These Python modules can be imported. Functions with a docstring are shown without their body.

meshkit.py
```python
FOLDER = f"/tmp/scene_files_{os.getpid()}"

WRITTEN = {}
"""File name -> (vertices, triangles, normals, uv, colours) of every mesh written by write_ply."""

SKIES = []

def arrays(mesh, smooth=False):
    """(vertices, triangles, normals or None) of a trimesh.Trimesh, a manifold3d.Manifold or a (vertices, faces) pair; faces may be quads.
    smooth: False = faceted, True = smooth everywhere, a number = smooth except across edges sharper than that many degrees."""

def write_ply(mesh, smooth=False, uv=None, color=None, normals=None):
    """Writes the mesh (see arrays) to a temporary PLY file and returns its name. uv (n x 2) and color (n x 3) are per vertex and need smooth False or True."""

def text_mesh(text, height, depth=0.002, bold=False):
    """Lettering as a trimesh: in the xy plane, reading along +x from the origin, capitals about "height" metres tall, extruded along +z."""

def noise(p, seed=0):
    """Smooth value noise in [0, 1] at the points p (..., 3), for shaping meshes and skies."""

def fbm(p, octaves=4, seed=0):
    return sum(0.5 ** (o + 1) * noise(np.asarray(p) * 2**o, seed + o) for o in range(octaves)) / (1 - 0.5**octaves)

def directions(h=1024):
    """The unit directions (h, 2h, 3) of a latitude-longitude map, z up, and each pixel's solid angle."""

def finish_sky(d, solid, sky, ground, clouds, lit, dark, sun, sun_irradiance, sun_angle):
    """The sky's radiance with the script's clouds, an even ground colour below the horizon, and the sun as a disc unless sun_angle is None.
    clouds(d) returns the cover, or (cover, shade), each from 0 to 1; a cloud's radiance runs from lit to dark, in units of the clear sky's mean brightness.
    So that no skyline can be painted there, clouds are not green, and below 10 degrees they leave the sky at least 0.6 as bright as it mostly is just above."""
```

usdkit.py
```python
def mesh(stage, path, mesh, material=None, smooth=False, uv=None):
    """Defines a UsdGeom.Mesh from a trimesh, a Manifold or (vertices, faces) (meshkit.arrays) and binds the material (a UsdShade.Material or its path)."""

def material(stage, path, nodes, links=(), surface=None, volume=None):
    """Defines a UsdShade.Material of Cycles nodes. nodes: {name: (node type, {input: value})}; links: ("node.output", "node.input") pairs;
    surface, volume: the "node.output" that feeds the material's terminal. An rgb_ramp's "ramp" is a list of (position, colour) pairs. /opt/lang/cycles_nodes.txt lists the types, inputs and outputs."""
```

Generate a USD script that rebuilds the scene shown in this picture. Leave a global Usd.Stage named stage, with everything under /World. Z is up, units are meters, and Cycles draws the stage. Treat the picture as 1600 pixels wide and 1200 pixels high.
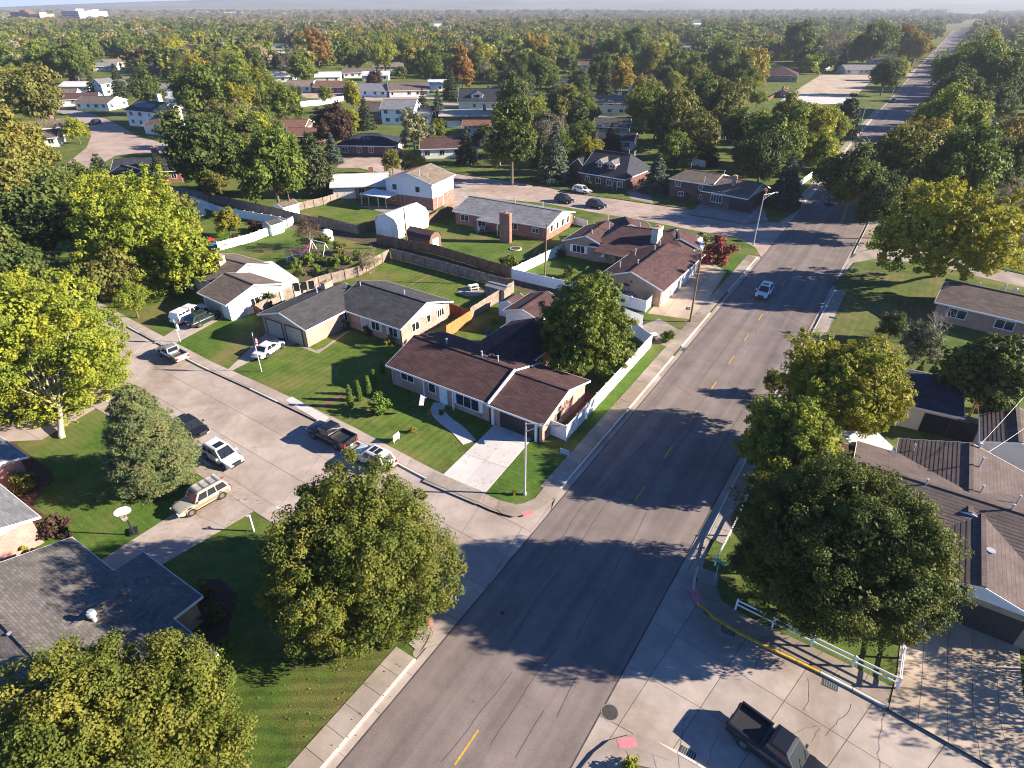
import math, numpy as np, trimesh, shapely, usdkit, meshkit
from shapely.geometry import Polygon, LineString, Point
from shapely.ops import unary_union
from pxr import Usd, UsdGeom, UsdLux, UsdShade, Gf, Sdf, Vt

stage = Usd.Stage.CreateInMemory()
UsdGeom.SetStageUpAxis(stage, UsdGeom.Tokens.z); UsdGeom.SetStageMetersPerUnit(stage, 1.0)
world = UsdGeom.Xform.Define(stage, '/World'); stage.SetDefaultPrim(world.GetPrim())
UsdGeom.Scope.Define(stage, '/World/Looks')
# ---------------------------------------------------------------- camera, sky, sun, exposure
FOC, HZN, H = 950., 10., 37.5                    # focal length and horizon row in a 1600 x 1200 frame, camera height
P = math.atan((600 - HZN) / FOC); SP, CP = math.sin(P), math.cos(P)
cam = UsdGeom.Camera.Define(stage, '/World/camera')
cam.AddTranslateOp().Set(Gf.Vec3d(0, 0, H)); cam.AddRotateXOp().Set(90 - math.degrees(P))
cam.CreateHorizontalApertureAttr(36.0); cam.CreateVerticalApertureAttr(27.0)
cam.CreateFocalLengthAttr(36.0 * FOC / 1600); cam.CreateClippingRangeAttr(Gf.Vec2f(0.5, 60000))
cam.CreateExposureAttr(1.6)
SUN_EL, SUN_AZ = math.radians(22.0), math.radians(-3.5)      # azimuth measured from +x
S = np.array([math.cos(SUN_EL) * math.cos(SUN_AZ), math.cos(SUN_EL) * math.sin(SUN_AZ), math.sin(SUN_EL)])
sun = UsdLux.DistantLight.Define(stage, '/World/sun')
sun.CreateIntensityAttr(1.25); sun.CreateAngleAttr(0.53); sun.CreateNormalizeAttr(True); sun.CreateColorAttr(Gf.Vec3f(1, .87, .72))
zx = S; xx = np.cross([0, 0, 1.], zx); xx /= np.linalg.norm(xx); yx = np.cross(zx, xx)
sun.AddTransformOp().Set(Gf.Matrix4d(*xx, 0, *yx, 0, *zx, 0, 0, 0, 0, 1))
dome = UsdLux.DomeLight.Define(stage, '/World/sky')
skym = usdkit.material(stage, '/World/Looks/sky', {
    's': ('sky_texture', {'sky_type': 'single_scattering', 'sun_disc': False, 'sun_elevation': SUN_EL, 'sun_rotation': math.atan2(S[0], S[1]), 'altitude': 500.0, 'air_density': 1.0, 'aerosol_density': 0.0, 'ozone_density': 12.0}),
    'b': ('background_shader', {'strength': 0.058})}, [('s.color', 'b.color')], surface='b.background')
UsdShade.MaterialBindingAPI.Apply(dome.GetPrim()).Bind(skym)
dome.GetPrim().SetCustomDataByKey('kind', 'structure')

# ---------------------------------------------------------------- where a ray of the frame meets a height
def G(px, py, z=0.0):
    u = (px - 800) / FOC; v = (py - 600) / FOC; t = (H - z) / (SP + v * CP)
    return np.array([u * t, (CP - v * SP) * t, z])
def PX(p):
    d = p[1] * CP + (H - p[2]) * SP
    return 800 + FOC * p[0] / d, 600 + FOC * ((H - p[2]) * CP - p[1] * SP) / d, d
def height(px, py, py2):
    v = (py2 - 600) / FOC; return H - (SP + v * CP) / (CP - v * SP) * G(px, py)[1]
def GL(pts, z=0.0): return np.array([G(x, y, z) for x, y in pts])
ROAD = math.radians(57.0); D1 = np.array([math.cos(ROAD), math.sin(ROAD), 0]); D2 = np.array([D1[1], -D1[0], 0])
RZ = -0.12                                        # level of the carriageways below the lawns
HAZE = 0.0001

# ---------------------------------------------------------------- materials
MATS = {}
def mat(key, nodes, links, surface='p.BSDF'):
    MATS[key] = usdkit.material(stage, '/World/Looks/' + key, nodes, links, surface=surface); return MATS[key]
def c3(c): return (c,) * 3 if np.ndim(c) == 0 else tuple(c)
def sh(c, k): return tuple(float(min(1, x * k)) for x in c3(c))
def plain(key, c, var=.12, scale=1.2, rough=.75, spec=.3, metal=0., bump=0., bscale=30., coat=0., detail=4, c2=None):
    """Colour that varies slowly over the surface by world-space noise, with fine relief."""
    lo, hi = (sh(c, 1 - var), sh(c, 1 + var)) if c2 is None else (c3(c), c3(c2))
    n = {'g': ('geometry', {}), 'n': ('noise_texture', {'scale': scale, 'detail': detail, 'roughness': .6}),
         'r': ('rgb_ramp', {'ramp': [(.3, lo), (.7, hi)]}),
         'p': ('principled_bsdf', {'roughness': rough, 'specular_ior_level': spec, 'metallic': metal, 'coat_weight': coat})}
    l = [('g.position', 'n.vector'), ('n.fac', 'r.fac'), ('r.color', 'p.base_color')]
    if bump:
        n['n2'] = ('noise_texture', {'scale': bscale, 'detail': 3}); n['b'] = ('bump', {'strength': bump, 'distance': .03})
        l += [('g.position', 'n2.vector'), ('n2.fac', 'b.height'), ('b.normal', 'p.normal')]
    return mat(key, n, l)

def grass(key, a, b, dry, stripe=None, sw=1.1, amount=.16):
    a, b, dry = [(x[0] * 1.5, x[1] * 1.28, x[2] * 1.4) for x in (a, b, dry)]
    """Lawn: patches, fine blades, dry spots; stripe = heading of mowing lanes in degrees."""
    n = {'g': ('geometry', {}), 'n1': ('noise_texture', {'scale': .42, 'detail': 7, 'roughness': .75}), 'n2': ('noise_texture', {'scale': 9., 'detail': 4, 'roughness': .75}),
         'n3': ('noise_texture', {'scale': .12, 'detail': 6, 'roughness': .7}), 'r1': ('rgb_ramp', {'ramp': [(.34, sh(a, .82)), (.66, sh(b, 1.12))]}),
         'r3': ('rgb_ramp', {'ramp': [(.47, (0, 0, 0)), (.66, (1, 1, 1))]}), 'm3': ('mix_color', {'b': dry}),
         'r2': ('rgb_ramp', {'ramp': [(.3, (.45, .45, .45)), (.7, (1.5, 1.5, 1.5))]}), 'm2': ('mix_color', {'blend_type': 'multiply', 'fac': .8, 'use_clamp': False}),
         'b': ('bump', {'strength': .9, 'distance': .05}), 'p': ('principled_bsdf', {'roughness': .9, 'specular_ior_level': .1})}
    l = [('g.position', 'n1.vector'), ('g.position', 'n2.vector'), ('g.position', 'n3.vector'), ('n1.fac', 'r1.fac'), ('n3.fac', 'r3.fac'), ('r3.color', 'm3.fac'),
         ('r1.color', 'm3.a'), ('n2.fac', 'r2.fac'), ('m3.result', 'm2.a'), ('r2.color', 'm2.b'), ('n2.fac', 'b.height'), ('b.normal', 'p.normal')]
    last = 'm2.result'
    if stripe is not None:
        n['mp'] = ('mapping', {'mapping_type': 'texture', 'rotation': (0, 0, math.radians(stripe)), 'scale': (1, 1, 1)})
        n['w'] = ('wave_texture', {'wave_type': 'bands', 'bands_direction': 'y', 'scale': math.pi / 10 / sw, 'distortion': 2.5, 'detail': 3., 'detail_scale': 1.2})
        n['rw'] = ('rgb_ramp', {'ramp': [(.35, sh(1, 1 - amount * .5)), (.65, (1 + amount * .45,) * 3)]}); n['mw'] = ('mix_color', {'blend_type': 'multiply', 'fac': 1., 'use_clamp': False})
        l += [('g.position', 'mp.vector'), ('mp.vector', 'w.vector'), ('w.fac', 'rw.fac'), ('m2.result', 'mw.a'), ('rw.color', 'mw.b')]; last = 'mw.result'
    l.append((last, 'p.base_color'))
    return mat(key, n, l)
grass('grass', (.045, .085, .018), (.075, .125, .022), (.13, .13, .045))
grass('lawn_striped', (.05, .10, .015), (.075, .135, .022), (.12, .135, .04), stripe=57, sw=.9)
grass('lawn_corner', (.034, .074, .012), (.052, .096, .016), (.10, .10, .032), stripe=2, sw=.8, amount=.24)
grass('lawn_green', (.038, .095, .012), (.062, .125, .02), (.10, .13, .035), stripe=-33, sw=.6, amount=.1)
grass('lawn_pale', (.055, .095, .022), (.08, .115, .028), (.14, .13, .05), stripe=57, sw=1., amount=.1)
grass('far_ground', (.06, .085, .028), (.10, .105, .045), (.17, .15, .09))
plain('soil', (.11, .085, .06), .35, 1.5, .95, .1, bump=.6, bscale=12)
plain('field', (.2, .17, .10), .4, .004, .95, .1, detail=6)

def asphalt(key, c, heading):
    n = {'g': ('geometry', {}), 'mp': ('mapping', {'mapping_type': 'texture', 'rotation': (0, 0, heading), 'scale': (60, 1.4, 1)}), 'ns': ('noise_texture', {'scale': 1., 'detail': 3, 'roughness': .6}),
         'rs': ('rgb_ramp', {'ramp': [(.3, sh(c, .74)), (.5, c), (.72, sh(c, 1.28))]}), 'n2': ('noise_texture', {'scale': .25, 'detail': 6, 'roughness': .7}), 'r2': ('rgb_ramp', {'ramp': [(.3, (.8, .8, .8)), (.7, (1.2, 1.2, 1.2))]}),
         'n3': ('noise_texture', {'scale': 14., 'detail': 3, 'roughness': .8}), 'r3': ('rgb_ramp', {'ramp': [(.3, (.78, .78, .78)), (.7, (1.2, 1.2, 1.2))]}),
         'm': ('mix_color', {'blend_type': 'multiply', 'fac': 1., 'use_clamp': False}), 'm3': ('mix_color', {'blend_type': 'multiply', 'fac': .9, 'use_clamp': False}), 'b': ('bump', {'strength': .35, 'distance': .012}),
         'p': ('principled_bsdf', {'roughness': .85, 'specular_ior_level': .25})}
    return mat(key, n, [('g.position', 'mp.vector'), ('mp.vector', 'ns.vector'), ('ns.fac', 'rs.fac'), ('g.position', 'n2.vector'), ('n2.fac', 'r2.fac'), ('rs.color', 'm.a'), ('r2.color', 'm.b'),
        ('g.position', 'n3.vector'), ('n3.fac', 'r3.fac'), ('m.result', 'm3.a'), ('r3.color', 'm3.b'), ('m3.result', 'p.base_color'), ('n3.fac', 'b.height'), ('b.normal', 'p.normal')])
asphalt('asphalt', (.198, .164, .15), ROAD)

def concrete(key, c, var=.16, stain=(.75, .72, .68)):
    """Concrete: mottled, stained, each slab a little different."""
    n = {'g': ('geometry', {}), 'n1': ('noise_texture', {'scale': .5, 'detail': 6, 'roughness': .7}), 'r1': ('rgb_ramp', {'ramp': [(.28, sh(c, 1 - var)), (.72, sh(c, 1 + var))]}),
         'n2': ('noise_texture', {'scale': .13, 'detail': 5, 'roughness': .65, 'distortion': .6}), 'r2': ('rgb_ramp', {'ramp': [(.36, stain), (.58, (1, 1, 1))]}), 'm': ('mix_color', {'blend_type': 'multiply', 'fac': 1., 'use_clamp': False}),
         'r3': ('rgb_ramp', {'ramp': [(0, (.93, .93, .935)), (1, (1.07, 1.065, 1.05))]}), 'm3': ('mix_color', {'blend_type': 'multiply', 'fac': 1., 'use_clamp': False}),
         'o': ('object_info', {}), 'n4': ('noise_texture', {'scale': 25., 'detail': 2}), 'b': ('bump', {'strength': .25, 'distance': .01}), 'p': ('principled_bsdf', {'roughness': .85, 'specular_ior_level': .25})}
    return mat(key, n, [('g.position', 'n1.vector'), ('n1.fac', 'r1.fac'), ('g.position', 'n2.vector'), ('n2.fac', 'r2.fac'), ('r1.color', 'm.a'), ('r2.color', 'm.b'), ('o.random', 'r3.fac'),
        ('m.result', 'm3.a'), ('r3.color', 'm3.b'), ('m3.result', 'p.base_color'), ('g.position', 'n4.vector'), ('n4.fac', 'b.height'), ('b.normal', 'p.normal')])
concrete('concrete', (.42, .355, .315)); concrete('concrete_old', (.36, .31, .265), .2, (.7, .66, .6)); concrete('concrete_new', (.58, .555, .53), .08, (.92, .91, .9))
concrete('concrete_pale', (.39, .335, .295), .2, (.72, .68, .64)); concrete('kerb', (.62, .58, .51), .12, (.85, .82, .78)); concrete('concrete_pink', (.42, .33, .285), .16)
concrete('concrete_tan', (.50, .41, .315), .13)
plain('tar', (.062, .054, .053), .35, 3, .8, .2)
plain('joint', (.13, .108, .09), .4, 2, .95, .1)
plain('yellow_paint', (.62, .36, .045), .3, 6, .7, .3)
plain('pink_ramp', (.62, .22, .24), .15, 5, .8, .2, bump=.6, bscale=40)
plain('white_paint', (.78, .78, .76), .04, 2, .55, .4)
plain('vinyl', (.80, .80, .80), .03, 1, .45, .4)
plain('cream', (.66, .60, .48), .06, 1, .7, .3)
plain('white_siding', (.74, .74, .73), .05, 1, .6, .3)
plain('grey_siding', (.45, .46, .48), .06, 1, .7, .3)
plain('tan_siding', (.40, .33, .25), .08, 1, .7, .3)
plain('brown_siding', (.17, .11, .075), .12, 1, .75, .3)
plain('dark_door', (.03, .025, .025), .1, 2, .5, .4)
plain('blue_door', (.05, .09, .18), .1, 2, .5, .4)
plain('garage_tan', (.42, .36, .29), .06, 1, .6, .3)
plain('garage_white', (.70, .69, .66), .04, 1, .55, .3)
plain('metal_grey', (.42, .43, .44), .1, 4, .4, .5, metal=.7)
plain('galvanised', (.55, .56, .57), .1, 4, .45, .5, metal=.4)
plain('iron', (.06, .055, .05), .3, 8, .6, .4, bump=.5, bscale=60)
plain('wood_pole', (.20, .135, .085), .3, 4, .9, .2, bump=.5, bscale=30)
plain('fence_grey', (.27, .22, .18), .3, 1.6, .9, .15, bump=.5, bscale=22)
plain('fence_brown', (.22, .135, .085), .3, 1.6, .9, .15, bump=.5, bscale=22)
plain('fence_new', (.42, .21, .075), .18, 1.6, .85, .2, bump=.4, bscale=22)
plain('fence_red', (.28, .10, .05), .2, 1.6, .85, .2)
plain('bark', (.16, .12, .09), .35, 5, .95, .1, bump=.8, bscale=14)
plain('bark_pale', (.36, .31, .26), .25, 5, .9, .1, bump=.6, bscale=14)
plain('teal_sign', (.03, .30, .27), .05, 2, .5, .4)
plain('flag_red', (.45, .03, .04), .1, 2, .8, .2); plain('flag_blue', (.03, .05, .22), .1, 2, .8, .2); plain('flag_purple', (.36, .32, .50), .2, 2, .8, .2)
plain('patio_brick', (.25, .11, .08), .3, 9, .9, .15, bump=.5, bscale=30)
plain('stone_cream', (.52, .46, .36), .3, 4, .85, .2, bump=.6, bscale=9)
plain('play_pink', (.75, .12, .32), .05, 2, .5, .4); plain('play_blue', (.06, .22, .6), .05, 2, .5, .4); plain('play_red', (.6, .05, .05), .05, 2, .5, .4)
plain('mulch', (.10, .055, .04), .35, 5, .95, .1, bump=.8, bscale=25)
plain('rust_pot', (.45, .17, .07), .15, 5, .8, .2); plain('black_rubber', (.018, .018, .02), .2, 9, .75, .3); plain('black_plastic', (.025, .025, .028), .1, 5, .5, .4)
plain('membrane_white', (.72, .73, .74), .06, .6, .6, .3); plain('mesh_black', (.03, .03, .035), .2, 6, .8, .2)
plain('hill_green', (.16, .15, .11), .25, .0016, .95, .05, detail=7)
mat('glass_dark', {'p': ('principled_bsdf', {'base_color': (.018, .022, .028), 'roughness': .06, 'specular_ior_level': .6})}, [])
mat('solar', {'p': ('principled_bsdf', {'base_color': (.03, .05, .10), 'roughness': .12, 'specular_ior_level': .8})}, [])
def shingle(key, c, row=.2, wid=.9, var=.2, bump=.45):
    """Roof courses on uv in metres (u along the eave, v up the slope)."""
    n = {'t': ('texture_coordinate', {}), 'k': ('brick_texture', {'scale': 1., 'brick_width': wid, 'row_height': row, 'mortar_size': .012, 'color1': sh(c, 1 - var), 'color2': sh(c, 1 + var), 'mortar': sh(c, .45), 'bias': 0.}),
         'sx': ('separate_xyz', {}), 'fm': ('math', {'math_type': 'floored_modulo', 'value2': row}), 'g': ('geometry', {}), 'n': ('noise_texture', {'scale': .6, 'detail': 6, 'roughness': .7}),
         'r': ('rgb_ramp', {'ramp': [(.3, (.78, .78, .78)), (.7, (1.2, 1.2, 1.2))]}), 'm': ('mix_color', {'blend_type': 'multiply', 'fac': 1., 'use_clamp': False}), 'iv': ('math', {'math_type': 'multiply', 'value2': -1. / row}),
         'b': ('bump', {'strength': bump, 'distance': .035}), 'p': ('principled_bsdf', {'roughness': .88, 'specular_ior_level': .15})}
    return mat(key, n, [('t.UV', 'k.vector'), ('t.UV', 'sx.vector'), ('sx.y', 'fm.value1'), ('fm.value', 'iv.value1'), ('iv.value', 'b.height'), ('b.normal', 'p.normal'), ('g.position', 'n.vector'), ('n.fac', 'r.fac'),
        ('k.color', 'm.a'), ('r.color', 'm.b'), ('m.result', 'p.base_color')])
shingle('roof_brown', (.095, .056, .054)); shingle('roof_charcoal', (.075, .076, .08)); shingle('roof_grey', (.22, .225, .235)); shingle('roof_navy', (.045, .05, .065)); shingle('roof_tan', (.23, .185, .145))
shingle('roof_taupe', (.155, .125, .105)); shingle('roof_rib', (.135, .106, .098), row=.3, wid=.9, var=.1, bump=.3); shingle('roof_weathered', (.17, .155, .14), row=.2, wid=.45, var=.2); shingle('roof_red', (.19, .105, .08)); shingle('roof_white', (.62, .62, .61), row=.4, wid=3, var=.04, bump=.3)
def brick(key, c, c2, mortar, bw=.24, rh=.085):
    n = {'t': ('texture_coordinate', {}), 'k': ('brick_texture', {'scale': 1., 'brick_width': bw, 'row_height': rh, 'mortar_size': .008, 'color1': c, 'color2': c2, 'mortar': mortar}),
         'b': ('bump', {'strength': .4, 'distance': .01, 'invert': True}), 'g': ('geometry', {}), 'n': ('noise_texture', {'scale': .8, 'detail': 5}), 'r': ('rgb_ramp', {'ramp': [(.3, (.82, .82, .82)), (.7, (1.15, 1.15, 1.15))]}),
         'm': ('mix_color', {'blend_type': 'multiply', 'fac': 1., 'use_clamp': False}), 'p': ('principled_bsdf', {'roughness': .9, 'specular_ior_level': .15})}
    return mat(key, n, [('t.UV', 'k.vector'), ('k.fac', 'b.height'), ('b.normal', 'p.normal'), ('g.position', 'n.vector'), ('n.fac', 'r.fac'), ('k.color', 'm.a'), ('r.color', 'm.b'), ('m.result', 'p.base_color')])
brick('brick_red', (.27, .10, .07), (.36, .15, .11), (.35, .28, .24)); brick('brick_pink', (.40, .22, .17), (.50, .29, .23), (.48, .4, .35)); brick('brick_tan', (.31, .20, .13), (.38, .26, .17), (.4, .34, .28))
brick('brick_dark', (.11, .05, .04), (.17, .08, .06), (.2, .16, .14)); brick('brick_orange', (.36, .165, .10), (.43, .215, .14), (.45, .38, .3)); brick('brick_rose', (.46, .22, .19), (.52, .27, .23), (.5, .36, .32), .4, .2)
def carpaint(key, c, metal=0., rough=.3, coat=.8):
    return mat(key, {'p': ('principled_bsdf', {'base_color': c, 'metallic': metal, 'roughness': rough, 'coat_weight': coat, 'coat_roughness': .05})}, [])
for k, c, m_ in (('white', (.74, .74, .73), 0), ('black', (.012, .012, .014), .0), ('silver', (.5, .5, .5), .6), ('green', (.012, .03, .022), .1), ('navy', (.015, .025, .05), .2), ('beige', (.48, .44, .36), .2), ('wood', (.34, .2, .09), 0), ('red', (.4, .03, .03), 0), ('brownstripe', (.12, .06, .04), 0), ('grey', (.16, .17, .18), .5)):
    carpaint('car_' + k, c, m_)
mat('chrome', {'p': ('principled_bsdf', {'base_color': (.7, .7, .7), 'metallic': 1., 'roughness': .2})}, [])
mat('lamp_red', {'p': ('principled_bsdf', {'base_color': (.35, .01, .01), 'roughness': .2})}, [])
mat('lamp_clear', {'p': ('principled_bsdf', {'base_color': (.6, .6, .58), 'roughness': .15})}, [])

def leafmat(key, a, b, c, spot=None, trans=.3, nscale=.35):
    a, b, c, spot = [None if q is None else tuple(min(.42, x * k_)  for x, k_ in zip(q, (2.0, 2.02, 1.7))) for q in (a, b, c, spot)]
    """Leaves: a..b by leaf, c in patches of the crown, spot on some leaves."""
    n = {'g': ('geometry', {}), 'o': ('object_info', {}), 'r': ('rgb_ramp', {'ramp': [(0, sh(a, .75)), (.45, a), (.85, b), (1, spot or b)]}),
         'n': ('noise_texture', {'scale': nscale, 'detail': 4, 'roughness': .65}), 'rn': ('rgb_ramp', {'ramp': [(.45, (0, 0, 0)), (.68, (1, 1, 1))]}), 'm': ('mix_color', {'b': c}),
         'ro': ('rgb_ramp', {'ramp': [(0, (.78, .8, .8)), (.5, (1, 1, 1)), (1, (1.22, 1.15, 1.0))]}), 'mo': ('mix_color', {'blend_type': 'multiply', 'fac': 1., 'use_clamp': False}),
         'p': ('principled_bsdf', {'roughness': .6, 'specular_ior_level': .25}), 't': ('translucent_bsdf', {}), 'mx': ('mix_closure', {'fac': trans})}
    return mat(key, n, [('g.random_per_island', 'r.fac'), ('g.position', 'n.vector'), ('n.fac', 'rn.fac'), ('rn.color', 'm.fac'), ('r.color', 'm.a'), ('o.random', 'ro.fac'), ('m.result', 'mo.a'), ('ro.color', 'mo.b'),
        ('mo.result', 'p.base_color'), ('mo.result', 't.color'), ('p.BSDF', 'mx.closure1'), ('t.BSDF', 'mx.closure2')], surface='mx.closure')
leafmat('leaf_linden', (.066, .087, .016), (.10, .117, .022), (.115, .11, .022), (.145, .10, .025))
leafmat('leaf_green', (.08, .108, .022), (.122, .155, .03), (.10, .125, .024))
leafmat('leaf_dark', (.05, .075, .022), (.08, .108, .026), (.09, .1, .026))
leafmat('leaf_lime', (.13, .165, .022), (.20, .23, .03), (.20, .20, .025), (.28, .26, .03))
leafmat('leaf_fresh', (.085, .11, .024), (.125, .145, .03), (.13, .13, .03), (.17, .15, .03))
leafmat('leaf_yellow', (.20, .185, .022), (.28, .24, .028), (.14, .16, .02), (.34, .25, .03))
leafmat('leaf_olive', (.115, .125, .03), (.16, .158, .038), (.15, .12, .04))
leafmat('leaf_gold', (.26, .16, .03), (.34, .2, .035), (.14, .13, .03), (.36, .15, .03))
leafmat('leaf_orange', (.20, .095, .03), (.24, .13, .035), (.12, .11, .03), (.36, .08, .03))
leafmat('leaf_purple', (.05, .025, .024), (.085, .045, .035), (.07, .05, .03))
leafmat('leaf_redbush', (.22, .05, .05), (.3, .09, .08), (.12, .05, .04))
leafmat('leaf_bare', (.16, .13, .105), (.23, .19, .155), (.15, .14, .09), trans=.15)
leafmat('leaf_blue', (.065, .088, .075), (.10, .125, .105), (.06, .08, .06), trans=.15, nscale=1.2)
leafmat('leaf_pine', (.036, .052, .024), (.056, .076, .034), (.06, .065, .034), trans=.12, nscale=1.)
leafmat('leaf_spruce', (.078, .105, .045), (.115, .14, .062), (.12, .115, .055), trans=.15, nscale=1.)
leafmat('leaf_palepine', (.12, .135, .085), (.17, .18, .12), (.13, .13, .08), trans=.15)
leafmat('leaf_hedge', (.09, .14, .025), (.14, .19, .03), (.10, .15, .03))
leafmat('leaf_flower', (.13, .15, .03), (.2, .18, .05), (.42, .19, .11), (.5, .3, .2))
# ---------------------------------------------------------------- things, parts
USED = {}
def numbered(base, name):
    k = USED.get((base, name), -1) + 1; USED[(base, name)] = k
    return f'{base}/{name}' if k == 0 else f'{base}/{name}_{k:03d}'
class T:
    """A thing (or a piece of the setting): an Xform whose parts are meshes given in world coordinates."""
    def __init__(s, name, label=None, cat=None, loc=(0, 0, 0), rz=0., group=None, kind=None):
        s.path = numbered('/World', name); s.loc = np.array(loc, float); s.rz = rz
        x = UsdGeom.Xform.Define(stage, s.path); x.AddTranslateOp().Set(Gf.Vec3d(*map(float, loc)))
        if rz: x.AddRotateZOp().Set(math.degrees(rz))
        s.prim = x.GetPrim(); tag(s.prim, label, cat, group, kind)
    def part(s, name, m, material, parent=None, smooth=False, label=None, kind=None, local=False):
        v, f, uv = as_mesh(m); v = np.asarray(v, float)
        if not local:
            c, q = math.cos(-s.rz), math.sin(-s.rz); v = v - s.loc; v = np.stack([c * v[:, 0] - q * v[:, 1], q * v[:, 0] + c * v[:, 1], v[:, 2]], 1)
        path = numbered(parent or s.path, name)
        p = usdkit.mesh(stage, path, (v, f), MATS[material], smooth=smooth, uv=uv)
        tag(p.GetPrim(), label, None, None, kind); return path
def tag(p, label=None, cat=None, group=None, kind=None):
    for k, v in (('label', label), ('category', cat), ('group', group), ('kind', kind)):
        if v: p.SetCustomDataByKey(k, v)
def as_mesh(m):
    if isinstance(m, B): return m.get()
    if isinstance(m, trimesh.Trimesh): return m.vertices, m.faces, None
    return (m[0], m[1], m[2] if len(m) > 2 else None)
def solo(name, m, material, label=None, cat=None, group=None, kind=None, smooth=False):
    v, f, uv = as_mesh(m); p = usdkit.mesh(stage, numbered('/World', name), (v, f), MATS[material], smooth=smooth, uv=uv)
    tag(p.GetPrim(), label, cat, group, kind); return p

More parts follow.
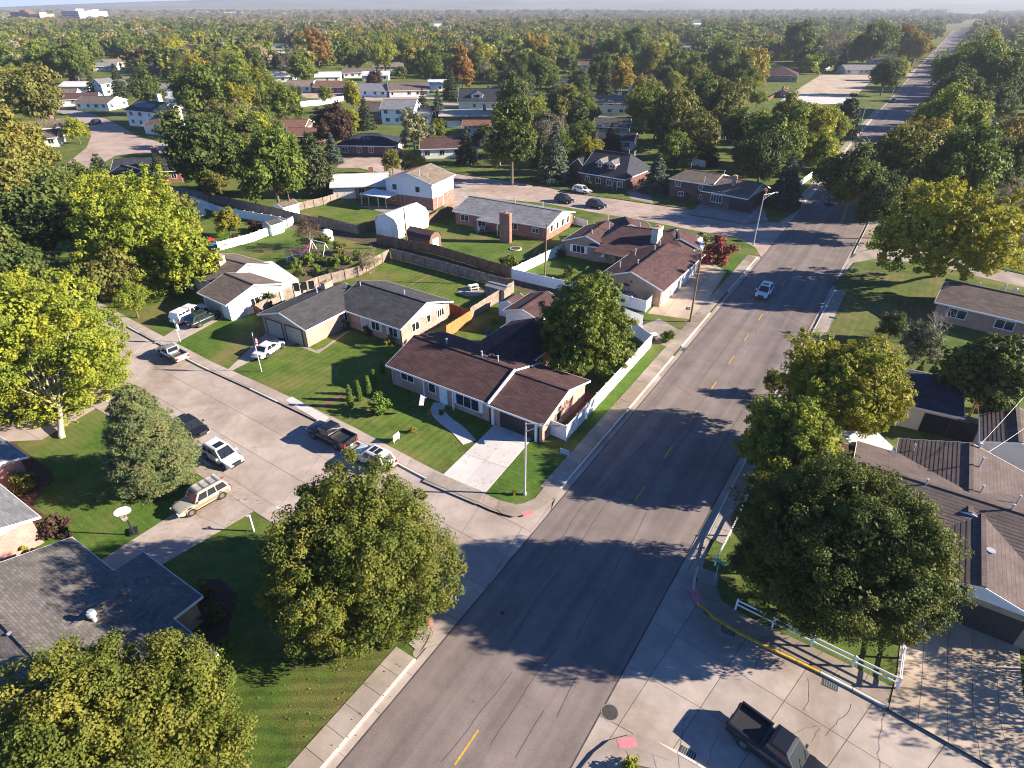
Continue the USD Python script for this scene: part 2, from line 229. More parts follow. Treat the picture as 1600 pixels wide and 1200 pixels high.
class B:
    """Collects faces; uv in metres on every face plane."""
    def __init__(s): s.v, s.f, s.uv, s.n = [], [], [], 0
    def poly(s, pts, uvdir=None):
        """A flat convex polygon, counter-clockwise from its front."""
        p = np.asarray(pts, float); nrm = np.zeros(3)
        for i in range(len(p)): nrm += np.cross(p[i] - p[0], p[(i + 1) % len(p)] - p[0])
        nrm /= np.linalg.norm(nrm) + 1e-12
        if abs(nrm[2]) > .995: u, w = np.array([1., 0, 0]), np.array([0, 1., 0])
        else: u = np.cross([0, 0, 1.], nrm); u /= np.linalg.norm(u); w = np.cross(nrm, u)
        s.v.append(p); s.uv.append(np.stack([p @ u, p @ w], 1)); k = len(p)
        s.f.append(np.array([[0, i, i + 1] for i in range(1, k - 1)]) + s.n); s.n += k; return s
    def box(s, c, size, rz=0., tilt=None):
        """Box by centre, size, heading."""
        x, y, z = np.array(size) / 2; q = np.array([[-x, -y, -z], [x, -y, -z], [x, y, -z], [-x, y, -z], [-x, -y, z], [x, -y, z], [x, y, z], [-x, y, z]])
        ca, sa = math.cos(rz), math.sin(rz); R = np.array([[ca, -sa, 0], [sa, ca, 0], [0, 0, 1]])
        if tilt is not None: R = R @ tilt
        return s.hexa(q @ R.T + np.asarray(c, float))
    def hexa(s, q):
        for i in ((3, 2, 1, 0), (4, 5, 6, 7), (0, 1, 5, 4), (1, 2, 6, 5), (2, 3, 7, 6), (3, 0, 4, 7)): s.poly(q[list(i)])
        return s
    def beam(s, a, b, w, h):
        """A bar of section w (level) by h between two points (through its middle)."""
        a, b = np.asarray(a, float), np.asarray(b, float); d = b - a; d /= np.linalg.norm(d) + 1e-12
        up = np.array([0, 0, 1.]) if abs(d[2]) < .95 else np.array([1., 0, 0])
        sd = np.cross(d, up); sd /= np.linalg.norm(sd); up = np.cross(sd, d); o = [(-1, -1), (1, -1), (1, 1), (-1, 1)]
        q = [a + sd * w / 2 * i + up * h / 2 * j for i, j in o] + [b + sd * w / 2 * i + up * h / 2 * j for i, j in o]
        q = np.array(q); return s.hexa(q[[1, 0, 3, 2, 5, 4, 7, 6]])
    def tube(s, pts, radii, k=8, cap=True):
        p = np.asarray(pts, float); r = np.broadcast_to(radii, (len(p),)); t = np.gradient(p, axis=0); t /= np.linalg.norm(t, axis=1, keepdims=True) + 1e-12
        ref = np.where(np.abs(t[:, 2:]) < .9, [0, 0, 1.], [1., 0, 0]); a = np.cross(t, ref); a /= np.linalg.norm(a, axis=1, keepdims=True) + 1e-12; b = np.cross(t, a)
        an = np.arange(k) * 2 * math.pi / k; v = p[:, None] + r[:, None, None] * (np.cos(an)[None, :, None] * a[:, None] + np.sin(an)[None, :, None] * b[:, None])
        n = len(p); i, j = np.meshgrid(np.arange(n - 1), np.arange(k), indexing='ij'); j2 = (j + 1) % k
        q = np.stack([i * k + j, (i + 1) * k + j, (i + 1) * k + j2, i * k + j2], -1).reshape(-1, 4)
        f = [q[:, [0, 2, 1]], q[:, [0, 3, 2]]]
        if cap:
            e = (n - 1) * k; f.append(np.array([[0, x + 1, x] for x in range(1, k - 1)])[:, ::-1]); f.append(np.array([[e, e + x, e + x + 1] for x in range(1, k - 1)])[:, ::-1])
        v = v.reshape(-1, 3); s.v.append(v); s.uv.append(v[:, :2] * 0); s.f.append(np.vstack(f) + s.n); s.n += len(v); return s
    def disc(s, c, r, h, k=20):
        c = np.asarray(c, float); return s.tube([c, c + [0, 0, h]], [r, r], k)
    def slab(s, pts, th, side=None):
        """A roof or paving plate: the given upper polygon and its underside th below along the normal."""
        p = np.asarray(pts, float); nrm = np.zeros(3)
        for i in range(len(p)): nrm += np.cross(p[i] - p[0], p[(i + 1) % len(p)] - p[0])
        if nrm[2] < 0: p = p[::-1]; nrm = -nrm
        nrm /= np.linalg.norm(nrm); q = p - nrm * th; s.poly(p); s.poly(q[::-1])
        for i in range(len(p)):
            j = (i + 1) % len(p); s.poly([p[i], q[i], q[j], p[j]])
        return s
    def add(s, m):
        v, f, uv = as_mesh(m); s.v.append(np.asarray(v)); s.f.append(np.asarray(f) + s.n); s.uv.append(np.zeros((len(v), 2)) if uv is None else uv); s.n += len(v); return s
    def get(s): return np.vstack(s.v), np.vstack(s.f), np.vstack(s.uv)

def flat(poly, z, grid=None):
    """A shapely polygon as a level sheet."""
    out = B()
    for g in getattr(poly, 'geoms', [poly]):
        if g.is_empty or g.geom_type != 'Polygon' or g.area < .01: continue
        v, f = trimesh.creation.triangulate_polygon(g, engine='earcut'); v = np.column_stack([v, np.full(len(v), z)])
        a = v[f]; n = np.cross(a[:, 1] - a[:, 0], a[:, 2] - a[:, 0])[:, 2]; f = np.where((n < 0)[:, None], f[:, ::-1], f); out.add((v, f))
    return out
def poly(px, z=0.): return Polygon(GL(px, z)[:, :2]).buffer(0)
def resample(pts, step):
    p = np.asarray(pts, float); d = np.r_[0, np.cumsum(np.linalg.norm(np.diff(p, axis=0), axis=1))]; n = max(1, int(round(d[-1] / step)))
    t = np.linspace(0, d[-1], n + 1); return np.stack([np.interp(t, d, p[:, k]) for k in range(p.shape[1])], 1)
def offset(pts, o):
    """A polyline shifted to its right by o (level)."""
    p = np.asarray(pts, float); t = np.gradient(p, axis=0); t /= np.linalg.norm(t, axis=1, keepdims=True) + 1e-9; return p + np.column_stack([t[:, 1], -t[:, 0], t[:, 2] * 0]) * o
def smoothline(pts, step=2.):
    """Rounds a polyline by averaging."""
    p = resample(pts, step)
    for _ in range(3): p[1:-1] = (p[:-2] + 2 * p[1:-1] + p[2:]) / 4
    return p
def strip_slabs(t, name, a, b, step, z, th, material, gap=.02, lanes=1, rng=None, kind=None, clip=None):
    """Paving between two lines as single slabs with open joints; each slab is a part."""
    L = np.linalg.norm(np.diff((np.asarray(a)[:, :2]), axis=0), axis=1).sum(); n = max(1, int(round(L / step)))
    A, C = resample(a, L / n), resample(b, np.linalg.norm(np.diff(np.asarray(b)[:, :2], axis=0), axis=1).sum() / n); n = min(len(A), len(C)) - 1
    for i in range(n):
        for k in range(lanes):
            q = [A[i] + (C[i] - A[i]) * k / lanes, A[i] + (C[i] - A[i]) * (k + 1) / lanes, A[i + 1] + (C[i + 1] - A[i + 1]) * (k + 1) / lanes, A[i + 1] + (C[i + 1] - A[i + 1]) * k / lanes]
            g = Polygon(np.array(q)[:, :2]).buffer(-gap / 2, join_style=2)
            if clip is not None: g = g.intersection(clip)
            if g.is_empty or g.area < .15 or g.geom_type != 'Polygon': continue
            zz = z + (0 if rng is None else rng.uniform(-.006, .006)); c = np.array(g.exterior.coords)[:-1]
            if len(c) > 12: m = flat(g, zz)
            else: m = B().slab(np.column_stack([c, np.full(len(c), zz)]), th)
            t.part(name, m, material)
# ---------------------------------------------------------------- ground, carriageways
rng = np.random.default_rng(7)
def ext(p, d0, d1):
    """A line with its ends carried on by d0 and d1 metres."""
    p = np.asarray(p, float); a = p[0] - (p[1] - p[0]) / np.linalg.norm(p[1] - p[0]) * d0; b = p[-1] + (p[-1] - p[-2]) / np.linalg.norm(p[-1] - p[-2]) * d1
    return np.vstack([a, p, b])
EL = ext(GL([(527, 1199), (1025, 602), (1275, 300), (1343, 212), (1377, 172), (1402, 145), (1437, 103), (1470, 70), (1489, 48), (1517, 31)], RZ), 45, 0)     # west edge of the asphalt
ER = ext(GL([(892, 1199), (1055, 900), (1325, 400), (1405, 245), (1442, 172), (1462, 135), (1482, 100), (1506, 67), (1522, 44), (1540, 31)], RZ), 45, 0)    # east edge
main_asphalt = Polygon(np.vstack([EL, ER[::-1]])[:, :2]).buffer(0)
GUT = .62
KL, KR = offset(EL, -GUT), offset(ER, GUT)                       # kerb lines
main_all = Polygon(np.vstack([KL, KR[::-1]])[:, :2]).buffer(0)
SN = smoothline(GL([(868, 777), (853, 792), (828, 805), (803, 810), (782, 805), (662, 747), (525, 672), (400, 612), (312, 572), (220, 522), (160, 489), (60, 435), (-80, 350)]), 1.)     # north kerb of the side street
SS = smoothline(GL([(655, 1020), (668, 1004), (679, 985), (682, 969), (676, 954), (664, 938), (645, 924), (520, 846), (361, 746), (185, 636), (60, 560), (-120, 452)]), 1.)             # south kerb
side_w = Polygon(np.vstack([SN, SS[::-1]])[:, :2]).buffer(0).union(poly([(700, 1000), (662, 1012), (668, 1000), (790, 800), (868, 777)], 0))
E_N = smoothline(GL([(1100, 845), (1090, 885), (1078, 915), (1076, 932), (1085, 946), (1112, 967), (1145, 985), (1200, 1013), (1272, 1046), (1385, 1105), (1512, 1177), (1700, 1290)]), 1.)   # kerb of the street to the east
E_S = smoothline(GL([(885, 1235), (905, 1200), (926, 1172), (950, 1153), (990, 1143), (1025, 1153), (1075, 1182), (1160, 1235), (1300, 1330)]), 1.)
side_e = Polygon(np.vstack([E_N, E_S[::-1]])[:, :2]).buffer(0).union(poly([(860, 1255), (1060, 890), (1090, 905), (1080, 940), (960, 1150), (915, 1200)], 0))
cul = poly([(545, 236), (640, 250), (720, 272), (800, 283), (855, 292), (905, 303), (960, 310), (1050, 323), (1112, 331), (1165, 343), (1215, 347), (1262, 318), (1190, 402), (1180, 386), (1150, 371), (1080, 359), (1005, 344), (940, 334), (850, 317), (790, 312), (740, 306), (690, 296), (620, 275), (560, 262), (525, 262)])
curve = poly([(95, 262), (120, 242), (135, 230), (142, 212), (135, 197), (120, 185), (82, 172), (8, 161), (-60, 160), (-60, 154), (12, 156), (60, 160), (110, 170), (140, 176), (172, 187), (195, 200), (215, 212), (250, 221), (300, 232), (300, 246), (225, 238), (180, 243), (160, 256), (150, 268)])
east2 = poly([(1330, 403), (1345, 392), (1385, 385), (1450, 393), (1600, 428), (1760, 470), (1760, 500), (1600, 449), (1450, 412), (1370, 404), (1336, 410), (1300, 450)])
lot_old = poly([(1282, 117), (1360, 116), (1366, 122), (1338, 150), (1235, 146)]); lot_new = poly([(1235, 146.6), (1337, 150.6), (1327, 162), (1274, 163), (1219, 157)])
east3 = poly([(1365, 108), (1420, 113), (1436, 104), (1420, 122), (1360, 116)])
far_rd = [poly([(440, 143), (470, 139), (560, 147), (690, 152), (700, 157), (560, 157), (480, 153)]), poly([(690, 160), (760, 163), (800, 166), (800, 170), (690, 168)]), poly([(560, 166), (600, 163), (610, 167), (560, 171)]), poly([(1462, 24), (1560, 2 + 16), (1600, 14), (1600, 20), (1520, 28)]), poly([(920, 180), (965, 183), (965, 187), (915, 185)])]
carriage = unary_union([main_all, side_w, side_e, cul, curve, east2, lot_old, lot_new, east3] + far_rd).buffer(.01)
near_box = shapely.box(-700, -60, 900, 1300)
g = T('ground', kind='structure')
g.part('grass_ground', flat(near_box.difference(carriage), 0.), 'grass')
g.part('grass_ground', flat(shapely.box(-14000, -400, 14000, 14000).difference(near_box), 0.), 'far_ground')
# a base just under the carriageways closes the joints
base = T('road_bed', kind='structure'); base.part('bed', flat(carriage.buffer(.4), RZ - .03), 'joint')
m = T('main_road', kind='structure'); m.part('asphalt_surface', flat(main_asphalt, RZ), 'asphalt')
# sealed cracks and the darker joint where asphalt meets concrete
def wiggle(a, b, amp, seed, step=1.2, z=RZ + .004, w=.035):
    r = np.random.default_rng(seed); p = resample(np.array([a, b]), step); o = np.cumsum(r.normal(0, amp, len(p))); o -= np.linspace(o[0], o[-1], len(p))
    p = offset(p, 1.) * o[:, None] + p * (1 - o[:, None]) if len(p) > 2 else p
    return ribbon(p, w, z)
def ribbon(p, w, z):
    p = np.asarray(p, float); l, r = offset(p, -w / 2), offset(p, w / 2); o = B()
    for i in range(len(p) - 1):
        q = [l[i], r[i], r[i + 1], l[i + 1]]; o.poly([[x[0], x[1], z] for x in q])
    return o
for line in (EL, ER): m.part('edge_joint', ribbon(resample(line[:5], 3.), .09, RZ + .004), 'tar', kind='stuff')
cr = [((765, 1165), (870, 1010)), ((690, 1190), (800, 1050)), ((800, 1000), (862, 905)), ((835, 905), (930, 770)), ((880, 880), (985, 735)), ((900, 1000), (1010, 800)), ((1010, 770), (1090, 650)), ((1085, 610), (1170, 490)), ((870, 1120), (905, 1050)), ((940, 760), (1010, 690)), ((805, 1185), (850, 1110)), ((1110, 720), (1160, 640)), ((960, 700), (1040, 600)), ((1180, 520), (1240, 430))]
for i, (a, b) in enumerate(cr): m.part('tar_seam', wiggle(G(*a, RZ), G(*b, RZ), .07, i), 'tar')
for i, (a, b) in enumerate([((1100, 527), (1250, 566)), ((1072, 530), (1040, 545)), ((1160, 465), (1300, 492)), ((1000, 640), (1120, 690)), ((905, 745), (1000, 790))]): m.part('tar_seam', wiggle(G(*a, RZ), G(*b, RZ), .05, 50 + i), 'tar')
# centre dashes
c0, c1 = G(1000, 771, RZ), G(1239, 421, RZ); n9 = 9
dd = (c1 - c0) / n9; u = dd / np.linalg.norm(dd); w = np.array([-u[1], u[0], 0]) * .06
for k in [-3.62] + list(range(0, 26)):
    a = c0 + dd * k - u * 1.2; b = a + u * 2.4
    if k > 9: continue
    m.part('centre_dash', B().poly([[*(a - w)[:2], RZ + .006], [*(a - w + 0)[:2], RZ + .006]][:0] + [[*(x)[:2], RZ + .006] for x in (a + w, a - w, b - w, b + w)]), 'yellow_paint')
# gutters along the main road as cast lengths
t = T('gutter', kind='structure')
cut = unary_union([side_w, side_e, east2, cul.buffer(.2)])
main_gut = main_all.difference(main_asphalt).difference(cut)
for line, o in ((EL, -1), (ER, 1)):
    a = line[:5]; strip_slabs(t, 'gutter_slab', a + 0, offset(line, o * GUT)[:5], 3.05, RZ - .002, .05, 'concrete', rng=rng, clip=main_gut)
t.part('gutter_run', flat(main_gut.difference(shapely.box(-60, -60, 110, 150)), RZ), 'concrete')
# concrete streets as poured slabs
t = T('side_street', kind='structure'); full = side_w.difference(main_asphalt.buffer(.03))
sn, ss = SN[5:], SS[6:]
a0, b0 = G(840, 800), G(690, 1000)
na, nb = ext(GL([(400, 612), (782, 805)][::-1]), 30, 60), ext(GL([(361, 746), (645, 924)][::-1]), 30, 60)
strip_slabs(t, 'slab', na, nb, 4.6, RZ, .05, 'concrete', lanes=3, rng=rng, clip=full, gap=.035)
t.part('corner_slab', flat(full.difference(Polygon(np.vstack([na, nb[::-1]])[:, :2])).buffer(-.02), RZ), 'concrete')
t = T('east_street', kind='structure'); full = side_e.difference(main_asphalt.buffer(.03))
na, nb = GL([(990, 800), (1140, 890), (1400, 1040), (1800, 1270)]), GL([(760, 1150), (960, 1240), (1180, 1390), (1500, 1600)])
strip_slabs(t, 'slab', na, nb, 4.4, RZ, .05, 'concrete_pale', lanes=5, rng=rng, clip=full, gap=.035)
t.part('corner_slab', flat(full.difference(Polygon(np.vstack([na, nb[::-1]])[:, :2])).buffer(-.02), RZ), 'concrete_pale')
for i, (a, b) in enumerate([((1063, 1165), (1076, 1120)), ((1105, 1195), (1122, 1145)), ((1255, 1110), (1262, 1060)), ((1290, 1150), (1330, 1100)), ((1375, 1200), (1383, 1110)), ((1180, 1040), (1200, 1010)), ((1110, 990), (1115, 975)), ((1215, 1150), (1285, 1135)), ((1268, 1160), (1282, 1138))]):
    t.part('crack', wiggle(G(*a, RZ), G(*b, RZ), .09, 80 + i, .4, RZ + .012, .022), 'joint')
t = T('back_street', kind='structure')
na, nb = ext(GL([(545, 237), (720, 271), (855, 291), (960, 309), (1112, 330), (1250, 352)]), 6, 12), ext(GL([(520, 262), (690, 297), (850, 318), (940, 335), (1080, 360), (1190, 392)]), 6, 4)
strip_slabs(t, 'slab', na, nb, 5., RZ, .05, 'concrete_pink', lanes=3, rng=rng, clip=cul.difference(main_asphalt.buffer(.03)), gap=.05)
t.part('corner_slab', flat(cul.difference(main_asphalt.buffer(.03)).difference(Polygon(np.vstack([na, nb[::-1]])[:, :2])).buffer(-.02), RZ), 'concrete_pink')
solo('curving_street', flat(curve, RZ), 'concrete_pink', kind='structure'); solo('cross_street', flat(east2.difference(main_all), RZ), 'concrete_old', kind='structure')
t = T('parking_lot', kind='structure'); t.part('worn_paving', flat(lot_old, RZ), 'concrete_tan'); t.part('new_paving', flat(lot_new, RZ + .004), 'concrete_new')
for q in far_rd + [east3]: solo('far_street', flat(q.difference(lot_old).difference(main_all), RZ), 'concrete_pink', kind='structure')

def seg(line, a, b):
    A, C = G(*a), G(*b); i, j = sorted((int(np.argmin(np.linalg.norm(line - A, axis=1))), int(np.argmin(np.linalg.norm(line - C, axis=1)))))
    return line[i:j + 1]
# kerbs: cast lengths with a face of 12 cm
def kerb(lines, name='kerb', material='kerb', gaps=(), paint=None):
    t = T(name, kind='structure'); gp = unary_union([Point(*G(x, y)[:2]).buffer(r) for x, y, r in gaps]) if gaps else None
    for line, side, step in lines:
        p = resample(line, step)
        for i in range(len(p) - 1):
            a, b = p[i], p[i + 1]; d = b - a; L = np.linalg.norm(d); d /= L; mid = (a + b) / 2
            if gp is not None and gp.contains(Point(mid[:2])): continue
            s = np.array([d[1], -d[0], 0]) * side; q = [a + d * .02, b - d * .02, b - d * .02 + s * .17, a + d * .02 + s * .17]
            q = [np.array([x[0], x[1], .03]) for x in q]; t.part('kerb_stone', B().slab(q, .19), material if paint is None else paint)
    return t
cutm = side_w.buffer(.5).union(side_e.buffer(.5)).union(cul.buffer(.6)).union(east2.buffer(.5))
def pieces(line):
    ls = LineString(resample(line, 1.)[:, :2]).difference(cutm); return [np.column_stack([np.array(x.coords), np.zeros(len(x.coords))]) for x in getattr(ls, 'geoms', [ls]) if x.length > 2]
segW = [x for x in pieces(KL[:6])]; segE = [x for x in pieces(KR[:6])]
kerb([(x, -1, 3.05) for x in segW if x[:, 1].max() < 330], gaps=[(1070, 552, 2.4), (1130, 470, 4.5)])
kerb([(x, 1, 3.05) for x in segE if x[:, 1].max() < 330])
kerb([(seg(SN, (853, 792), (60, 435)), 1, 2.5)], gaps=[(770, 805, 3.9), (735, 782, 3.4), (465, 643, 2.9), (500, 660, 2.6), (345, 590, 2.6), (360, 596, 2.4), (237, 532, 3.2)])
kerb([(seg(SS, (664, 938), (60, 560)), -1, 2.5)], gaps=[(388, 763, 3.6), (361, 746, 2.6), (400, 772, 3.)])
kerb([(seg(E_N, (1092, 880), (1085, 946)), -1, 1.2), (seg(E_S, (905, 1200), (1160, 1235)), 1, 1.2), (seg(E_N, (1272, 1046), (1385, 1105)), -1, 2.)])
yl = kerb([(seg(E_N, (1085, 946), (1272, 1046)), -1, 1.5)], 'yellow_kerb', paint='yellow_paint'); kerb([(seg(SS, (679, 964), (645, 924)), -1, 1.)], 'yellow_kerb', paint='yellow_paint')
# pavements: slabs
t = T('kerb_bed', kind='structure')
for ln in (SN, SS, E_N, E_S): t.part('bed', flat(LineString(ln[:, :2]).buffer(.42).difference(carriage), .012), 'concrete_old')
t = T('pavement', kind='structure')
def walk(outer, o, width, step=1.6, z=.035, material='concrete_old', clip=None, name='paving_slab', tt=None):
    strip_slabs(tt or t, name, offset(outer, o), offset(outer, o + math.copysign(width, o)), step, z, .06, material, gap=.03, rng=rng, clip=clip)
land = near_box.difference(carriage)
for x in segW:
    if x[:, 1].max() < 330: walk(x, -.2, 1.55, clip=land)
for x in segE:
    if x[:, 1].max() < 330: walk(x, .2, 1.5, clip=land)
t = T('pavement', kind='structure')
walk(seg(SN, (803, 810), (60, 435)), .2, 1.25, 1.5, clip=land, material='concrete'); walk(seg(SS, (645, 924), (60, 560)), -.2, 1.35, 1.5, clip=land, material='concrete')
t = T('pavement', kind='structure')
walk(seg(E_N, (1090, 885), (1385, 1105)), -.2, 1.55, 1.6, clip=land); walk(seg(E_S, (895, 1215), (1160, 1235)), .2, 1.4, 1.6, clip=land, material='concrete_pale')
# corner aprons in pale concrete with their pink warning plates
def pad(px, material='concrete_pale', z=.03): return solo('corner_paving', B().slab([[*G(x, y)[:2], z] for x, y in px], .05), material, kind='structure')
t = T('corner_paving', kind='structure')
t.part('pad', flat(poly([(852, 790), (828, 803), (803, 808), (784, 803), (772, 792), (800, 790), (818, 787), (836, 779), (856, 754), (880, 765)]), .045), 'concrete_pale')
t.part('pad', flat(poly([(650, 1016), (664, 1003), (675, 985), (678, 970), (671, 954), (658, 940), (640, 928), (632, 932), (648, 946), (656, 962), (656, 976), (650, 990), (638, 1006)]), .045), 'concrete_pale')
t.part('pad', flat(poly([(908, 1203), (928, 1176), (952, 1157), (990, 1147), (1023, 1157), (1060, 1180), (1050, 1190), (1016, 1178), (990, 1170), (968, 1176), (950, 1188), (935, 1204)]), .045), 'concrete_pale')
for px in ([(813, 801), (818, 807), (833, 803), (829, 797)], [(664, 961), (673, 960), (677, 979), (664, 980)], [(1078, 925), (1092, 920), (1096, 940), (1084, 942)], [(963, 1154), (992, 1152), (996, 1168), (968, 1170)]):
    t.part('warning_plate', B().slab([[*G(x, y)[:2], .055] for x, y in px], .03), 'pink_ramp')
# lawns of their own tone
def lawn(px, material, z=.006): return solo('lawn', flat(poly(px).difference(carriage), z), material, kind='structure')
lawn([(467, 1200), (585, 1062), (640, 1002), (654, 972), (650, 957), (635, 945), (560, 960), (330, 1060), (330, 1300), (400, 1290)], 'lawn_corner')
lawn([(377, 585), (420, 600), (515, 655), (582, 687), (682, 732), (785, 655), (790, 640), (640, 580), (620, 520), (530, 490), (470, 540), (430, 560)], 'lawn_striped')
lawn([(750, 766), (800, 787), (836, 779), (907, 690), (990, 600), (1040, 547), (1015, 545), (850, 670), (845, 690)], 'lawn_green')
lawn([(275, 537), (330, 562), (405, 500), (360, 490)], 'lawn_green'); lawn([(592, 425), (700, 490), (770, 490), (795, 450), (605, 398)], 'lawn_striped')
lawn([(165, 635), (335, 750), (200, 860), (40, 900), (0, 880), (70, 760), (60, 700)], 'lawn_green'); lawn([(480, 335), (590, 365), (660, 330), (610, 310), (520, 318)], 'lawn_striped')
lawn([(680, 370), (830, 385), (800, 430), (690, 395)], 'lawn_green'); lawn([(1340, 412), (1470, 435), (1470, 560), (1340, 600), (1250, 590)], 'lawn_pale'); lawn([(360, 400), (480, 380), (470, 330), (300, 330)], 'lawn_green')
lawn([(805, 430), (895, 385), (950, 440), (900, 470)], 'lawn_green'); lawn([(1100, 368), (1185, 387), (1130, 445), (1080, 430)], 'lawn_green')
# drives, paths, patios
def slabs(name, a, b, step, lanes, material, z=.02):
    t = T(name, kind='structure'); strip_slabs(t, 'slab', GL(a), GL(b), step, z, .05, material, lanes=lanes, gap=.03, rng=rng); return t
slabs('driveway', [(692, 742), (785, 652)], [(758, 771), (850, 664)], 4.2, 2, 'concrete_new', .045)
t = T('driveway_apron', kind='structure'); strip_slabs(t, 'slab', GL([(676, 735), (660, 752)], .02), GL([(758, 771), (745, 788)], .02), 3., .02, .05, 'concrete_old', lanes=3, gap=.03)
t.part('ramp', flat(poly([(678, 738), (755, 772), (748, 786), (664, 750)]), .05), 'concrete_old')
solo('front_path', flat(LineString(smoothline(GL([(688, 630), (681, 642), (694, 656), (716, 672), (734, 692)]), .4)[:, :2]).buffer(.75, cap_style=2), .05), 'concrete_new', kind='structure')
solo('new_pavement', flat(poly([(446, 626), (456, 620), (515, 653), (504, 662)]), .05), 'concrete_new', kind='structure')
slabs('driveway', [(345, 588), (424, 512)], [(400, 560), (472, 533)], 4., 2, 'concrete'); slabs('front_path', [(470, 537), (497, 549), (537, 520)], [(466, 541), (497, 553), (550, 515)], 1.5, 1, 'concrete')
slabs('driveway', [(240, 536), (320, 485)], [(275, 536), (380, 480)], 4., 2, 'concrete'); slabs('driveway', [(360, 746), (100, 912)], [(412, 790), (215, 905)], 4.4, 2, 'concrete')
slabs('driveway', [(160, 632), (60, 690), (10, 690)], [(130, 640), (20, 662), (-30, 665)], 4., 1, 'concrete')
slabs('driveway', [(1012, 490), (1090, 395)], [(1085, 500), (1135, 425)], 4.5, 3, 'concrete_tan'); solo('alley_mouth', flat(poly([(1000, 510), (1030, 498), (1060, 515), (1085, 520), (1050, 545), (1010, 530)]), .018), 'concrete_old', kind='structure')
slabs('driveway', [(1388, 1108), (1400, 1066), (1412, 950), (1460, 920)], [(1640, 1250), (1610, 1180), (1590, 1010), (1600, 940)], 3., 5, 'concrete_tan', .04)
solo('driveway', flat(poly([(1075, 335), (1118, 296), (1190, 310), (1200, 345), (1165, 350), (1110, 340)]), .012), 'concrete_old', kind='structure'); solo('driveway', flat(poly([(985, 310), (975, 290), (1015, 288), (1020, 318)]), .012), 'concrete_old', kind='structure')
solo('driveway', flat(poly([(660, 280), (722, 280), (745, 305), (700, 330)]), .012), 'concrete_pale', kind='structure')
solo('alley', flat(poly([(222, 292), (300, 312), (470, 352), (590, 374), (800, 434), (1010, 500), (1012, 520), (800, 448), (611, 388), (480, 362), (300, 322), (218, 300)]), .007), 'soil', kind='structure')
solo('garden_bed', flat(poly([(60, 722), (82, 738), (84, 752), (62, 772), (52, 792), (72, 806), (30, 850), (-10, 700), (20, 690)]), .012), 'mulch', kind='structure'); solo('garden_bed', flat(Point(*G(258, 752)[:2]).buffer(1.6), .012), 'mulch', kind='structure')
solo('garden_bed', flat(poly([(455, 385), (560, 395), (545, 425), (470, 440)]), .01), 'soil', kind='structure')
solo('garden_bed', flat(poly([(310, 905), (345, 905), (372, 930), (355, 990), (330, 1010), (300, 960)]), .012), 'mulch', kind='structure'); solo('patio', flat(poly([(848, 655), (905, 600), (935, 625), (880, 660)]), .015), 'patio_brick', kind='structure')
solo('patio', flat(poly([(560, 322), (640, 322), (690, 333), (600, 332)]), .012), 'concrete_old', kind='structure'); solo('patio', flat(poly([(726, 345), (765, 352), (775, 362), (745, 362)]), .012), 'concrete_pale', kind='structure')
solo('brick_path', flat(poly([(500, 640), (505, 632), (560, 598), (566, 600)]), .014), 'patio_brick', kind='structure')
# manholes and drains
def cover(px, py, r, label, z=RZ + .004, frame=True):
    c = G(px, py, z); t = T('manhole_cover', label, 'manhole', c)
    if frame: t.part('ring', B().disc(c, r * 1.15, .006), 'concrete_old')
    b = B().disc(c + [0, 0, .006], r, .006)
    for k in range(-3, 4): b.box(c + [0, k * r * .22, .014], (r * 1.4, .03, .008))
    t.part('lid', b, 'iron')
cover(953, 1113, .5, 'round iron manhole cover in pale concrete near the bottom kerb corner'); cover(1238, 554, .45, 'round manhole cover beside the east kerb under the teal street sign')
cover(785, 958, .22, 'manhole cover in the shaded asphalt near the yellow south-west corner kerb')
def drain(px, py, rz, label, w=.55, l=.95, z=RZ + .004):
    c = G(px, py, z); t = T('storm_drain', label, 'drain', c, rz); b = B()
    t.part('grate_frame', B().box(c + [0, 0, .008], (l, w, .012), rz), 'iron')
    for k in range(6):
        o = (k - 2.5) * l / 7; b.box(c + [math.cos(rz) * o, math.sin(rz) * o, .018], (.05, w * .85, .012), rz)
    t.part('grate_bar', b, 'metal_grey')
drain(1074, 1177, -.6, 'dark rectangular drain grate by the bottom kerb near the black pickup'); drain(1138, 986, -.55, 'small dark drain grate below the yellow kerb')
drain(1069, 546, .95, 'drain grate in the west gutter beside the alley mouth'); drain(1297, 1070, -.55, 'pale drain grate at the east end of the yellow kerb')
# hills and far fields
hx = np.linspace(-1., 1., 160); hm = B(); rows = []
for px in np.linspace(-500, 2100, 160):
    yt = np.interp(px, [-500, 200, 300, 420, 600, 800, 1200, 2100], [16, 12, 6, 1, -3, -6, -5, -8]) + 3. * (meshkit.fbm(np.array([[px / 160., 3.1, 0]]), 5, 3)[0] - .5)
    a = math.atan((px - 800) / FOC / CP); d = 6200.; x, y = math.sin(a) * d, math.cos(a) * d
    v = (yt - 600) / FOC; z = H - (SP + v * CP) / (CP - v * SP) * y; f = 1 + .06 * math.sin(px / 90.)
    rows.append([[x * .62, y * .62, -.5], [x * .8, y * .8, z * .3], [x * .9, y * .9, z * (.62 + .1 * math.sin(px / 37.))], [x, y, max(z, 0.)], [x * 1.12, y * 1.12, -2]])
r = np.array(rows); HILLTOP = r[:, :, 2].max(); n, k = r.shape[:2]; i, j = np.meshgrid(np.arange(n - 1), np.arange(k - 1), indexing='ij'); q = np.stack([i * k + j, (i + 1) * k + j, (i + 1) * k + j + 1, i * k + j + 1], -1).reshape(-1, 4)[:, ::-1]
solo('hills', (r.reshape(-1, 3), np.vstack([q[:, [0, 1, 2]], q[:, [0, 2, 3]]])), 'hill_green', kind='structure', smooth=True)
